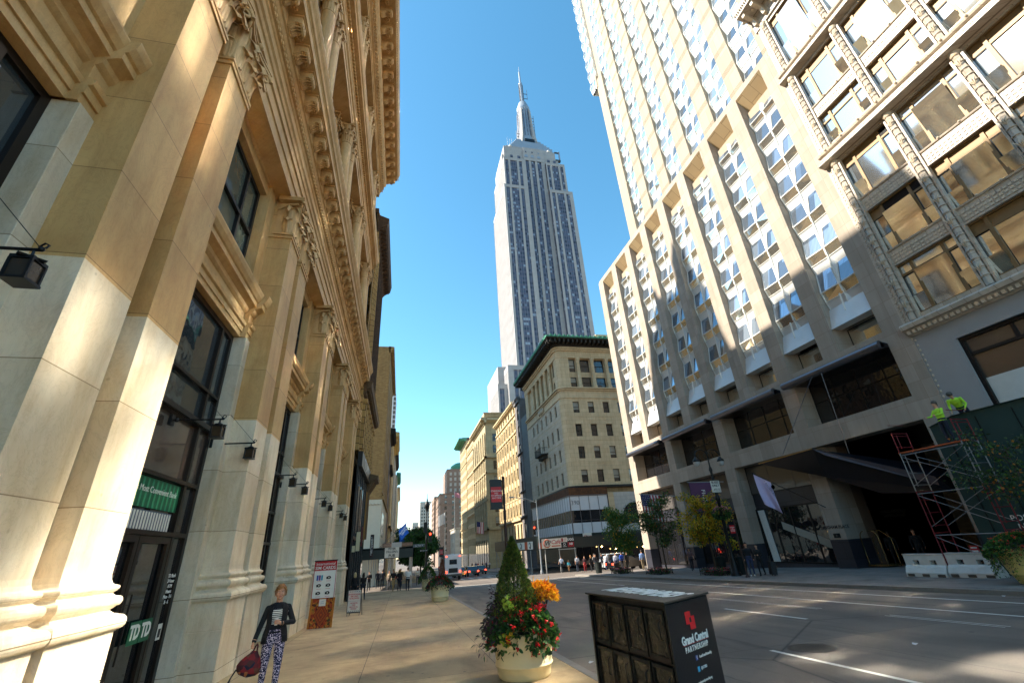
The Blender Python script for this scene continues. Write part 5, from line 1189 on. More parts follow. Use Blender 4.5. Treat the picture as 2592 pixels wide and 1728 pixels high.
def block(m,x0,x1,y0,y1,z0,z1,north=(),east=0,top=3,ew=1.75):
    """limestone block with recessed window strips; north = [(xa,xb)], east = count"""
    m.box(x0+.5,x1,y0+.5,y1,z0,z1,EW)
    zt=z1-top
    xs=[x0]+[q for p in north for q in p]+[x1]
    for i in range(0,len(xs),2): m.box(xs[i]+(.42 if i else 0),xs[i+1]-(.42 if i<len(xs)-2 else 0),y0,y0+.6,z0,z1-.4,ES)
    for a,b in north: m.box(a-.42,b+.42,y0+.01,y0+.6,zt,z1-.4,ES)
    if east:
        st=(y1-y0)/east
        for i in range(east): m.box(x0,x0+.6,max(y0+.6,y0+i*st),y0+i*st+st*.58,z0,z1-.4,ES); m.box(x0,x0+.6,y0+i*st+st*.58,y0+(i+1)*st,zt,z1-.4,ES)
        m.box(x0,x0+.59,y1-.01,y1+.3,z0,z1-.4,ES)
    m.box(x0-.05,x1+.05,y0-.05,y1+.05,z1-.4,z1,ES)
m=MB()
# lower shaft wings
block(m,68.5,88.4,255,300,40,265.5,[(70.6,72.6),(75.0,80.2),(82.6,84.6)],14)
block(m,106.8,126.6,255,300,40,265.5,[(108.8,110.8),(113.2,118.4),(121.0,123.2)])
block(m,70.2,89.2,257,298,265.5,298,[(71.8,73.6),(76.2,81),(83.6,85.4)],12)
block(m,107.2,123.9,257,298,265.5,298,[(108.6,110.2),(112.8,117.6),(120,121.8)])
block(m,88.2,107.2,259.5,296,40,309,[(89.6,92.4),(95.2,98),(100.8,103.6)],0,top=9)
m.box(71.8,118,260.5,294,298,315,ES); m.box(88.8,107,259.3,262,300,315,ES)
for x in (77,83.5,110,115.5): m.box(x,x+2.4,260.3,260.5,300,305,EW)
m.box(70.0,72,262,290,298,306,ES); m.box(118,121,262,292,298,307,ES); m.box(74,116,261.5,293,315,317,ES)
for i in range(3):
    x=90.3+5.65*i; m.exx([(259.3,302)],0,0,EG) if False else None
    m.exy([(x+1.6*math.cos(a)+.6,303.5+3.2*math.sin(a)) for a in np.linspace(0,PI,8)],259.1,259.4,EG); m.box(x+.1,x+1.1,259.0,259.35,309,310.5,EW)
m.box(57,68.5,262,300,40,110,ES); m.box(63,74,250,262,40,104,ES) 
block(m,59.5,70,244,255,30,104,[(63.5,65.3),(66.6,68.4)],8); block(m,53.5,62,248,272,30,93,[(55,57)],8)
m.build('shaft',EB)
m=MB()
for i in range(5): m.box(82+i*1.8-3,114-i*1.8+3,262+i*1.8,292-i*1.4,316.5+i*4.0,320.6+i*4.0,EG)
m.lathe([(8.4,330),(7.6,338),(6.6,352),(6.0,368),(5.8,384),(6.3,385),(6.3,388),(5.2,389.5),(5.2,392),(4.2,393),(4.0,396),(2.0,399)],EG,(98.9,277,0),24)
for k in range(4):
    a=PI/4+k*PI/2; d=Vector((math.cos(a),math.sin(a),0)); q=Vector((-d.y,d.x,0))
    for zz,r in ((331,11.5),(345,9),(365,7.6),(384,6.4)): pass
    prof=[(331,11.8),(338,10.6),(348,8.9),(362,7.8),(383,6.8)]
    for i in range(4):
        z0,r0=prof[i]; z1,r1=prof[i+1]; c=Vector((98.9,277,0)); w=1.5
        P=[c+q*w+Vector((0,0,z0)),c+q*w+d*r0+Vector((0,0,z0)),c+q*w+d*r1+Vector((0,0,z1)),c+q*w+Vector((0,0,z1))]; Q=[p-q*2*w for p in P]
        m.raw(P+Q,[(0,1,2,3),(4,7,6,5),(1,5,6,2)],ES)
for k in range(16):
    a=2*PI*k/16; m.tube([(98.9+7.3*math.cos(a),277+7.3*math.sin(a),345),(98.9+6.1*math.cos(a),277+6.1*math.sin(a),384)],.35,EW,4)
m.box(94.5,103.5,267.5,270,331,337,BLACKM)
m.build('mast',EB)
m=MB(); m.lathe([(2.1,398),(1.7,399),(1.7,424),(1.95,425),(1.9,427),(1.0,428),(.9,445),(.35,446),(.2,454)],EG,(98.9,277,0),8)
for z in np.arange(400,426,2.0): m.box(96.9,100.9,276,278,z,z+.7,IRON)
for z in (412,405): m.box(101,105,276.8,277.2,z,z+.4,IRON); m.box(104.5,104.9,276.8,277.2,z,z+7,EG)
for sx,z0,z1 in ((1,352,380),(-1,340,356)):
    x=98.9+sx*9.2; m.box(x-.25,x+.25,276,276.5,z0,z1,EG)
    for z in np.arange(z0,z1,4): m.box(min(x,98.9+sx*6),max(x,98.9+sx*6),276,276.3,z,z+.4,IRON)
for x in (76,78,80): m.tube([(x,262,317),(x,262,327)],.15,EG,4)
m.box(119,123.5,262,264,307,309,IRON); m.box(122.5,123.5,262,263,307,319,EG); m.box(118.5,123,262,263,317,318,IRON); m.ball((78,261,316),1.5,WHITEP,8); m.ball((112.5,261,316),1.4,WHITEP,8)
m.build('antenna',EB)
# ------------------------------------------------------------------ planting
LGRN=leafmat('leaf_deep_green',C(36,78,30),C(78,122,50)); LSPR=leafmat('leaf_spruce',C(50,78,26),C(112,130,44),.7,.2,14); LSPB=leafmat('leaf_spruce_brown',C(120,84,40),C(92,96,40),.8,.1,12)
LYEL=leafmat('leaf_coleus_yellow',C(232,156,20),C(248,196,40),.6,.3,20); LORA=leafmat('leaf_coleus_orange',C(190,92,22),C(214,130,26),.6,.3,20); LPUR=leafmat('leaf_purple',C(44,22,34),C(70,34,46),.5,.1,10)
LLIM=leafmat('leaf_lime',C(120,150,40),C(160,180,60)); LRED=leafmat('petal_red',C(226,22,34),C(244,56,66),.5,.25,30); LPNK=leafmat('petal_pink',C(196,110,130),C(220,150,160)); LAUT=leafmat('leaf_autumn',C(172,156,28),C(214,176,36),.6,.35,3); LORG=leafmat('leaf_autumn_orange',C(170,100,30),C(190,120,30),.6,.35,5); LMID=leafmat('leaf_mid_green',C(56,92,34),C(96,130,48),.55,.35,4); LDRK=leafmat('leaf_dark_green',C(34,56,28),C(60,84,38),.6,.2,4)
BARK=plain('bark',C(78,64,50),.9,0,.3,20,.6,30); SOIL=plain('soil',C(44,32,24),.95,0,.3,20); RUSTF=leafmat('plume_rust',C(110,56,34),C(140,78,44),.8,.1,20)
def leafshape(kind):
    if kind=='diamond': return np.array([(0,0,0),(.35,.32,.08),(0,1,0),(-.35,.32,.08)]),[(0,1,2),(0,2,3)]
    if kind=='long': return np.array([(0,0,0),(.16,.35,.05),(.10,.75,.0),(0,1.05,-.10),(-.10,.75,.0),(-.16,.35,.05),(0,.5,-.03)]),[(0,1,6),(1,2,6),(2,3,6),(3,4,6),(4,5,6),(5,0,6)]
    if kind=='broad': return np.array([(0,0,0),(.32,.16,.06),(.46,.5,.04),(.24,.85,0),(0,1,-.08),(-.24,.85,0),(-.46,.5,.04),(-.32,.16,.06),(0,.5,-.05)]),[(0,1,8),(1,2,8),(2,3,8),(3,4,8),(4,5,8),(5,6,8),(6,7,8),(7,0,8)]
    if kind=='needle': return np.array([(-.05,0,0),(.05,0,0),(.02,1,0),(-.02,1,0)]),[(0,1,2,3)]
    if kind=='round': return np.array([(math.cos(a)*.5,.5+math.sin(a)*.5,.06*math.cos(3*a)) for a in np.linspace(0,2*PI,7)[:-1]]),[(0,1,2,3,4,5)]
def leaves(name,pts,dirs,sizes,mats,kind,parent=None,matsel=None,rng=None,droop=0,loc=(0,0,0)):
    """leaf-sized faces at pts, long axis along dirs with a random roll"""
    rng=rng or np.random.RandomState(3); L,F=leafshape(kind); n=len(pts); D=dirs/np.linalg.norm(dirs,axis=1,keepdims=True)
    rr=rng.normal(size=(n,3)); U=np.cross(D,rr); U/=np.linalg.norm(U,axis=1,keepdims=True)+1e-9; W=np.cross(U,D)
    s=sizes[:,None,None]; V=pts[:,None,:]+s*(L[None,:,0:1]*U[:,None,:]+L[None,:,1:2]*D[:,None,:]+L[None,:,2:3]*W[:,None,:])
    k=len(L); V=V.reshape(-1,3); faces=[tuple(i*k+a for a in f) for i in range(n) for f in F]
    me=bpy.data.meshes.new(name); me.from_pydata(V.tolist(),[],faces)
    for m in mats: me.materials.append(m)
    ms=matsel if matsel is not None else rng.randint(0,len(mats),n); me.polygons.foreach_set('material_index',np.repeat(ms,len(F)).astype(int).tolist()); me.update()
    return obj(name,me,parent,loc)
def pot_mesh(r0,r1,h,mat,lug=True):
    m=MB(); m.lathe([(r0*.9,0),(r0*.97,.02),(r0,.06),(r0+(r1-r0)*.27,h*.27),(r0+(r1-r0)*.29+.018,h*.285),(r0+(r1-r0)*.30+.022,h*.30),(r0+(r1-r0)*.31+.018,h*.315),(r0+(r1-r0)*.33,h*.33),(r1-.01,h*.94),(r1,h*.97),(r1,h),(r1-.03,h+.01),(r1-.06,h),(r1-.07,h*.86),(0,h*.86)],mat,n=48); return m
POTM=plain('cream_fibreglass_pot',C(242,222,172),.5,0,.09,2.2,.1,30); POTM2=plain('yellow_cream_pot',C(216,196,120),.5,0,.08,2,.1,30)
def bigplanter(loc,label,potm,r0,r1,h,content,seed,group='round street planters'):
    e=empty('planter',loc,label=label,cat='planter',group=group); m=pot_mesh(r0,r1,h,potm); m.tube([(-r1*.72+ .085*math.cos(a)*.7,-r1*.66+.0-.0,h*.62+.085*math.sin(a)) for a in np.linspace(0,2*PI,20)],.006,potm,4) if False else None
    m.build('pot',e)
    s=MB(); s.lathe([(r1-.075,h*.87),(.0,h*.93)],SOIL,n=20); s.build('soil',e)
    rng=np.random.RandomState(seed); content(e,rng,r1,h); return e
def shell(rng,n,r1,h,rise,spread,lowz=.0):
    a=rng.uniform(0,2*PI,n); q=rng.uniform(0,1,n)**.55; r=r1*spread*q; z=h+rise*(1-q**2.2)+rng.uniform(-.06,.05,n)-np.maximum(0,q-.8)*1.3*lowz*rng.uniform(0,1,n)
    P=np.stack([r*np.cos(a),r*np.sin(a),z],1); D=np.stack([np.cos(a)*(.4+q),np.sin(a)*(.4+q),.55-q*.8*lowz+rng.normal(0,.35,n)],1); return P,D,a,q
def spruce(e,rng,base,hh,rr,name='spruce',loc=(0,0)):
    # irregular cone built of short needle sprays on whorled twigs
    m=MB(); m.tube([(loc[0],loc[1],base-.1),(loc[0],loc[1],base+hh*.9)],[.03,.008],BARK,6); 
    n=15000; t=rng.uniform(0,1,n)**1.5; a=rng.uniform(0,2*PI,n)
    prof=rr*((1-t)**.85)*(1+.16*np.sin(a*3+t*9)+.10*np.sin(a*7-t*23)+.07*np.sin(t*60+a*2)); prof=np.maximum(prof,.015)
    q=rng.uniform(.55,1,n)**.6; r=prof*q
    P=np.stack([loc[0]+r*np.cos(a),loc[1]+r*np.sin(a),base+t*hh+rng.normal(0,.012,n)],1); D=np.stack([np.cos(a),np.sin(a),.75+rng.normal(0,.35,n)],1)+rng.normal(0,.3,(n,3))
    br=(np.sin(a*2.0+1.2)+np.sin(t*7+a)*.6+rng.normal(0,.5,n))*(1-t); ms=np.where(br>.75,1,0)
    o=leaves(name,P,D,rng.uniform(.022,.042,n),[LSPR,LSPB,LDRK],'diamond',e,np.where(rng.uniform(0,1,n)<.18,2,ms),rng); 
    # tufts
    n=420; t=rng.uniform(0,.95,n)**1.3; a=rng.uniform(0,2*PI,n); r=rr*((1-t)**.85)*1.0
    c=np.stack([loc[0]+r*np.cos(a),loc[1]+r*np.sin(a),base+t*hh],1); k=16; P=np.repeat(c,k,0)+rng.normal(0,.016,(n*k,3)); D=np.repeat(np.stack([np.cos(a),np.sin(a),np.full(n,.8)],1),k,0)+rng.normal(0,.5,(n*k,3))
    leaves('spruce_tuft',P,D,rng.uniform(.02,.04,n*k),[LSPR,LSPB],'diamond',e,(rng.uniform(0,1,n*k)<.25).astype(int),rng); m.build('stem',e)
def content_main(e,rng,r1,h):
    spruce(e,rng,h+.10,1.42,.46,loc=(-.10,.02))
    P,D,a,q=shell(rng,3200,r1,h+.02,.36,1.12,1.0); leaves('begonia_leaves',P,D,rng.uniform(.05,.10,len(P)),[LGRN,LDRK,LMID],'broad',e,rng.choice([0,1,2],len(P),p=[.62,.3,.08]),rng)
    # red flower clusters
    n=135; P,D,a,q=shell(rng,n,r1,h+.06,.40,1.2,1.2); k=9; P=np.repeat(P,k,0)+rng.normal(0,.017,(n*k,3)); leaves('red_flowers',P,rng.normal(0,1,(n*k,3))+np.repeat(D,k,0),rng.uniform(.024,.042,n*k),[LRED],'round',e,None,rng)
    # trailing red sprays over the rim on the right
    c=[]; 
    for j in range(9):
        aa=-1.0+rng.normal(0,.45); rr=r1*(1.02+rng.uniform(0,.1)); z=h-.02-rng.uniform(.02,.26)
        c.append((rr*math.cos(aa),rr*math.sin(aa),z))
    c=np.array(c); P=np.repeat(c,14,0)+rng.normal(0,.025,(9*14,3)); leaves('trailing_flowers',P,rng.normal(0,1,(126,3)),rng.uniform(.016,.03,126),[LRED],'round',e,None,rng)
    P=np.repeat(c,7,0)+rng.normal(0,.04,(63,3)); P[:,2]+=.05; leaves('trailing_leaves',P,np.stack([rng.normal(0,.4,63),rng.normal(-.4,.3,63),np.full(63,-.9)],1),rng.uniform(.05,.09,63),[LGRN],'broad',e,None,rng)
    # yellow coleus mound behind on the right
    n=1300; cx,cy,cz=.42,.10,h+.50; v=rng.normal(size=(n,3)); v/=np.linalg.norm(v,axis=1,keepdims=True); v[:,2]=np.abs(v[:,2])*.9-.15; P=np.array([cx,cy,cz])+v*np.array([.27,.25,.25])*rng.uniform(.75,1.05,(n,1)); D=v*1.0+np.array([0,0,-.35])+rng.normal(0,.25,(n,3)); leaves('coleus',P,D,rng.uniform(.07,.13,n),[LYEL,LORA,LLIM],'long',e,rng.choice([0,1,2],n,p=[.62,.36,.02]),rng)
    m=MB(); 
    for dx,dy,t in ((.30,.1,.34),(.60,.12,.32)): m.tube([(cx-.44+dx+.0,cy,cz),(cx-.44+dx+.02,cy,cz+t)],[.012,.006],LYEL,5)
    for k in range(12): m.tube([(cx*.9+rng.normal(0,.04),cy,h),(cx+rng.normal(0,.12),cy+rng.normal(0,.1),cz)],.008,BARK,4)
    m.build('coleus_stem',e)
    # purple sweet potato vine spilling on the left
    c=[];d=[]
    for j in range(26):
        aa=PI+.15+rng.normal(0,.42); L=rng.uniform(.16,.42); z0=h+rng.uniform(.0,.5)*(1-L)
        for s in np.linspace(.0,1,9): c.append(((r1*.85+L*s)*math.cos(aa),(r1*.85+L*s)*math.sin(aa)*.9-.02,z0+.20*math.sin(s*2.2)-.42*s*s)); d.append((math.cos(aa)+rng.normal(0,.6),rng.normal(0,.6),-.3-.6*s+rng.normal(0,.4)))
    c=np.array(c);d=np.array(d); P=np.repeat(c,2,0)+rng.normal(0,.02,(len(c)*2,3)); leaves('purple_vine',P,np.repeat(d,2,0)+rng.normal(0,.4,(len(c)*2,3)),rng.uniform(.05,.10,len(c)*2),[LPUR,LDRK],'long',e,(rng.uniform(0,1,len(c)*2)<.3).astype(int),rng)
    c=[];
    for j in range(5):
        bx=-.46+.05*j; 
        for s in np.linspace(0,1,10): c.append((bx-.10*s+rng.normal(0,.01),-.05,h+.25+.48*s*(1-.1*j)))
    c=np.array(c); P=np.repeat(c,3,0)+rng.normal(0,.015,(len(c)*3,3)); leaves('purple_spikes',P,rng.normal(0,1,(len(P),3))*[1,1,.4]+[0,0,.3],rng.uniform(.04,.08,len(P)),[LPUR],'long',e,None,rng)
    n=60; P=np.array([-.30,-.30,h+.42])+rng.normal(0,.06,(n,3)); leaves('lime_leaves',P,rng.normal(0,1,(n,3))+[0,-.3,.8],rng.uniform(.05,.08,n),[LLIM],'broad',e,None,rng)
    n=40; P=np.array([-.36,-.44,h-.02])+rng.normal(0,.05,(n,3)); leaves('gold_leaves',P,rng.normal(0,1,(n,3))+[0,-.5,.2],rng.uniform(.05,.07,n),[LYEL,LLIM],'broad',e,None,rng)
pl=bigplanter((2.16,9.0,gz(9.0)),'big cream planter with a cone spruce, red begonias and yellow coleus at the kerb',POTM,.455,.535,.66,content_main,5)
m=MB(); 
m.tube([(.075*math.cos(a),0,.095*math.sin(a)) for a in np.linspace(0,2*PI,22)],.006,plain('worn_pot_line',C(176,150,110),.6),5); m.tube([(0,0,.05),(0,0,-.05)],.005,bpy.data.materials['worn_pot_line'],4); m.tube([(-.03,0,.02),(0,0,.05),(.03,0,.02)],.005,bpy.data.materials['worn_pot_line'],4)
o=m.build('emblem',pl,loc=(-.487,-.125,.40),rot=(0,.0,-1.32))
def content_b(e,rng,r1,h):
    P,D,a,q=shell(rng,1500,r1,h,.42,1.35,1.0); leaves('mixed_leaves',P,D,rng.uniform(.06,.12,len(P)),[LGRN,LPUR,LDRK],'broad',e,None,rng)
    n=80; P,D,a,q=shell(rng,n,r1,h+.05,.42,1.35,1.1); k=7; P=np.repeat(P,k,0)+rng.normal(0,.03,(n*k,3)); leaves('flowers',P,rng.normal(0,1,(n*k,3)),rng.uniform(.025,.05,n*k),[LRED,LORA,LPUR],'round',e,rng.choice([0,1,2],n*k,p=[.6,.2,.2]),rng)
    n=900; t=rng.uniform(0,1,n); a=rng.uniform(0,2*PI,n); r=.20*(1-t)**.7*(1+.2*np.sin(a*4+t*12)); P=np.stack([.12+r*np.cos(a),r*np.sin(a),h+.25+t*1.05],1); leaves('rust_grass',P,np.stack([np.cos(a)*.4,np.sin(a)*.4,np.ones(n)],1)+rng.normal(0,.2,(n,3)),rng.uniform(.05,.1,n),[RUSTF],'long',e,None,rng)
bigplanter((2.24,28.6,gz(28.6)),'middle cream planter with rust coloured grass and dark red flowers on the near pavement',POTM,.44,.55,.74,content_b,8)
def content_c(e,rng,r1,h):
    P,D,a,q=shell(rng,1200,r1,h,.9,1.3,1.0); leaves('mixed_leaves',P,D,rng.uniform(.08,.14,len(P)),[LGRN,LDRK,LMID],'broad',e,None,rng)
    n=50; P,D,a,q=shell(rng,n,r1,h,.9,1.3,1.0); k=6; P=np.repeat(P,k,0)+rng.normal(0,.03,(n*k,3)); leaves('flowers',P,rng.normal(0,1,(n*k,3)),rng.uniform(.03,.05,n*k),[LRED,LPUR],'round',e,None,rng)
bigplanter((2.35,43.2,gz(43.2)),'third planter with leafy green plants near the corner of the left pavement',POTM,.44,.55,.78,content_c,9)
def content_d(e,rng,r1,h):
    P,D,a,q=shell(rng,3200,r1,h,.45,1.25,1.0); leaves('mixed_leaves',P,D,rng.uniform(.05,.11,len(P)),[LGRN,LDRK,LMID],'broad',e,None,rng)
    n=130; P,D,a,q=shell(rng,n,r1,h+.05,.47,1.25,1.0); k=7; P=np.repeat(P,k,0)+rng.normal(0,.025,(n*k,3)); leaves('red_flowers',P,rng.normal(0,1,(n*k,3)),rng.uniform(.02,.04,n*k),[LRED,LORA],'round',e,None,rng)
    c=[]
    for j in range(60):
        aa=2.6+rng.normal(0,.5); L=rng.uniform(.3,.95)
        for s in np.linspace(0,1,10): c.append((r1*(.95+.25*s)*math.cos(aa),r1*(.95+.25*s)*math.sin(aa),h+.15-L*s))
    c=np.array(c); P=np.repeat(c,2,0)+rng.normal(0,.03,(len(c)*2,3)); leaves('trailing_vine',P,rng.normal(0,.5,(len(P),3))+[0,0,-.7],rng.uniform(.05,.09,len(P)),[LMID,LPUR,LLIM],'long',e,rng.choice([0,1,2],len(P),p=[.45,.4,.15]),rng)
bigplanter((19.85,11.75,gz(11.75)),'yellow cream planter with trailing vines at the right edge by the barriers',POTM2,.50,.80,.98,content_d,12)
# street trees
def tree(x,y,h,cr,ch,label,mats,w,seed,dens=1,zc=None,tr=.07,group='young street trees on the far pavement',pit=True,leaf=.16,lean=0,z=None):
    rng=np.random.RandomState(seed); z0=gz(y) if z is None else z; e=empty('street_tree',(x,y,z0),label=label,cat='tree',group=group)
    m=MB(); top=Vector((lean,0,h*.86)); m.tube([(0,0,-.1),(lean*.2,.03,h*.3),(lean*.6,-.02,h*.6),top],[tr,tr*.8,tr*.55,tr*.2],BARK,7)
    tips=[]
    for i in range(int(16*dens)+8):
        t=rng.uniform(.34,.95); a=rng.uniform(0,2*PI); p=Vector((lean*t,0,h*t*.9)); L=cr*rng.uniform(.55,1.05)*(1.1-abs(t-.62)*1.3); q=p+Vector((math.cos(a)*L,math.sin(a)*L,L*rng.uniform(.1,.7))); mid=(p+q)/2+Vector((0,0,-.08*L)); m.tube([p,mid,q],[tr*.35,tr*.22,.008],BARK,5); tips.append((mid,L*.35)); tips.append((q,L*.42))
        q2=mid+Vector(rng.normal(0,.35*L,3)); m.tube([mid,q2],[tr*.15,.006],BARK,4); tips.append((q2,L*.33))
    m.build('trunk',e); P=[];D=[]
    for c,r in tips:
        n=int(85*dens*(r/.4)**1.2)+14; v=rng.normal(0,1,(n,3)); v/=np.linalg.norm(v,axis=1,keepdims=True); rad=r*rng.uniform(.2,1.15,(n,1)); P.append(np.array(c)+v*rad*[1,1,.7]); D.append(v+[0,0,-.2]+rng.normal(0,.4,(n,3)))
    P=np.vstack(P);D=np.vstack(D); leaves('crown',P,D,rng.uniform(leaf*.6,leaf*1.15,len(P)),mats,'diamond',e,rng.choice(range(len(mats)),len(P),p=w),rng)
    return e
def pit(x,y,label,seed):
    rng=np.random.RandomState(seed); e=empty('flower_bed',(x,y,gz(y)),label=label,cat='flower bed',group='fenced flower beds round the street trees')
    m=MB()
    for sx,sy in ((-.6,-1.0),(.6,-1.0),(-.6,1.0),(.6,1.0)): m.tube([(sx,sy,0),(sx,sy,.42)],.02,BLACKM,5)
    for z in (.14,.38): m.tube([(-.6,-1,z),(.6,-1,z),(.6,1,z),(-.6,1,z),(-.6,-1,z)],.014,BLACKM,4)
    for s in np.linspace(-1,1,13): m.tube([(-.6,s,.12),(-.6,s,.40)],.009,BLACKM,4); m.tube([(.6,s,.12),(.6,s,.4)],.009,BLACKM,4)
    m.build('fence',e); n=900; P=np.stack([rng.uniform(-.6,.6,n),rng.uniform(-1.05,1.05,n),rng.uniform(.02,.38,n)],1); leaves('leaves',P,rng.normal(0,1,(n,3))+[0,0,.5],rng.uniform(.06,.11,n),[LDRK,LPUR,LGRN],'broad',e,None,rng)
    n=260; P=np.stack([rng.uniform(-.65,.65,n),rng.uniform(-1.05,1.05,n),rng.uniform(.25,.45,n)],1); leaves('flowers',P,rng.normal(0,1,(n,3)),rng.uniform(.04,.07,n),[LPNK,LRED],'round',e,rng.choice([0,1],n,p=[.6,.4]),rng)
tree(20.3,41.8,6.0,1.5,3,'sunlit green young tree in front of the café signs',[LMID,LGRN,LYEL],[.66,.29,.05],21,1.1); pit(19.7,41.8,'low fenced flower bed under the sunlit green tree',31)
tree(20.6,35.5,6.4,1.7,3,'thin dark green young tree beside the hanging national flag',[LDRK,LMID,LORG],[.62,.33,.05],22,.7); pit(19.9,35.5,'low fenced flower bed under the tree by the flag',32)
tree(20.6,29.2,5.7,1.45,3,'yellow autumn coloured young tree beside the lamp post',[LAUT,LORG,LMID],[.66,.08,.26],23,.95); pit(20.2,28.6,'low fenced flower bed with pink flowers beside the lamp post',33)
tree(21.2,11.7,5.0,1.5,3,'sparse dark young tree in front of the green hoarding',[LDRK,LORG,LMID],[.8,.06,.14],24,.34,leaf=.13,lean=.1,tr=.05)
tree(2.9,73.5,7.2,2.3,5,'leafy dark street tree beyond the side street on the left',[LDRK,LGRN,LMID],[.45,.4,.15],25,1.5,group='street trees far down the avenue',leaf=.3,tr=.14)
tree(1.6,86,7.8,2.4,5,'dark street tree just behind the first one on the left',[LDRK,LGRN],[.6,.4],26,1.4,group='street trees far down the avenue',leaf=.3,tr=.14)
tree(2.2,100,9,3.2,5,'third dark street tree receding down the left pavement',[LDRK,LGRN],[.6,.4],27,1.6,group='street trees far down the avenue',leaf=.34,tr=.14)
tree(2,128,10,3.6,5,'farthest dark street tree down the left pavement',[LDRK,LGRN],[.6,.4],28,1.4,group='street trees far down the avenue',leaf=.4,tr=.14)

# ------------------------------------------------------------------ street furniture
# newspaper box: long side faces the pavement, end faces the camera's right
NBX=empty('newspaper_box',label='black multi compartment newspaper box with NEWSPAPERS lettered on its sloping top',cat='newspaper box')
A=Vector((2.80,7.25,0)); B=Vector((3.03,5.42,0)); Cq=Vector((3.95,5.93,0))
ux=(B-A).normalized(); L=(B-A).length; uy=(Cq-B); W=uy.length; uy.normalize(); zt=1.10; zb=gz(6.3)
NBX.location=(0,0,0)
PAINTB=plain('black_gloss_paint',C(22,22,25),.38,.1,.25,4,.15,60); PLX=glass('scratched_acrylic',(.035,.03,.022),.22,.2,wscale=5,spec=.5)
def P3(u,v,z): return A+ux*u+uy*v+Vector((0,0,z))
m=MB()
def qbox(m,u0,u1,v0,v1,z0,z1,mat,dz=0):
    P=[P3(u0,v0,z0),P3(u1,v0,z0),P3(u1,v1,z0),P3(u0,v1,z0),P3(u0,v0,z1),P3(u1,v0,z1),P3(u1,v1,z1+dz),P3(u0,v1,z1+dz)]; m.raw(P,[(0,3,2,1),(4,5,6,7),(0,1,5,4),(1,2,6,5),(2,3,7,6),(3,0,4,7)],mat)
qbox(m,.02,L-.02,.08,W-.01,zb+.03,zt-.02,PAINTB); qbox(m,.0,.05,.0,W,zb,zt-.01,PAINTB); qbox(m,L-.04,L,.0,W,zb,zt-.01,PAINTB)
m.build('body',NBX,bevel=.006)
m=MB(); qbox(m,-.03,L+.03,-.04,W+.02,zt,zt+.025,plain('brown_grey_lid',C(60,54,46),.6,.1,.2,3,.2,50),.0); m.build('lid',NBX,bevel=.006)
for i in range(4):
    for j in range(2):
        u0=.07+i*(L-.12)/4; u1=u0+(L-.12)/4-.03; z0=zb+.08+j*(zt-zb-.12)/2; z1=z0+(zt-zb-.12)/2-.04
        m=MB(); 
        for (a,b,c,d) in ((u0,u0+.03,z0,z1),(u1-.03,u1,z0,z1),(u0+.03,u1-.03,z0,z0+.05),(u0+.03,u1-.03,z1-.04,z1)): qbox(m,a,b,.02,.075,c,d,PAINTB)
        fr=m.build('door',NBX); m=MB(); qbox(m,u0+.03,u1-.03,.04,.05,z0+.05,z1-.04,PLX); m.build('pane',fr)
        m=MB(); h=(u1-.07); m.tube([P3(h,.02,z0+.22),P3(h,-.03,z0+.24),P3(h,-.03,z0+.40),P3(h,.02,z0+.42)],.009,BLACKM,6); m.build('handle',fr)
        if (i+j)%2==0:
            m=MB(); qbox(m,u0+.05,u1-.06,.055,.06,z0+.07,z0+.26,plain('newsprint',C(150,144,130),.8,0,.4,14) if 'newsprint' not in bpy.data.materials else bpy.data.materials['newsprint']); m.build('paper',fr)
# lettering on the lid: reads from the street side
mt=Matrix((( -ux.x*-1, 0,0,0),(0,0,0,0),(0,0,0,0),(0,0,0,1)))
o=text('NEWSPAPERS',.66,plain('bright_lid_lettering',C(250,248,240),.7),NBX,(0,0,0),(0,0,0),bold=.012,space=1.0)
c=P3(L*.5,W*.50,zt+.027); ang=math.atan2(ux.y,ux.x); o.location=c; o.rotation_euler=(0,0,ang); o.scale=(.40,1,1)
end=empty('end',(0,0,0)); bpy.data.objects.remove(end)
# end panel writing
def endtext(body,size,u,z,mat=WT,**k):
    p=P3(L+.006,u,z); a=math.atan2(uy.y,uy.x); return text(body,size,mat,NBX,p,(PI/2,0,a),**k)
RLOGO=plain('red_emblem',C(206,22,30),.5,0,.05)
m=MB()
def eq(m,u0,u1,z0,z1,mat,off=.004): P=[P3(L+off,u0,z0),P3(L+off,u1,z0),P3(L+off,u1,z1),P3(L+off,u0,z1)]; m.face(P,mat)
zc=.86; eq(m,.40,.53,zc-.02,zc+.11,RLOGO); eq(m,.48,.61,zc-.08,zc+.055,RLOGO,.0045); eq(m,.485,.53,zc-.005,zc+.045,PAINTB,.0052); eq(m,.22,.86,.645,.649,RLOGO)
m.build('emblem',NBX)
endtext('Grand Central',.118,.54,.69,bold=.004,sx=.92); endtext('PARTNERSHIP',.075,.54,.60,bold=.002,space=1.35,sx=.92)
m=MB(); eq(m,.46,.51,.475,.525,plain('blue_badge',C(50,84,160),.5)); eq(m,.46,.51,.365,.415,plain('cyan_badge',C(70,170,210),.5)); m.build('badge',NBX); endtext('f',.05,.49,.50); endtext('GrandCentralPartnership',.040,.70,.50,sx=.75); endtext('@GCPBID',.040,.61,.39,sx=.8); endtext('www.grandcentralpartnership.org',.036,.54,.27,sx=.85); endtext('212.883.2420',.042,.54,.20,sx=.85)

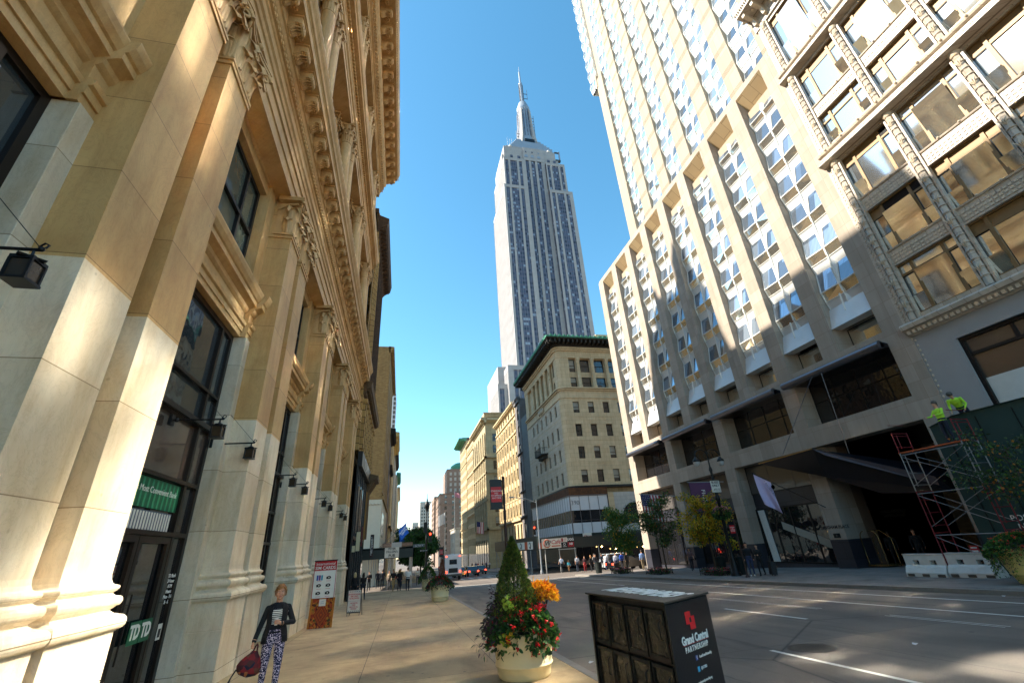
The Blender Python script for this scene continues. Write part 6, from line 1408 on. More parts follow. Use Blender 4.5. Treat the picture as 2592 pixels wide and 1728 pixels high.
# bus stop style sign pole at the near kerb
def signpole(x,y,h,label,group,side=-1,k=1):
    e=empty('sign_pole',(x,y,gz(y)),label=label,cat='street sign',group=group); m=MB(); g=BROWNP
    m.tube([(0,0,0),(0,0,h)],[.045,.035],g,8); m.ball((0,0,h+.03),.05,g,8); m.lathe([(.13,0),(.11,.06),(.06,.12),(.05,.3)],g,n=8,smooth=False); 
    for z in (h-.08,h-.86): m.tube([(0,0,z),(side*.44,0,z)],.016,g,5)
    m.build('post',e); m=MB(); xa,xb=sorted((side*.05,side*.42)); m.box(xa,xb,-.03,.03,h-.88,h-.02,BLACKM); m.box(xa+.02,xb-.02,-.034,.034,h-.68,h-.24,REDS); 
    m.build('sign_panel',e); t=text('STANDING\nNO\nSTOPPING\nANYTIME',.068,WT,e,(side*.235,-.036,h-.46),(PI/2,0,0)); return e
BROWNP=plain('brown_painted_pole',C(64,40,34),.5,.2,.2,8); REDS=plain('red_sign_face',C(196,28,34),.5,0,.06); BLACKP=plain('black_cast_pole',C(20,22,22),.45,.3,.2,6)
signpole(2.98,13.75,4.05,'brown pole with red and black parking sign rising behind the near planter','poles with red and black parking signs')
signpole(19.36,24.72,3.0,'black pole with a red parking sign right of the twin street lamp','poles with red and black parking signs')
signpole(4.0,47.0,3.35,'brown pole with a small red parking sign at the far left corner','poles with red and black parking signs',side=-1)
# twin bishop's crook lamp
def twinlamp(x,y,label,h=7.6,extras=True):
    e=empty('street_lamp',(x,y,gz(y)),label=label,cat='street lamp',group='ornate black street lamps'); m=MB()
    m.lathe([(.30,0),(.30,.15),(.24,.2),(.22,.7),(.16,.85),(.18,.95),(.12,1.05),(.10,1.3),(.095,h*.55),(.16,h*.56),(.14,h*.58),(.10,h*.6),(.13,h*.68),(.085,h*.7),(.08,h*.78),(.12,h*.8),(.05,h*.83),(.05,h*.9)],BLACKP,n=12)
    m.build('post',e); 
    for s in (-1,1):
        m=MB(); pts=[(s*.0,0,h*.84)]+[(s*(.47-.47*math.cos(a)),0,h*.84+.62+.42*math.sin(a)) for a in np.linspace(0,PI*.98,10)]
        m.tube(pts,.04,BLACKP,7); m.tube([(0,0,h*.95),(s*.25,0,h*.93),(s*.12,0,h*.88)],.02,BLACKP,5); m.ball((s*.94,0,h*.84+.66),.05,BLACKP,6); m.build('arm',e)
        m=MB(); m.lathe([(.04,.22),(.08,.2),(.1,.12),(.21,.02),(.24,-.08),(.235,-.12)],BLACKP,(s*.94,0,h*.84+.34),14); hd=m.build('lamp_head',e); m=MB(); m.lathe([(.22,-.12),(.2,-.25),(.12,-.36),(0,-.4)],plain('clear_lamp_globe',C(190,190,190),.15,0,.1) if 'clear_lamp_globe' not in bpy.data.materials else bpy.data.materials['clear_lamp_globe'],(s*.94,0,h*.84+.34),14); m.build('globe',hd)
    return e
lp=twinlamp(20.0,26.5,'black twin armed street lamp with flower basket and BUSES ONLY sign',h=7.85)
m=MB(); m.lathe([(.05,-.35),(.3,-.2),(.42,.0)],BLACKP,(0,0,3.5),12); m.build('basket',lp); rng=np.random.RandomState(4); n=700; v=rng.normal(0,1,(n,3)); v/=np.linalg.norm(v,axis=1,keepdims=True); leaves('basket_leaves',v*[.5,.5,.32]+[0,0,3.55],v,rng.uniform(.06,.12,n),[LDRK,LGRN],'broad',lp,None,rng); n=160; v=rng.normal(0,1,(n,3)); v/=np.linalg.norm(v,axis=1,keepdims=True); v[:,2]=abs(v[:,2]); leaves('basket_flowers',v*[.48,.48,.38]+[0,0,3.6],v,rng.uniform(.05,.08,n),[LPNK],'round',lp,None,rng)
m=MB(); m.box(19.62,20.28,26.33,26.36,4.28,5.0,PAPER); s=m.build('traffic_sign'); tag(s,'white BUSES ONLY sign mounted on the twin street lamp','sign'); text('BUSES\nONLY',.20,DT,s,(19.95,26.32,4.79),(PI/2,0,0),bold=.004); text('7AM-7PM\nMON-FRI',.10,DT,s,(20.04,26.32,4.42),(PI/2,0,0)); m=MB(); m.tube([(19.85,26.32,4.5),(19.72,26.32,4.36)],.018,DT,4); m.build('arrow',s)
m=MB(); m.box(19.45,20.2,26.38,26.41,2.35,2.8,BLACKM); m.box(20.35,20.85,26.38,26.41,2.4,2.78,REDS) if False else None; 
# far lamps, signal masts and traffic lights
REDL=plain('red_signal_lens',C(255,40,20),.5,emit=(1,.03,.01),es=5)
def signal(x,y,z,label,rz=0):
    e=empty('traffic_light',(x,y,z),rz,label=label,cat='traffic light',group='traffic lights showing red'); m=MB()
    m.box(-.17,.17,-.12,.12,0,1.0,plain('signal_housing',C(30,30,26),.5) if 'signal_housing' not in bpy.data.materials else bpy.data.materials['signal_housing'])
    for k in range(3): m.lathe([(.13,0),(.13,.16)],bpy.data.materials['signal_housing'],(0,0,0),12)if False else m.exx([(-.12,.82-.31*k+.15),(-.34,.82-.31*k+.13),(-.12,.82-.31*k+.12)],-.13,.13,bpy.data.materials['signal_housing'])
    m.build('housing',e); m=MB()
    for k in range(3):
        m.raw([(.1*math.cos(a),-.125,.82-.31*k+.1*math.sin(a)) for a in np.linspace(0,2*PI,13)[:-1]],[tuple(range(12))],REDL if k==0 else BLACKM)
    m.build('lens',e); return e
def pole(x,y,h,label,arm=None,r=.07,mat=None,cat='pole'):
    m=MB(); mat=mat or BLACKP; m.lathe([(.2,0),(.16,.3),(r,.5),(r*.7,h)],mat,n=8)
    if arm: m.tube([(0,0,h-.4),(arm[0]*.4,arm[1]*.4,h+.15),(arm[0],arm[1],h+arm[2])],[r*.6,r*.5,r*.4],mat,6); m.box(arm[0]-.3,arm[0]+.3,arm[1]-.12,arm[1]+.12,h+arm[2]-.1,h+arm[2]+.06,ALU) if arm[3:] else None
    o=m.build('light_pole',loc=(x,y,gz(y))); return tag(o,label,cat)
pole(16.9,58.3,8.6,'tall grey street light pole with a long arm at the side street corner',(-3.2,.4,.45,1),.085,ALU)
signal(16.25,58.0,3.15,'red traffic light on the grey pole at the far corner')
m=MB(); m.lathe([(.32,0),(.3,.3),(.2,.5),(.14,1.2),(.08,4.2),(.13,4.35),(.08,4.5),(.07,5.6),(.11,5.8),(.06,6.0),(.05,6.2),(.06,7.0),(.14,7.3),(.26,7.55),(.29,7.72),(.24,7.95),(.13,8.15),(.07,8.25),(.09,8.32),(.04,8.45),(.02,8.95)],BLACKP,n=12); m.box(-.32,.02,-.15,.15,5.0,6.05,BLACKP); o=m.build('street_lamp',loc=(2.62,52.2,gz(52.2))); tag(o,'ornate black lamp standard with bulb finial above the left corner','street lamp')
signal(3.0,52.0,2.9,'red traffic light beside the ornate lamp standard on the left')
m=MB(); m.box(-.48,.48,-.02,.02,0,.22,plain('blue_green_plate',C(46,62,78),.5)); m.box(-.5,.5,-.015,.025,-.015,.235,WT); s=m.build('street_name_sign',loc=(1.64,46.6,2.46)); tag(s,'dark East 36th St name plate with white letters on the left corner','sign'); text('East 36th St',.16,WT,s,(0,-.03,.11),(PI/2,0,0),bold=.004)
m=MB(); m.box(-.38,.38,-.02,.02,0,.2,BLACKM); s=m.build('one_way_sign',loc=(2.15,47.0,2.02)); tag(s,'black ONE WAY sign below the East 36th St plate','sign'); text('ONE WAY',.12,WT,s,(.06,-.03,.1),(PI/2,0,0)); m=MB(); m.raw([(-.35,-.03,.1),(-.26,-.03,.17),(-.26,-.03,.03)],[(0,1,2)],WT); m.build('arrow',s)
for x,y,z,l in ((8.2,150,5.1,'small red traffic light far down the avenue'),(-.9,57,1.05,'amber lit lamp under the dark street awning')):
    if x>0: signal(x,y,z,l)
    else: m=MB(); m.ball((0,0,0),.22,LAMPE,8); m.tube([(0,0,.2),(0,0,1)],.03,BLACKM,4); tag(m.build('lamp',loc=(-5.0,55.4,1.05)),l,'lamp')
# sidewalk shed and pub sign on the left corner
m=MB(); m.box(-6.5,1.35,52.6,53.0,1.62,2.69,DKG); m.box(-6.5,1.35,52.6,69,2.5,2.62,DKG); m.box(1.27,1.35,52.6,69,1.62,2.69,DKG); m.box(-1.9,-.98,52.5,52.6,2.7,3.08,BRICKR); m.box(-.97,.06,52.4,52.6,2.64,3.12,plain('pale_tarpaulin',C(190,190,186),.6)); m.box(.07,1.2,52.5,52.6,2.7,3.06,BRICKR)
for x in (-6.2,-3.2,-1.2,1.2):
    for y in (52.9,58,63,68): m.tube([(x,y,gz(y)-.5),(x,y,2.5)],.05,ALU,6)
s=m.build('street_awning'); tag(s,'dark sidewalk shed over the left corner with a pub sign','scaffold')
m=MB(); m.box(-1.62,-.18,52.35,52.39,1.69,2.66,PAPER); s=m.build('pub_sign'); tag(s,"white PETER DILLON's PUB sign on the dark shed",'sign'); text('PETER\nDILLON\'s',.28,DT,s,(-.9,52.34,2.38),(PI/2,0,0),bold=.004); text('PUB',.36,DT,s,(-.9,52.34,1.88),(PI/2,0,0),bold=.007)
m=MB(); m.box(-.17,.17,-.05,.05,0,2.0,plain('dark_maroon_sign',C(48,22,26),.5)); s=m.build('vertical_sign',loc=(-2.75,48.7,1.85)); tag(s,'dark maroon vertical MELT BAKED sign standing by the left corner','sign'); text('* MELT & BAKED *',.25,WT,s,(0,-.06,1.0),(PI/2,-PI/2,0),sx=.8,bold=.004)
CRMB=plain('cream_banner',C(206,196,160),.7,0,.05)
for k,(x,y,z,w,h,l,mt) in enumerate([(-3.02,36.2,2.3,.26,1.25,'tall cream hanging banner over the shop next to the marble building',CRMB),(-3.28,36.0,2.25,.2,.4,'small cream hanging sign left of the tall cream banner',CRMB),(-2.82,36.6,2.6,.10,1.3,'curved dark red hanging sign beside the cream banner',plain('dark_red_sign',C(90,20,22),.5))]):
    m=MB(); m.box(-.03,.03,-w/2,w/2,0,h,mt) if k==9 else m.box(-w/2,w/2,-.03,.03,0,h,mt); m.tube([(-w/2-.3,0,h+.03),(w/2,0,h+.03)],.02,BLACKM,4); tag(m.build('hanging_sign',loc=(x,y,z)),l,'sign')
# flags
def flag(name,p0,p1,w,h,mat,label,pole_to=None,drop=None,n=14,wav=.12,text_=None,slots=None,seed=1,pm=None):
    """cloth hanging from the staff p0 (wall) - p1 (tip)"""
    rng=np.random.RandomState(seed); p0=Vector(p0);p1=Vector(p1); d=(p1-p0).normalized(); m=MB(); side=d.cross(Vector((0,0,1))).normalized()
    V=[]; M_=16
    for j in range(M_+1):
        t=j/M_
        for i in range(n+1):
            s=i/n; q=p1-d*(w*(1-s)+.05)+Vector((0,0,-h*t)); q+=side*(wav*math.sin(s*7+t*2+seed)*t*.8)+d*(drop or 0)*t*t; V.append(q)
    mats=[]
    me=MB(); 
    for j in range(M_):
        for i in range(n):
            a=j*(n+1)+i; s=(i+.5)/n; t=(j+.5)/M_; mm=mat(s,t) if callable(mat) else mat; me.face([V[a],V[a+1],V[a+n+2],V[a+n+1]],mm,True)
    e=empty(name,(0,0,0),label=label,cat='flag'); me.build('cloth',e,weld=True); st=MB(); st.tube([p0,p1],.03,pm or ALU,6); st.ball(p1,.06,pm or ALU,6); st.build('staff',e); return e
FR=plain('flag_red',C(150,24,40),.8); FW=plain('flag_white',C(206,202,200),.8); FB=plain('flag_blue',C(34,40,86),.8)
def usf(s,t):
    if t<.40 and s>.0: 
        if t<.42: pass
    # hanging flag: union towards the wall, stripes run down
    if s>.46 and t<.42: return FB
    return FR if int(s*13)%2==0 else FW
e=flag('national_flag',(25.85,40.1,5.35),(23.2,42.5,5.95),1.9,2.5,lambda s,t: FB if (s>.5 and t<.42) else (FR if int(s*13)%2==0 else FW),'red, white and blue striped flag hanging from the hotel front',n=26)
m=MB()
cl=[c for c in e.children if c.name.startswith('cloth')][0]
for r in range(5):
    for q in range(5):
        p0=Vector((25.85,40.1,5.35));p1=Vector((23.2,42.5,5.95)); d=(p1-p0).normalized(); s=.56+q*.09; t=.05+r*.08; c=p1-d*(1.9*(1-s)+.05)+Vector((0,0,-2.5*t)); m.ball(tuple(c+d.cross(Vector((0,0,1))).normalized()*(.12*math.sin(s*7+t*2+1)*t*.8)),.035,FW,5)
m.build('star',cl)
PURP=plain('purple_banner',C(92,52,88),.7); LILAC=plain('lilac_flag',C(196,182,214),.75,0,.05)
e=flag('purple_banner',(25.85,33.0,5.7),(23.4,34.3,5.9),1.9,2.3,PURP,'purple lettered banner hanging behind the BUSES ONLY sign'); cl=e.children[0]
text('SETAI\nFIFTH',.42,WT,cl,(24.2,33.7,4.9),(PI/2,PI/2,PI*.86)) if False else text('FIOR',.5,WT,cl,(24.2,33.68,4.7),(PI/2,PI/2,0))
e=flag('lilac_flag',(25.85,24.2,2.9),(23.8,27.2,5.5),1.15,1.9,LILAC,'lilac flag with a small round emblem hanging by the hotel porch',drop=-.25,wav=.2,seed=3,pm=BLACKM)
text('LANGHAM',.21,plain('slate_lettering',C(92,84,110),.6),e,(24.05,26.3,4.35),(PI/2,R(62),0),space=1.25); m=MB(); m.lathe([(0,0),(.14,0)],BLACKM,n=14,smooth=False); m.build('emblem',e,loc=(24.25,26.2,4.45),rot=(PI/2,0,0))
BLUEF=plain('blue_flag',C(24,96,190),.7,0,.08)
e=flag('blue_flag',(-3.0,70.5,3.0),(.65,69.0,6.0),1.35,1.6,BLUEF,'blue GRADUATE CENTER flag flying over the left pavement',wav=.2,seed=2,drop=.5); text('GRADUATE\nCENTER',.28,WT,e,(.25,68.6,4.9),(PI/2,R(-50),0),bold=.01)
flag('blue_flag',(-3.0,74,3.0),(.7,73,5.0),1.1,1.3,BLUEF,'second blue flag, lower and half hidden behind the lettered one',wav=.2,seed=4)
flag('small_national_flag',(25.6,140,9),(21.5,139,9.6),2.2,3.2,lambda s,t: FB if (s>.5 and t<.45) else (FR if int(s*9)%2==0 else FW),'small striped flag hanging from the arcaded building',n=18)
for k,(x,y,h,mt,l) in enumerate([(20.5,233,25,FW,'white flag on the left tall flagpole far down the avenue'),(29.5,238,33,FW,'white flag on the right tall flagpole far down the avenue'),(25.5,236,35,FR,'pinkish flag on the middle tall flagpole far down the avenue')]):
    e=empty('flagpole',(x,y,gz(y)),label=l,cat='flagpole'); m=MB(); m.tube([(0,0,0),(0,0,h)],[.22,.12],ALU,6); m.build('pole',e); m=MB(); V=[]
    for i in range(9):
        for j in range(9): s,t=i/8,j/8; V.append(((3.2 if k!=0 else -3.2)*s*(.5 if k==1 else 1),.4*math.sin(s*6),h-.3-(5 if k<2 else 2.2)*t-1.4*s))
    m.raw(V,[(i*9+j,i*9+j+1,(i+1)*9+j+1,(i+1)*9+j) for i in range(8) for j in range(8)],mt if k<2 else plain('faded_red_flag',C(196,130,140),.8),True); m.build('cloth',e)
# shop boards on the near pavement
m=MB(); m.box(-.45,.45,-.02,.02,0,2.2,WT); m.box(-.45,.45,-.024,-.02,1.86,2.2,RT); m.box(-.45,.45,-.026,-.02,0.0,.34,RT); m.box(-.47,.47,-.03,.03,2.2,2.24,BLACKM); m.box(-.45,-.43,-.026,-.02,.34,1.86,RT); m.box(.43,.45,-.026,-.02,.34,1.86,RT); m.box(-.4,.4,-.2,.1,-.06,.0,BLACKM); m.box(-.45,.45,-.028,-.02,-.02,.06,LYEL)
gc=[BLACKM,plain('blue_gadget',C(50,90,170),.5),plain('violet_gadget',C(110,50,130),.5),plain('cyan_gadget',C(60,160,190),.5)]
rng=np.random.RandomState(2)
for r in range(5):
    z=1.6-r*.27
    for cx in (-.20,.17):
        if r==0 and cx<0:
            for k in range(3): m.box(cx-.12+k*.09,cx-.05+k*.09,-.027,-.02,z-.09,z+.1,gc[k+1])
        else:
            m.ball((cx,-.022,z),.075,gc[0 if r!=3 else 1],8,(1.2,.1,.8)); m.box(cx-.1,cx+.05,-.028,-.02,z-.05,z+.03,BLACKM); m.ball((cx,-.03,z),.03,PAPER,6,(1,.1,1))
        m.box(cx-.09,cx+.09,-.026,-.02,z-.125,z-.115,RT)
s=m.build('banner_stand',loc=(-2.95,21.35,gz(21.3)+.05)); tag(s,'tall white and red International SIM CARDS banner stand against the pier','banner'); s.rotation_euler=(0,0,R(-12)); text('International',.15,WT,s,(0,-.028,2.1),(PI/2,0,0)); text('SIM CARDS',.165,WT,s,(0,-.028,1.95),(PI/2,0,0),bold=.003); text('Repair',.15,WT,s,(0,-.03,.25),(PI/2,0,0)); text('PHONES',.13,WT,s,(0,-.03,.1),(PI/2,0,0))
def rugmat():
    t=NT('woven_rug'); x,y,z=t.sep(t.pos(True)); ax=t.math('ABSOLUTE',x); az=t.math('ABSOLUTE',t.math('SUBTRACT',z,.42)); d=t.math('ADD',t.math('MULTIPLY',ax,1.5),az)
    w=t.math('FRACT',t.math('MULTIPLY',d,6.5)); c=t.ramp(w,[(0,C(120,30,22)),(.3,C(176,80,24)),(.5,C(52,22,20)),(.7,C(150,50,24)),(1,C(92,74,30))])
    v=t.n('ShaderNodeTexVoronoi',distance='CHEBYCHEV'); t.l(t.comb(x,z),v.inputs['Vector']); v.inputs['Scale'].default_value=15; c2=t.ramp(v.outputs['Color'],[(.1,C(46,20,20)),(.4,C(160,60,24)),(.6,C(190,120,34)),(.85,C(70,62,28))])
    v.outputs['Color']; far=t.math('GREATER_THAN',d,.42); c=t.mix(far,c,c2); bd=t.math('GREATER_THAN',ax,.37); c=t.mix(t.math('MULTIPLY',bd,.7),c,C(184,116,30)); t.l(c,t.b.inputs['Base Color']); t.b.inputs['Roughness'].default_value=.95; t.l(t.bump(t.noise(t.pos(),220,2),.6,.004),t.b.inputs['Normal']); return t.mat
m=MB(); m.box(-.44,.44,-.015,.015,0,.96,rugmat()); m.box(-.42,.42,.03,.05,0,.94,BLACKM)
for k in range(40): m.box(-.44+k*.022,-.435+k*.022,-.012,.012,-.035,0,PAPER) if k%2 else None
s=m.build('rug_display',loc=(-2.78,20.0,gz(20.0)+.03)); tag(s,'patterned red and orange rug draped on a board with a paper price note','rug'); s.rotation_euler=(R(-7),0,R(-10)); 
m=MB(); m.box(-.12,.12,-.03,-.026,.70,.92,PAPER); m.build('price_note',s); text('LAST\n$195',.06,gc[1],s,(0,-.032,.81),(PI/2,0,0))
m=MB(); m.box(-.31,.31,-.02,.0,0.12,1.05,BLACKM); m.box(-.285,.285,-.024,-.02,.16,1.02,PAPER)
for x in (-.28,.28): m.tube([(x,-.01,.15),(x,-.06,0)],.012,BLACKM,4); m.tube([(x,0,1.0),(x,.35,0)],.014,BLACKM,4)
for k in range(6): m.raw([(-.24+k*.085,-.026,.965),(-.19+k*.085,-.026,.985),(-.19+k*.085,-.026,.945)],[(0,1,2)],DT); m.raw([(-.24+k*.085,-.026,.195),(-.19+k*.085,-.026,.215),(-.19+k*.085,-.026,.175)],[(0,1,2)],DT)
m.box(-.28,.28,-.027,-.02,.585,.59,DT)
s=m.build('sandwich_board',loc=(-1.98,24.3,gz(24.3)+.0)); s.rotation_euler=(0,0,R(-14)); tag(s,'small black framed sandwich board reading SIM CARDS WORLDWIDE beside the rug','sandwich board')
text('INTERNATIONAL\nSIM CARDS\nWORLDWIDE',.082,RT,s,(0,-.028,.77),(PI/2,0,0),sx=.86,bold=.001); text('WE REPAIR\nAND\nUNLOCK ALL\nPHONES',.075,RT,s,(0,-.028,.39),(PI/2,0,0),sx=.9,bold=.001)
# litter bins, luggage cart
BINM=plain('dark_green_mesh_bin',C(26,34,32),.6,.3,.2,8)
for x,y,l in ((21.0,27.2,'dark litter bin just left of the couple on the far pavement'),(21.9,30.4,'dark litter bin behind the lamp post flower bed'),(19.4,46.4,'black litter bin in front of the crowd at the corner')):
    m=MB(); m.lathe([(.27,0),(.3,.05),(.36,.92),(.38,.95),(.38,1.0),(.33,1.0),(.3,.8),(0,.8)],BINM,n=16,smooth=False)
    for z in (.3,.6): m.lathe([(.33,z),(.35,z+.02),(.33,z+.04)],BINM,n=16)
    tag(m.build('litter_bin',loc=(x,y,gz(y))),l,'litter bin','dark litter bins')
BRS=plain('brass_tube',C(160,130,80),.25,.8,.1)
m=MB()
for y in (27.4+.55,27.4-.55):
    m.tube([(31.3,y,-.3),(31.3,y,1.0)]+[(31.3,y-(y-27.4)*(1-math.cos(a))*.5,1.0+.42*math.sin(a)) for a in np.linspace(0,PI/2,6)],.025,BRS,6); m.tube([(32.2,y,-.3),(32.2,y,1.0),(32.2,27.4,1.45)],.025,BRS,6)
m.tube([(31.3,27.4,1.42),(32.2,27.4,1.45)],.025,BRS,6); m.box(31.2,32.3,26.8,28.0,-.42,-.34,BRS); s=m.build('luggage_cart'); s.location=(-4.6,-4.6,.0); tag(s,'brass hotel luggage cart standing in the dark porch','luggage cart')
# ------------------------------------------------------------------ people
SKIN=plain('skin',C(206,150,118),.55,0,.06,8); SKIN2=plain('skin_brown',C(120,78,56),.55,0,.06,8)
class Body:
    """overlapping tapered volumes fused into one continuous surface; each keeps a clothing label"""
    def __init__(s): s.v=[];s.f=[];s.tag=[]
    def _add(s,V,F,t): b=len(s.v); s.v+=V; s.f+=[tuple(b+i for i in f) for f in F]; s.tag+=[t]*len(V)
    def cone(s,p0,p1,r0,r1,t,n=14,sc=None):
        p0=Vector(p0);p1=Vector(p1); d=p1-p0; L=max(d.length,1e-5); d.normalize(); u=d.orthogonal().normalized() if sc is None else Vector((1,0,0)); u=(u-d*u.dot(d)).normalized(); w=d.cross(u); kx,ky=sc or (1,1)
        rings=[]
        for k in range(4): a=PI/2*(1-k/4); rings.append((-math.sin(a)*r0,math.cos(a)*r0))
        m=max(2,int(L/max(.02,min(r0,r1)))); 
        for k in range(m+1): rings.append((L*k/m,r0+(r1-r0)*k/m))
        for k in range(1,5): a=PI/2*k/4; rings.append((L+math.sin(a)*r1,math.cos(a)*r1))
        V=[];F=[]
        for h,r in rings:
            r=max(r,.0006)
            for i in range(n): a=2*PI*i/n; V.append(p0+d*h+(u*math.cos(a)*kx+w*math.sin(a)*ky)*r)
        for j in range(len(rings)-1):
            for i in range(n): i2=(i+1)%n; F.append((j*n+i,j*n+i2,(j+1)*n+i2,(j+1)*n+i))
        F.append(tuple(range(n-1,-1,-1))); F.append(tuple(range(len(V)-n,len(V)))); s._add(V,F,t)
    def loft(s,secs,t,n=22):
        """secs: (cx,cy,z,rx,ry)"""
        V=[];F=[]
        for cx,cy,z,rx,ry in secs:
            for i in range(n): a=2*PI*i/n; V.append(Vector((cx+rx*math.copysign(abs(math.cos(a))**.9,math.cos(a)),cy+ry*math.copysign(abs(math.sin(a))**.9,math.sin(a)),z)))
        for j in range(len(secs)-1):
            for i in range(n): i2=(i+1)%n; F.append((j*n+i,j*n+i2,(j+1)*n+i2,(j+1)*n+i))
        F.append(tuple(range(n-1,-1,-1))); F.append(tuple(range(len(V)-n,len(V)))); s._add(V,F,t)
    def ell(s,c,r,t,n=14):
        V=[];F=[];m=10
        for j in range(m+1):
            th=PI*j/m
            for i in range(n): a=2*PI*i/n; V.append(Vector((c[0]+r[0]*max(math.sin(th),.02)*math.cos(a),c[1]+r[1]*max(math.sin(th),.02)*math.sin(a),c[2]-r[2]*math.cos(th))))
        for j in range(m):
            for i in range(n): i2=(i+1)%n; F.append((j*n+i,j*n+i2,(j+1)*n+i2,(j+1)*n+i))
        F.append(tuple(range(n-1,-1,-1))); F.append(tuple(range(len(V)-n,len(V)))); s._add(V,F,t)
    def fuse(s,name,voxel,smooth=3,paint=None,ntags=6):
        me=bpy.data.meshes.new(name); me.from_pydata([tuple(v) for v in s.v],[],s.f); me.update()
        o=bpy.data.objects.new('tmp',me); COL.objects.link(o); r=o.modifiers.new('r','REMESH'); r.mode='VOXEL'; r.voxel_size=voxel; r.use_smooth_shade=True; sm=o.modifiers.new('s','SMOOTH'); sm.factor=.5; sm.iterations=smooth
        dg=bpy.context.evaluated_depsgraph_get(); out=bpy.data.meshes.new_from_object(o.evaluated_get(dg)); bpy.data.objects.remove(o); bpy.data.meshes.remove(me); out.name=name
        kd=kdtree.KDTree(len(s.v)); 
        for i,v in enumerate(s.v): kd.insert(v,i)
        kd.balance(); mi=[]
        for p in out.polygons:
            c=p.center; _,i,_=kd.find(c); t=s.tag[i]
            if paint: t=paint(c,t)
            mi.append(t)
        out.materials.clear()
        for _ in range(ntags): out.materials.append(SKIN)
        out.polygons.foreach_set('material_index',mi); out.polygons.foreach_set('use_smooth',[True]*len(mi)); out.update(); return out
# labels: 0 skin 1 top 2 trousers 3 shoes 4 sleeves/jacket
def figure(pose,fem=False,voxel=.017,sleeves=True,skirt=False):
    """pose: 'walk','stand','reach','back' ; faces -Y, feet at z=0, 1.75 m"""
    b=Body(); st={'walk':.26,'stand':.05,'lean':.12,'sit':0}.get(pose,.05); sw=.20 if fem else .235; hp=.175 if fem else .165; j=1 if sleeves else 0
    hips=[(-.09,0,.93),(.09,0,.93)]
    for sd,f in ((-1,-st),(1,st)):
        h=Vector((sd*.09,0,.92)); a=Vector((sd*.095,f,.085+(.05 if f>.1 else 0))); k=(h+a)/2+Vector((sd*.008,-.035-.04*(abs(f)>.1),.02)); 
        b.cone(h,k,.092,.062,2); b.cone(k,a,.060,.042,2); b.cone(a+Vector((0,.03,-.035)),a+Vector((0,-.13,-.055)),.038,.034,3)
    b.loft([(0,0,.84,hp*.8,.10),(0,.01,.92,hp,.125),(0,.01,1.0,hp*.96,.12)],2)
    b.loft([(0,.0,.95,hp*1.02,.125),(0,0,1.08,.138 if fem else .155,.105),(0,0,1.2,.155 if fem else .175,.115),(0,-.005,1.32,.175 if fem else .2,.12),(0,0,1.41,.17 if fem else .19,.095),(0,.005,1.46,.09,.07)],1)
    if fem: b.ell((-.07,-.09,1.29),(.06,.05,.06),1); b.ell((.07,-.09,1.29),(.06,.05,.06),1)
    b.cone((0,.01,1.44),(0,-.005,1.56),.052,.05,0)
    # head with face
    b.ell((0,-.005,1.665),(.074,.092,.108),0,18); b.ell((0,-.03,1.60),(.052,.062,.052),0); b.cone((0,-.092,1.665),(0,-.112,1.635),.010,.015,0,8); b.ell((0,-.088,1.605),(.024,.012,.008),0,8)
    for sd in (-1,1): b.ell((sd*.077,.005,1.655),(.010,.022,.032),0,8)
    for sd in (-1,1):
        sh=Vector((sd*sw*.86,0,1.405))
        if pose=='walk': el=sh+Vector((sd*.05,-sd*.10+.03,-.27)); ha=el+Vector((sd*.01,-sd*.14-.06,-.22))
        elif pose=='lean': el=sh+Vector((sd*.06,-.03,-.27)); ha=el+Vector((-sd*.12,-.20,.02))
        elif pose=='reach' and sd<0: el=sh+Vector((-.05,-.14,-.24)); ha=el+Vector((.08,-.2,.16))
        elif pose=='work': el=sh+Vector((sd*.07,-.12,-.22)); ha=el+Vector((-sd*.05,-.24,-.03))
        else: el=sh+Vector((sd*.055,.02,-.28)); ha=el+Vector((-sd*.01,-.05,-.24))
        b.cone(sh,el,.056,.043,4); b.cone(el,el+(ha-el)*.9,.042,.030,4 if sleeves else 0); d=(ha-el).normalized()
        b.ell(ha+d*.05,(.026,.036,.045),0,10); w=Vector((0,1,0)) if abs(d.y)<.8 else Vector((0,0,1))
        for q in range(4): b.cone(ha+d*.07+w*(q-1.5)*.016,ha+d*(.125-.01*abs(q-1.3))+w*(q-1.5)*.018+Vector((-sd*.012,0,0)),.009,.0075,0,6)
        b.cone(ha+d*.03-w*.03,ha+d*.075-w*.05,.010,.008,0,6)
    return b.fuse('person',voxel,2)
def hairmesh(kind):
    m=MB(); n=16; V=[]
    # cap that leaves the face free
    rows=9; 
    for jj in range(rows+1):
        t=jj/rows
        for i in range(n):
            a=2*PI*i/n; back=.5+.5*math.sin(a) # 1 at +Y (back)
            low={'short':(.42+.36*back),'bun':(.40+.34*back),'long':(.42+.42*back)}[kind]; th=t*PI*low
            r=1.0+.05*math.sin(a*5+t*9); V.append((.083*math.sin(th)*math.cos(a)*r,.004+.103*math.sin(th)*math.sin(a)*r,1.668+.118*math.cos(th)*r))
    F=[(jj*n+i,jj*n+(i+1)%n,(jj+1)*n+(i+1)%n,(jj+1)*n+i) for jj in range(rows) for i in range(n)]
    m.raw(V,F,BARK,True)
    if kind=='bun': m.ball((0,.11,1.70),.045,BARK,10)
    if kind=='long':
        for sd in (-1,0,1): m.tube([(sd*.045,.07,1.66),(sd*.06,.085,1.55),(sd*.055,.08,1.44)],[.045,.045,.02],BARK,8)
    return m.mesh('hair')
HAIRK={k:hairmesh(k) for k in ('short','bun','long')}
FIG={}
def fig(pose,fem,sl):
    k=(pose,fem,sl)
    if k not in FIG: FIG[k]=figure(pose,fem,sleeves=sl)
    return FIG[k]
_cl={}
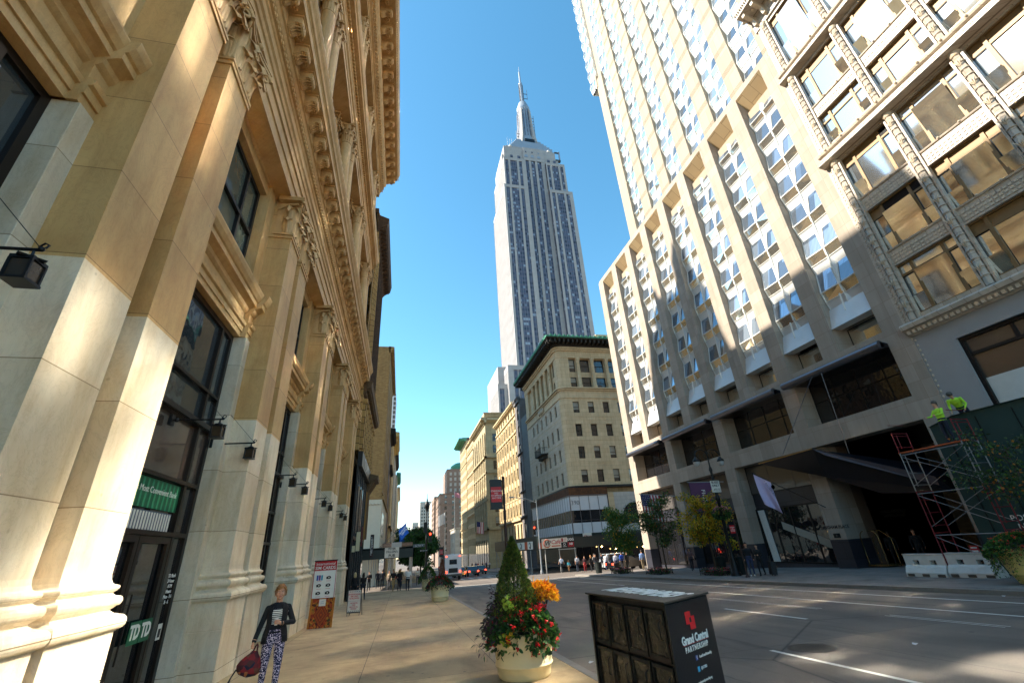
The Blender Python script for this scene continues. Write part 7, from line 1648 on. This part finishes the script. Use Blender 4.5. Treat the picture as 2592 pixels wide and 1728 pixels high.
def cloth(rgb,rough=.85):
    k=rgb
    if k not in _cl: _cl[k]=plain('cloth_%d_%d_%d'%rgb,C(*rgb),rough,0,.18,9)
    return _cl[k]
def person(x,y,rz,label,pose='stand',fem=False,sl=True,top=(40,40,46),leg=(30,32,40),hair=(50,36,26),hk=None,h=1.75,skin=None,shoe=(24,22,22),z=None,extra=None,group=None):
    me=fig(pose,fem,sl); o=obj('person',me,None,(x,y,gz(y) if z is None else z),(0,0,rz)); o.scale=(h/1.775,)*3
    mats=[skin or SKIN,cloth(top),cloth(leg),cloth(shoe),cloth(top),cloth(top)]
    for i,mt in enumerate(mats): o.material_slots[i].link='OBJECT'; o.material_slots[i].material=mt
    hh=obj('hair',HAIRK[hk or ('long' if fem else 'short')],o); hh.material_slots[0].link='OBJECT'; hh.material_slots[0].material=cloth(hair,.6)
    tag(o,label,'person',group)
    if extra=='backpack':
        m=MB(); m.ball((0,.17,1.2),.17,BLACKM,12,(.85,.55,1.25)); m.build('backpack',o)
    return o
def bag(x,y,z,mat,label,w=.3,h=.26,cat='handbag'):
    m=MB(); m.ball((0,0,h*.4),w*.5,mat,12,(1,.42,h/w*.9)); m.tube([(-w*.3,0,h*.7),(-w*.15,0,h*1.35),(w*.15,0,h*1.35),(w*.3,0,h*.7)],.012,mat,5); tag(m.build('handbag',loc=(x,y,z)),label,cat)
away=PI; toward=0.0
# left pavement
person(-3.05,36.6,away+.1,'woman with pale hair in black walking away by the dark shopfront',pose='walk',fem=True,hair=(196,168,120),top=(26,24,26),leg=(20,20,24),h=1.72); 
person(-2.45,36.2,away-.1,'dark haired woman in black jacket and jeans beside the pale haired walker',pose='walk',fem=True,hair=(40,26,20),top=(28,22,22),leg=(30,36,52),h=1.68)
person(.68,43.7,away,'man in a white shirt and dark trousers walking away on the left pavement',pose='walk',sl=False,top=(236,232,226),leg=(26,28,40),hair=(90,56,36),h=1.80)
person(-.55,46.2,toward+.3,'person in black top and tan trousers on the left pavement',pose='walk',top=(22,20,22),leg=(170,140,96),h=1.74)
person(-.02,45.6,away-.3,'long haired person in black beside the one in tan trousers',pose='stand',fem=True,hair=(150,110,50),top=(24,24,28),leg=(26,30,46),h=1.70)
person(-2.3,55.5,toward,'grey haired man in dark jacket under the shed, leftmost of the group',pose='walk',hair=(190,180,170),top=(40,42,52),leg=(34,36,48),h=1.76)
person(-1.7,52.0,away,'man in dark clothes just right of the grey haired man',pose='stand',top=(34,36,44),leg=(26,28,34),h=1.78)
person(-1.0,50.2,toward,'person in a cream jacket among the group under the pub sign',pose='walk',fem=True,top=(196,170,140),leg=(60,50,44),hair=(60,40,26),h=1.66)
person(-.6,53.5,away,'person in a bright red jacket under the pub sign',pose='stand',fem=True,top=(190,30,44),leg=(30,30,36),h=1.66)
person(.1,54,toward,'person in an olive coat behind the man in the white shirt',pose='stand',top=(84,74,40),leg=(30,30,36),h=1.72)
person(-2.9,50.5,toward,'person in black leaning in the shadow by the maroon sign',pose='lean',top=(24,24,28),leg=(24,24,30),h=1.7)
person(1.9,55,toward,'person in a pale top beside the third planter',pose='walk',fem=True,top=(206,196,180),leg=(60,54,60),h=1.66)
person(2.7,58,away,'person in black beyond the third planter',pose='stand',top=(26,26,30),leg=(26,26,30),h=1.74)
# right corner crowd
crowd=[(19.96,59.6,away,'walk',0,0,(214,222,236),(28,28,36),(40,30,24),1.78,'man in a pale blue white shirt by the shed post'),
(20.35,58.0,away,'walk',1,1,(50,140,160),(120,84,50),(110,70,40),1.25,'small child in a turquoise jacket beside the shed post'),
(20.4,55.0,away,'stand',0,0,(206,208,214),(36,40,56),(34,26,22),1.76,'person in a pale grey shirt, first of the corner crowd'),
(20.9,53.9,toward,'stand',1,1,(60,30,34),(150,34,36),(60,40,30),1.62,'person in maroon top and red trousers in the crowd'),
(21.4,53.2,away,'stand',1,1,(30,26,30),(26,26,30),(170,120,70),1.66,'auburn haired person in black in the crowd'),
(21.9,53.0,toward,'stand',0,1,(40,38,44),(40,44,60),(40,30,24),1.74,'man in charcoal between the auburn haired person and the backpack'),
(22.6,55.0,away,'walk',0,1,(150,146,140),(44,46,52),(50,40,30),1.78,'person in a grey jacket with a backpack'),
(22.5,52.6,away,'stand',0,1,(36,42,56),(30,34,44),(80,64,50),1.80,'tall man in slate blue jacket in the crowd'),
(22.9,52.3,away,'lean',0,0,(224,226,232),(40,50,84),(50,40,30),1.76,'person in white with a dark bag bending forward'),
(23.3,51.9,away,'stand',1,1,(30,30,36),(40,46,70),(30,22,20),1.66,'person in black jacket and jeans next to the white top'),
(23.6,51.2,toward,'stand',0,1,(200,204,214),(36,44,80),(40,30,24),1.74,'person in a pale shirt left of the bright blue shirt'),
(23.9,50.3,away,'stand',0,1,(40,80,180),(34,34,44),(30,24,22),1.78,'man in a bright blue shirt in the corner crowd'),
(24.4,50.0,toward,'stand',0,1,(26,26,30),(24,24,28),(30,24,22),1.76,'man in black at the right end of the crowd by the parked car')]
for x,y,rz,ps,fm,sl,tp,lg,hr,h,l in crowd: o=person(x,y,rz+random.uniform(-.5,.5),l,pose=ps,fem=bool(fm),sl=bool(sl),top=tp,leg=lg,hair=hr,h=h,group='crowd at the café corner',extra='backpack' if 'backpack' in l and 'between' not in l else None)
person(24.3,46.3,away,'man in a light blue shirt and tan trousers in front of the dark car',pose='stand',top=(150,180,230),leg=(120,104,80),hair=(50,36,26),h=1.80)
person(23.3,36.1,toward-.4,'woman with a shoulder bag walking past the dark pier',pose='walk',fem=True,sl=False,top=(120,90,88),leg=(34,32,40),hair=(40,28,22),h=1.70); bag(23.6,36.0,gz(36)+.75,BLACKM,'black shoulder bag carried by the woman at the dark pier')
person(20.2,25.3,-PI/2+.9,'man in a black jacket standing left in the couple with luggage',pose='stand',top=(22,22,26),leg=(44,54,84),hair=(34,24,20),h=1.80,shoe=(230,228,222))
person(20.45,24.75,-PI/2+.5,'woman in black with arms folded in the couple with luggage',pose='lean',fem=True,top=(20,20,22),leg=(20,20,24),hair=(34,24,20),hk='bun',h=1.66)
m=MB(); m.box(-.22,.22,-.14,.14,.07,.72,plain('black_suitcase',C(22,22,24),.6)); m.tube([(-.12,.1,.7),(-.12,.1,1.0),(.12,.1,1.0),(.12,.1,.7)],.012,IRON,5)
for sx in (-.17,.17): m.ball((sx,0,.04),.035,BLACKM,8)
s=m.build('suitcase',loc=(20.5,24.0,gz(24.0)),bevel=.01); tag(s,'black wheeled suitcase beside the couple on the far pavement','suitcase'); s.rotation_euler=(R(6),0,R(70))
person(28.0,22.7,toward-.9,'doorman in black suit and white shirt in the dark hotel porch',pose='stand',top=(20,20,24),leg=(18,18,20),hair=(26,20,18),skin=SKIN2,h=1.82); 
person(27.6,20.9,toward-.8,'second doorman in black at the right of the dark porch',pose='stand',top=(18,18,22),leg=(18,18,20),hair=(40,26,20),h=1.86)
HV=(176,232,60)
w=person(22.0,13.6,-PI/2-.3,'worker in a lime green vest standing on the scaffold with his back to us',pose='work',top=HV,leg=(30,34,50),hair=(40,30,24),h=1.76,z=gz(14)+4.9)
m=MB(); m.lathe([(.10,1.70),(.105,1.72),(.095,1.78),(.05,1.825),(0,1.83)],IRON,n=14); m.build('hard_hat',w)
w=person(23.4,12.95,-PI/2+1.3,'worker in a lime green vest crouching on the hoarding roof',pose='work',top=HV,leg=(26,32,54),hair=(30,24,22),h=1.76,z=5.25); w.rotation_euler=(R(48),0,R(-75)); w.location=(23.3,13.3,5.35)
m=MB(); m.lathe([(.10,1.70),(.105,1.72),(.095,1.78),(.05,1.825),(0,1.83)],IRON,n=14); m.build('hard_hat',w)
# far crowd
fc=[(15.5+random.uniform(-5,8),random.uniform(128,140)) for _ in range(16)]
cols=[((180,40,60),'crimson'),((60,60,70),'slate'),((200,200,200),'white'),((40,60,110),'navy'),((30,30,32),'black'),((150,110,80),'tan')]
pos_=['first','second','third','fourth','fifth','sixth','seventh','eighth','ninth','tenth','eleventh','twelfth','thirteenth','fourteenth','fifteenth','sixteenth']
fc.sort()
for k,(x,y) in enumerate(fc):
    c,n=cols[k%6]; person(x,y,random.choice((0,PI)),'tiny far pedestrian in %s, %s from the left in the distant crossing'%(n,pos_[k]),pose='walk',fem=k%2==0,top=c,leg=(30,30,36),group='pedestrians at the distant crossing',z=gz(y)-KERB if x<17.5 else None)

# ------------------------------------------------------------------ the woman walking towards us
def woman():
    b=Body(); T=1
    # contrapposto walk, weight on her left leg
    for sd,kn,an in ((-1,(-.10,-.05,.49),(-.115,-.02,.085)),(1,(.105,-.10,.50),(.10,-.20,.10))):
        h=(sd*.085,0,.90); b.cone(h,kn,.098,.064,2,18); b.cone(kn,an,.062,.040,2,16); a=Vector(an); b.cone(a+Vector((0,.03,-.04)),a+Vector((sd*.01,-.13,-.058)),.036,.030,3)
    b.loft([(0,0,.80,.13,.10),(0,.01,.88,.172,.125),(0,.01,.95,.168,.118),(0,.01,1.0,.145,.105)],2)
    b.loft([(0,.0,.955,.160,.118),(0,0,1.02,.142,.104),(0,0,1.09,.130,.096),(0,-.002,1.18,.142,.102),(0,-.008,1.27,.158,.112),(0,-.005,1.35,.160,.100),(0,.005,1.40,.135,.078),(0,.01,1.435,.075,.058)],1)
    b.ell((-.066,-.075,1.25),(.058,.05,.056),1); b.ell((.066,-.075,1.25),(.058,.05,.056),1)
    b.cone((0,.012,1.39),(0,-.008,1.52),.052,.049,0,16)
    hc=Vector((.004,-.022,1.600)); K=1.13
    b.ell(hc,(.080,.098,.116),0,24); b.ell(hc+Vector((0,-.030,-.072)),(.054,.061,.050),0,18); b.ell(hc+Vector((0,-.073,-.098)),(.021,.018,.017),0,12)
    b.cone(hc+Vector((0,-.094,.012)),hc+Vector((0,-.113,-.026)),.008,.0125,0,10); b.ell(hc+Vector((0,-.089,-.060)),(.022,.009,.004),5,10); b.ell(hc+Vector((0,-.087,-.067)),(.017,.009,.0045),5,10)
    for sd in (-1,1):
        b.ell(hc+Vector((sd*.081,.008,-.014)),(.009,.021,.031),0,12); b.ell(hc+Vector((sd*.038,-.072,-.030)),(.027,.022,.024),0,12)
        b.cone(hc+Vector((sd*.014,-.092,.034)),hc+Vector((sd*.048,-.082,.034)),.008,.0065,0,8)
    # her right arm (screen left) hangs and carries the bag
    sh=Vector((-.158,.01,1.350)); el=Vector((-.235,.02,1.10)); wr=Vector((-.30,-.06,.86)); 
    b.cone(sh,el,.052,.043,4,16); b.cone(el,wr,.043,.036,4,16); d=(wr-el).normalized()
    hnd=wr+d*.06; b.cone(wr-d*.01,wr+d*.03,.024,.024,0,12); b.cone(wr+d*.03,hnd+d*.01,.026,.030,0,12,(.62,1.05))
    for q in range(4):
        base=hnd+d*.012+Vector((0,(q-1.5)*.018,0)); m1=base+d*(.034-.003*abs(q-1.4))+Vector((.004,0,0)); m2=m1+Vector((.020,0,-.014)); m3=m2+Vector((.012,0,.016)); b.cone(base,m1,.0092,.0084,0,8); b.cone(m1,m2,.0084,.0078,0,8); b.cone(m2,m3,.0078,.007,0,8)
    b.cone(wr+d*.03+Vector((.006,-.024,0)),wr+d*.065+Vector((.016,-.034,0)),.0105,.0095,0,8); b.cone(wr+d*.065+Vector((.016,-.034,0)),wr+d*.09+Vector((.022,-.020,0)),.0095,.008,0,8)
    # her left arm (screen right) bends across with the cup
    sh=Vector((.158,.01,1.350)); el=Vector((.265,-.01,1.095)); wr=Vector((.085,-.175,1.105)); b.cone(sh,el,.052,.045,4,16); b.cone(el,wr,.045,.034,4,16)
    d=(wr-el).normalized(); pal=Vector((.046,-.205,1.125)); b.cone(wr-d*.01,wr+d*.02,.023,.022,0,12); b.cone(wr+d*.01,pal,.026,.027,0,12)
    cup=Vector((.0,-.225,1.135))
    for q in range(4):
        z=1.108+q*.0195; a0=Vector((.045,-.232,z)); a1=Vector((.030,-.264,z+.002)); a2=Vector((.0,-.272,z+.002)); a3=Vector((-.022+.004*abs(q-1.5),-.262,z)); 
        b.cone(pal+Vector((0,-.006,(q-1.5)*.015)),a0,.0105,.0092,0,8); b.cone(a0,a1,.0092,.0085,0,8); b.cone(a1,a2,.0085,.008,0,8); b.cone(a2,a3,.008,.0068,0,8)
    b.cone(pal+Vector((-.004,.012,.012)),Vector((.018,-.188,1.165)),.0115,.010,0,8); b.cone(Vector((.018,-.188,1.165)),Vector((-.018,-.184,1.185)),.010,.008,0,8)
    me=b.fuse('person',.0052,4,paint=lambda c,t:(t))
    return me
me=woman(); W0=Vector((-2.13,10.05,gz(10.05)))
WO=obj('person',me,None,W0,(0,0,R(10))); WO.scale=(1.03,.97,.965)
def stripes():
    t=NT('striped_knit'); x,y,z=t.sep(t.pos(True)); f=t.math('FRACT',t.math('DIVIDE',z,.030)); k=t.math('MULTIPLY',t.math('GREATER_THAN',f,.46),t.math('MULTIPLY',t.math('GREATER_THAN',z,1.085),t.math('LESS_THAN',z,1.335)))
    t.l(t.mix(k,C(16,17,26),C(226,222,214)),t.b.inputs['Base Color']); t.b.inputs['Roughness'].default_value=.9; return t.mat
def floral():
    t=NT('floral_trousers'); v=t.n('ShaderNodeTexVoronoi'); p=t.pos(True); wn=t.n('ShaderNodeTexNoise'); t.l(p,wn.inputs['Vector']); wn.inputs['Scale'].default_value=30; t.l(t.mix(.03,p,wn.outputs['Color'],'ADD'),v.inputs['Vector']); v.inputs['Scale'].default_value=52
    c=t.ramp(v.outputs['Distance'],[(.0,C(236,220,226)),(.34,C(214,196,214)),(.46,C(70,66,110)),(.6,C(26,26,58))]); v2=t.n('ShaderNodeTexVoronoi'); t.l(p,v2.inputs['Vector']); v2.inputs['Scale'].default_value=23; c=t.mix(t.ramp(v2.outputs['Distance'],[(.2,(1,1,1)),(.3,(0,0,0))]),c,C(22,22,50))
    t.l(c,t.b.inputs['Base Color']); t.b.inputs['Roughness'].default_value=.85; return t.mat
JACK=plain('black_wool_jacket',C(24,22,25),.85,0,.25,40,.3,120,local=True); LIP=plain('lips',C(180,110,92),.5)
for i,mt in enumerate((SKIN,stripes(),floral(),BLACKM,JACK,LIP)): WO.material_slots[i].link='OBJECT'; WO.material_slots[i].material=mt
tag(WO,'woman in black blazer, striped top and patterned trousers walking towards us with a cup','person')
# blazer body, open in front with lapels
m=MB(); n=36; secs=[(.80,.205,.150,.62),(.88,.200,.150,.60),(.96,.188,.142,.56),(1.04,.168,.128,.52),(1.12,.158,.120,.50),(1.20,.163,.124,.48),(1.28,.178,.130,.44),(1.35,.180,.118,.42),(1.395,.150,.094,.42),(1.425,.098,.074,.5)]
V=[]
for z,rx,ry,gap in secs:
    for i in range(n+1):
        a=-PI/2+gap+(2*PI-2*gap)*i/n; V.append((rx*math.cos(a),.004+ry*math.sin(a),z+.004*math.sin(i*2.1)))
F=[(j*(n+1)+i,j*(n+1)+i+1,(j+1)*(n+1)+i+1,(j+1)*(n+1)+i) for j in range(len(secs)-1) for i in range(n)]
m.raw(V,F,JACK,True)
for sd in (-1,1):
    pts=[]
    for z,rx,ry,gap in secs[2:]:
        a=-PI/2+sd*gap; wd=.045 if 1.08<z<1.36 else .012; pts.append(((rx+.006)*math.cos(a),(ry+.014)*math.sin(a),z,(rx+.012)*math.cos(a+sd*wd*7),(ry+.014)*math.sin(a+sd*wd*7)))
    for i in range(len(pts)-1):
        p,q=pts[i],pts[i+1]; m.raw([(p[0],p[1],p[2]),(p[3],p[4],p[2]),(q[3],q[4],q[2]),(q[0],q[1],q[2])],[(0,1,2,3)],JACK)
    m.box(sd*.14-.035,sd*.14+.035,-.125,-.112,.90,.915,JACK)
o=m.build('blazer',WO,weld=False); md=o.modifiers.new('s','SOLIDIFY'); md.thickness=.006
# hair pinned up, face details
m=MB(); HAIRM=NT('auburn_hair'); pp=HAIRM.pos(True); hn=HAIRM.noise(HAIRM.scale(pp,(60,60,14)),1,4,.6,1.5); HAIRM.l(HAIRM.ramp(hn,[(.3,C(96,56,24)),(.55,C(170,108,48)),(.75,C(208,156,84))]),HAIRM.b.inputs['Base Color']); HAIRM.b.inputs['Roughness'].default_value=.45; HAIRM.l(HAIRM.bump(hn,.8,.004),HAIRM.b.inputs['Normal']); HM=HAIRM.mat
V=[];n=40;rows=20; hc=(.004,-.022,1.600)
for j in range(rows+1):
    t=j/rows
    for i in range(n):
        a=2*PI*i/n; back=.5+.5*math.sin(a); low=.36+.44*back+ .05*math.sin(a*3+1); th=t*PI*low; r=1+.04*math.sin(a*9+t*7)+.02*math.sin(a*17)
        V.append((hc[0]+.096*math.sin(th)*math.cos(a)*r,hc[1]+.012+.112*math.sin(th)*math.sin(a)*r,hc[2]+.010+.130*math.cos(th)*r))
m.raw(V,[(j*n+i,j*n+(i+1)%n,(j+1)*n+(i+1)%n,(j+1)*n+i) for j in range(rows) for i in range(n)],HM,True)
m.ball((hc[0]+.01,hc[1]+.085,hc[2]+.095),.052,HM,14)
rng=np.random.RandomState(8)
for k in range(90):
    a=rng.uniform(0,PI)+rng.choice((0,.0)); th=rng.uniform(.1,1.5); a2=rng.uniform(0,2*PI); p=Vector((hc[0]+.097*math.sin(th)*math.cos(a2),hc[1]+.012+.112*math.sin(th)*math.sin(a2)*(1 if math.sin(a2)>-.3 else .9),hc[2]+.010+.130*math.cos(th))); q=p+Vector(rng.normal(0,.016,3)); m.tube([p,(p+q)/2+Vector(rng.normal(0,.005,3)),q+Vector((0,0,-.012))],[.0035,.003,.001],HM,4)
for sd in (-1,1):
    for k in range(5): m.tube([(hc[0]+sd*(.050-.008*k),hc[1]-.078+.01*k,hc[2]+.088),(hc[0]+sd*(.082),hc[1]-.066+.014*k,hc[2]+.04),(hc[0]+sd*(.091),hc[1]-.03+.014*k,hc[2]-.035-.012*(k%3))],[.011,.011,.003],HM,5)
m.build('hair',WO)
m=MB(); EYW=plain('eye_white',C(224,218,212),.3); EYB=plain('eye_brown',C(60,40,28),.2)
for sd in (-1,1):
    c=(hc[0]+sd*.032,hc[1]-.0865,hc[2]+.010); m.ball(c,.0095,EYW,10,(1.2,.6,.42)); m.ball((c[0],c[1]-.0038,c[2]-.0015),.0048,EYB,8,(1,.5,.75)); m.tube([(c[0]-.014,c[1]-.004,c[2]+.017),(c[0],c[1]-.009,c[2]+.021),(c[0]+.014,c[1]-.004,c[2]+.017)],.0022,HM,5); m.tube([(c[0]-.012,c[1]-.006,c[2]+.006),(c[0],c[1]-.009,c[2]+.0085),(c[0]+.012,c[1]-.006,c[2]+.006)],.0016,BLACKM,4)
m.build('eyes',WO)
M_=WO.matrix_basis.copy() if False else Matrix.Translation(W0)@Matrix.Rotation(R(10),4,'Z')@Matrix.Diagonal((1.03,.97,.965,1))
m=MB(); m.lathe([(.024,-.045),(.031,.050),(.033,.052),(.033,.060),(.030,.062),(.0,.062)],plain('white_paper_cup',C(226,218,212),.6),n=20); m.lathe([(.0268,-.020),(.0295,.022)],plain('pink_sleeve_print',C(206,140,130),.7),n=20)
s=m.build('paper_cup',loc=M_@Vector((.0,-.228,1.135))); tag(s,"white paper cup held in the walking woman's hand",'cup')
BAGM=NT('printed_bag_cloth'); v=BAGM.n('ShaderNodeTexVoronoi'); BAGM.l(BAGM.pos(True),v.inputs['Vector']); v.inputs['Scale'].default_value=13; BAGM.l(BAGM.ramp(v.outputs['Color'],[(.2,C(26,24,46)),(.4,C(150,26,30)),(.6,C(60,22,30)),(.75,C(176,110,60)),(.9,C(120,24,26))]),BAGM.b.inputs['Base Color']); BAGM.b.inputs['Roughness'].default_value=.8
m=MB(); n=24; V=[]
prof=[(0,.02),(.03,.13),(.08,.185),(.15,.20),(.22,.17),(.28,.12),(.33,.07),(.37,.045)]
for z,r in prof:
    for i in range(n): a=2*PI*i/n; V.append((r*1.0*math.cos(a)*(1+.06*math.sin(5*a)),r*.55*math.sin(a)*(1+.08*math.sin(4*a+1)),z))
m.raw(V,[(j*n+i,j*n+(i+1)%n,(j+1)*n+(i+1)%n,(j+1)*n+i) for j in range(len(prof)-1) for i in range(n)]+[tuple(range(n-1,-1,-1))],BAGM.mat,True)
m.tube([(-.03,0,.36),(-.02,-.02,.44),(.0,0,.47),(.02,.02,.44),(.03,0,.36)],.013,plain('bag_handle',C(90,24,28),.8),6); m.tube([(-.19,0,.1),(-.23,.01,-.02),(-.24,0,-.09)],[.012,.01,.02],BLACKM,6)
s=m.build('handbag',loc=M_@Vector((-.335,-.075,.335))); tag(s,'red and navy printed cloth bag hanging from the walking woman\'s hand','handbag'); s.rotation_euler=(0,R(12),R(20))

# ------------------------------------------------------------------ vehicles
TYRE=plain('tyre_rubber',C(22,22,22),.85); RIMM=plain('wheel_rim',C(140,142,146),.3,.8); CGL=glass('car_glass',(.01,.012,.015),.02,.0); TAIL=plain('red_tail_lamp',C(200,20,16),.3,emit=(1,.05,.02),es=3)
def car(x,y,z,rz,paint,label,L=4.7,W=1.82,H=1.45,suv=False,roofsign=False):
    """front towards +Y of its own frame"""
    e=empty('car',(x,y,z),rz,label=label,cat='car'); m=MB(); hw=W/2
    if suv: prof=[(-L/2,.35),(-L/2,.95),(-L/2+.12,1.0),(-L/2+.3,H-.05),(-L/2+.5,H),(L*.10,H),(L*.24,1.08),(L/2-.15,.98),(L/2,.8),(L/2,.35)]
    else: prof=[(-L/2,.38),(-L/2+.02,.85),(-L/2+.6,.95),(-L/2+1.15,H-.04),(-L/2+1.5,H),(L*.08,H-.02),(L*.25,.98),(L/2-.2,.82),(L/2,.62),(L/2,.35)]
    def sec(k,ins): return [(yy,zz) for yy,zz in prof]
    V=[];wl=[]
    for sx in (-1,-.86,.86,1):
        for yy,zz in prof:
            up=max(0,(zz-.95)/(H-.95)); xx=sx*hw*(1-.16*up) ; V.append((xx,yy*(1 if abs(sx)<.9 else .985),zz-(0 if abs(sx)<.9 else .03)))
    n=len(prof); F=[]
    for s in range(3): F+=[(s*n+i,s*n+(i+1)%n,(s+1)*n+(i+1)%n,(s+1)*n+i) for i in range(n)]
    F+=[tuple(range(n)),tuple(range(3*n,4*n))[::-1]]; m.raw(V,F,paint,False); b=m.build('body',e,weld=True,bevel=.04)
    g=MB(); gy=[p for p in prof if p[1]>.94]
    for sx in (-1,1):
        y0,y1=prof[2][0]+.25,prof[6][0]-.12; yt0,yt1=prof[4][0]+.1,prof[5][0]-.05; x0=sx*(hw*.985+.0); x1=sx*(hw*.86+.0)
        g.raw([(x0*1.0,y0,.98),(x0*1.0,y1,.98),(x1*1.02,yt1,H-.10),(x1*1.02,yt0,H-.10)],[(0,1,2,3)],CGL)
    w=hw*.82
    a,b_=prof[6],prof[5]; g.raw([(-w,a[0]+.01,a[1]+.02),(w,a[0]+.01,a[1]+.02),(w*.95,b_[0]+.05,b_[1]-.02),(-w*.95,b_[0]+.05,b_[1]-.02)],[(0,1,2,3)],CGL)
    a,b_=prof[2],prof[3]; g.raw([(-w,a[0]-.0+.02,a[1]+.03),(w,a[0]+.02,a[1]+.03),(w*.95,b_[0]-.03,b_[1]),(-w*.95,b_[0]-.03,b_[1])],[(0,1,2,3)],CGL); g.build('windows',e)
    for sx in (-1,1):
        for yy in (-L*.31,L*.31):
            m=MB(); m.lathe([(.2,-.1),(.31,-.11),(.335,-.07),(.335,.07),(.31,.11),(.2,.1)],TYRE,n=20); w_=m.build('wheel',e,(sx*(hw-.10),yy,.335),(0,PI/2,0)); m=MB(); m.lathe([(0,.06),(.05,.09),(.19,.07),(.21,.09)],RIMM,n=10); m.lathe([(0,-.06),(.05,-.09),(.19,-.07),(.21,-.09)],RIMM,n=10); m.build('rim',w_)
        m=MB(); m.box(sx*hw*.62,sx*hw*.92,-L/2-.015,-L/2+.06,.66,.84,TAIL); m.build('tail_light',e); m=MB(); m.box(sx*hw*.55,sx*hw*.9,L/2-.08,L/2+.012,.62,.74,WHITEP); m.build('headlight',e)
    if roofsign: m=MB(); m.box(-.35,.35,-.1,.1,H,H+.18,plain('taxi_roof_lamp',C(240,220,160),.5,emit=(1,.7,.3),es=2)); m.build('roof_sign',e)
    return e
CP=lambda n,c: plain(n,c,.25,.1,.03,1,coat=.8)
car(9.07,78,gz(78)-KERB,0,CP('taxi_yellow',C(232,140,24)),'orange yellow taxi in traffic beyond the crossing',roofsign=True)
car(11.2,79,gz(79)-KERB,0,CP('dark_car_paint',C(34,36,44)),'dark saloon with red tail lights right of the taxi')
car(13.6,86,gz(86)-KERB,0,CP('grey_car_paint',C(70,72,78)),'grey car ahead of the dark saloon')
car(11.5,97,gz(97)-KERB,0,CP('white_car_paint',C(190,190,190)),'pale car farther ahead in the traffic')
car(25.2,52.0,gz(52)-KERB,R(-80),CP('black_car_paint',C(18,18,22)),'glossy black car waiting in the side street behind the crowd')
car(26.3,56.3,gz(56)-KERB,R(-82),CP('white_suv_paint',C(206,210,210)),'white sport utility car behind the black car in the side street',L=4.8,H=1.8,suv=True)
e=empty('truck',(6.9,69,gz(69)-KERB),label='white box truck seen from behind beyond the left corner',cat='truck'); m=MB(); m.box(-1.1,1.1,-3,3,.75,3.15,CP('truck_white',C(196,200,206))); m.box(-1.05,1.05,-3.03,-3,1.0,3.0,PIPE) if False else None; m.box(-1.15,1.15,-3.1,-2.9,.55,.8,IRON); m.build('body',e,bevel=.05)
m=MB(); m.box(-.5,.5,-3.03,-3.0,1.95,2.55,GLASSD); m.box(-.6,.6,-3.03,-3,.95,1.5,BLACKM); m.build('rear_window',e); m=MB(); m.box(-1.0,1.0,3,4.8,.6,2.4,WHITEP); m.build('cab',e,bevel=.1)
for sx in (-1,1):
    m=MB(); m.box(sx*.82,sx*1.02,-3.04,-2.99,2.85,3.0,TAIL); m.box(sx*.82,sx*1.02,-3.04,-2.99,.95,1.2,TAIL); m.build('tail_light',e)
    for yy in (-1.9,3.6): m=MB(); m.lathe([(.25,-.14),(.42,-.14),(.46,-.1),(.46,.1),(.42,.14),(.25,.14)],TYRE,n=18); m.build('wheel',e,(sx*.92,yy,.46),(0,PI/2,0))

# ------------------------------------------------------------------ camera, light
cd=bpy.data.cameras.new('camera'); cam=bpy.data.objects.new('camera',cd); COL.objects.link(cam)
f=1110.5; up=Vector((-161,2359,-f)).normalized(); so=Vector((-282,-542,-f)); so=(so-up*so.dot(up)).normalized(); we=so.cross(up)
cam.matrix_world=Matrix.Translation((0,0,EYE))@Matrix((we,so,up)).to_4x4()
cd.sensor_width=36; cd.lens=f/2592*36; cd.clip_end=6000; cd.clip_start=.05; scene.camera=cam
SUN=Vector((-1,.19,.82)).normalized(); el=math.asin(SUN.z)
sd=bpy.data.lights.new('sun','SUN'); sd.energy=4.6; sd.angle=R(.7); sd.color=(1,.915,.78); so_=bpy.data.objects.new('sun',sd); COL.objects.link(so_); so_.rotation_euler=SUN.to_track_quat('Z','Y').to_euler(); so_.location=(0,0,60)
w=bpy.data.worlds.new('World'); scene.world=w; w.use_nodes=True; nt=w.node_tree; nt.nodes.clear(); out=nt.nodes.new('ShaderNodeOutputWorld'); bg=nt.nodes.new('ShaderNodeBackground'); sk=nt.nodes.new('ShaderNodeTexSky'); sk.sky_type='NISHITA'; sk.sun_disc=False; sk.sun_elevation=el; sk.sun_rotation=math.atan2(SUN.x,SUN.y); sk.air_density=1.0; sk.dust_density=.25; sk.ozone_density=1.6; sk.altitude=10
hs=nt.nodes.new('ShaderNodeHueSaturation'); hs.inputs['Saturation'].default_value=1.22; hs.inputs['Hue'].default_value=.479; hs.inputs['Value'].default_value=1.2; nt.links.new(sk.outputs[0],hs.inputs['Color']); nt.links.new(hs.outputs[0],bg.inputs[0]); bg.inputs[1].default_value=.10; nt.links.new(bg.outputs[0],out.inputs[0])
scene.view_settings.view_transform='Standard'; scene.view_settings.look='None'; scene.view_settings.gamma=1; scene.view_settings.exposure=1.5
scene.render.engine='CYCLES'; cy=scene.cycles; cy.max_bounces=7; cy.diffuse_bounces=4; cy.glossy_bounces=4; cy.transparent_max_bounces=6; cy.caustics_reflective=True; cy.blur_glossy=0; cy.sample_clamp_indirect=0; cy.use_guiding=True; cy.use_denoising=True; cy.use_adaptive_sampling=False; cy.guiding_training_samples=128
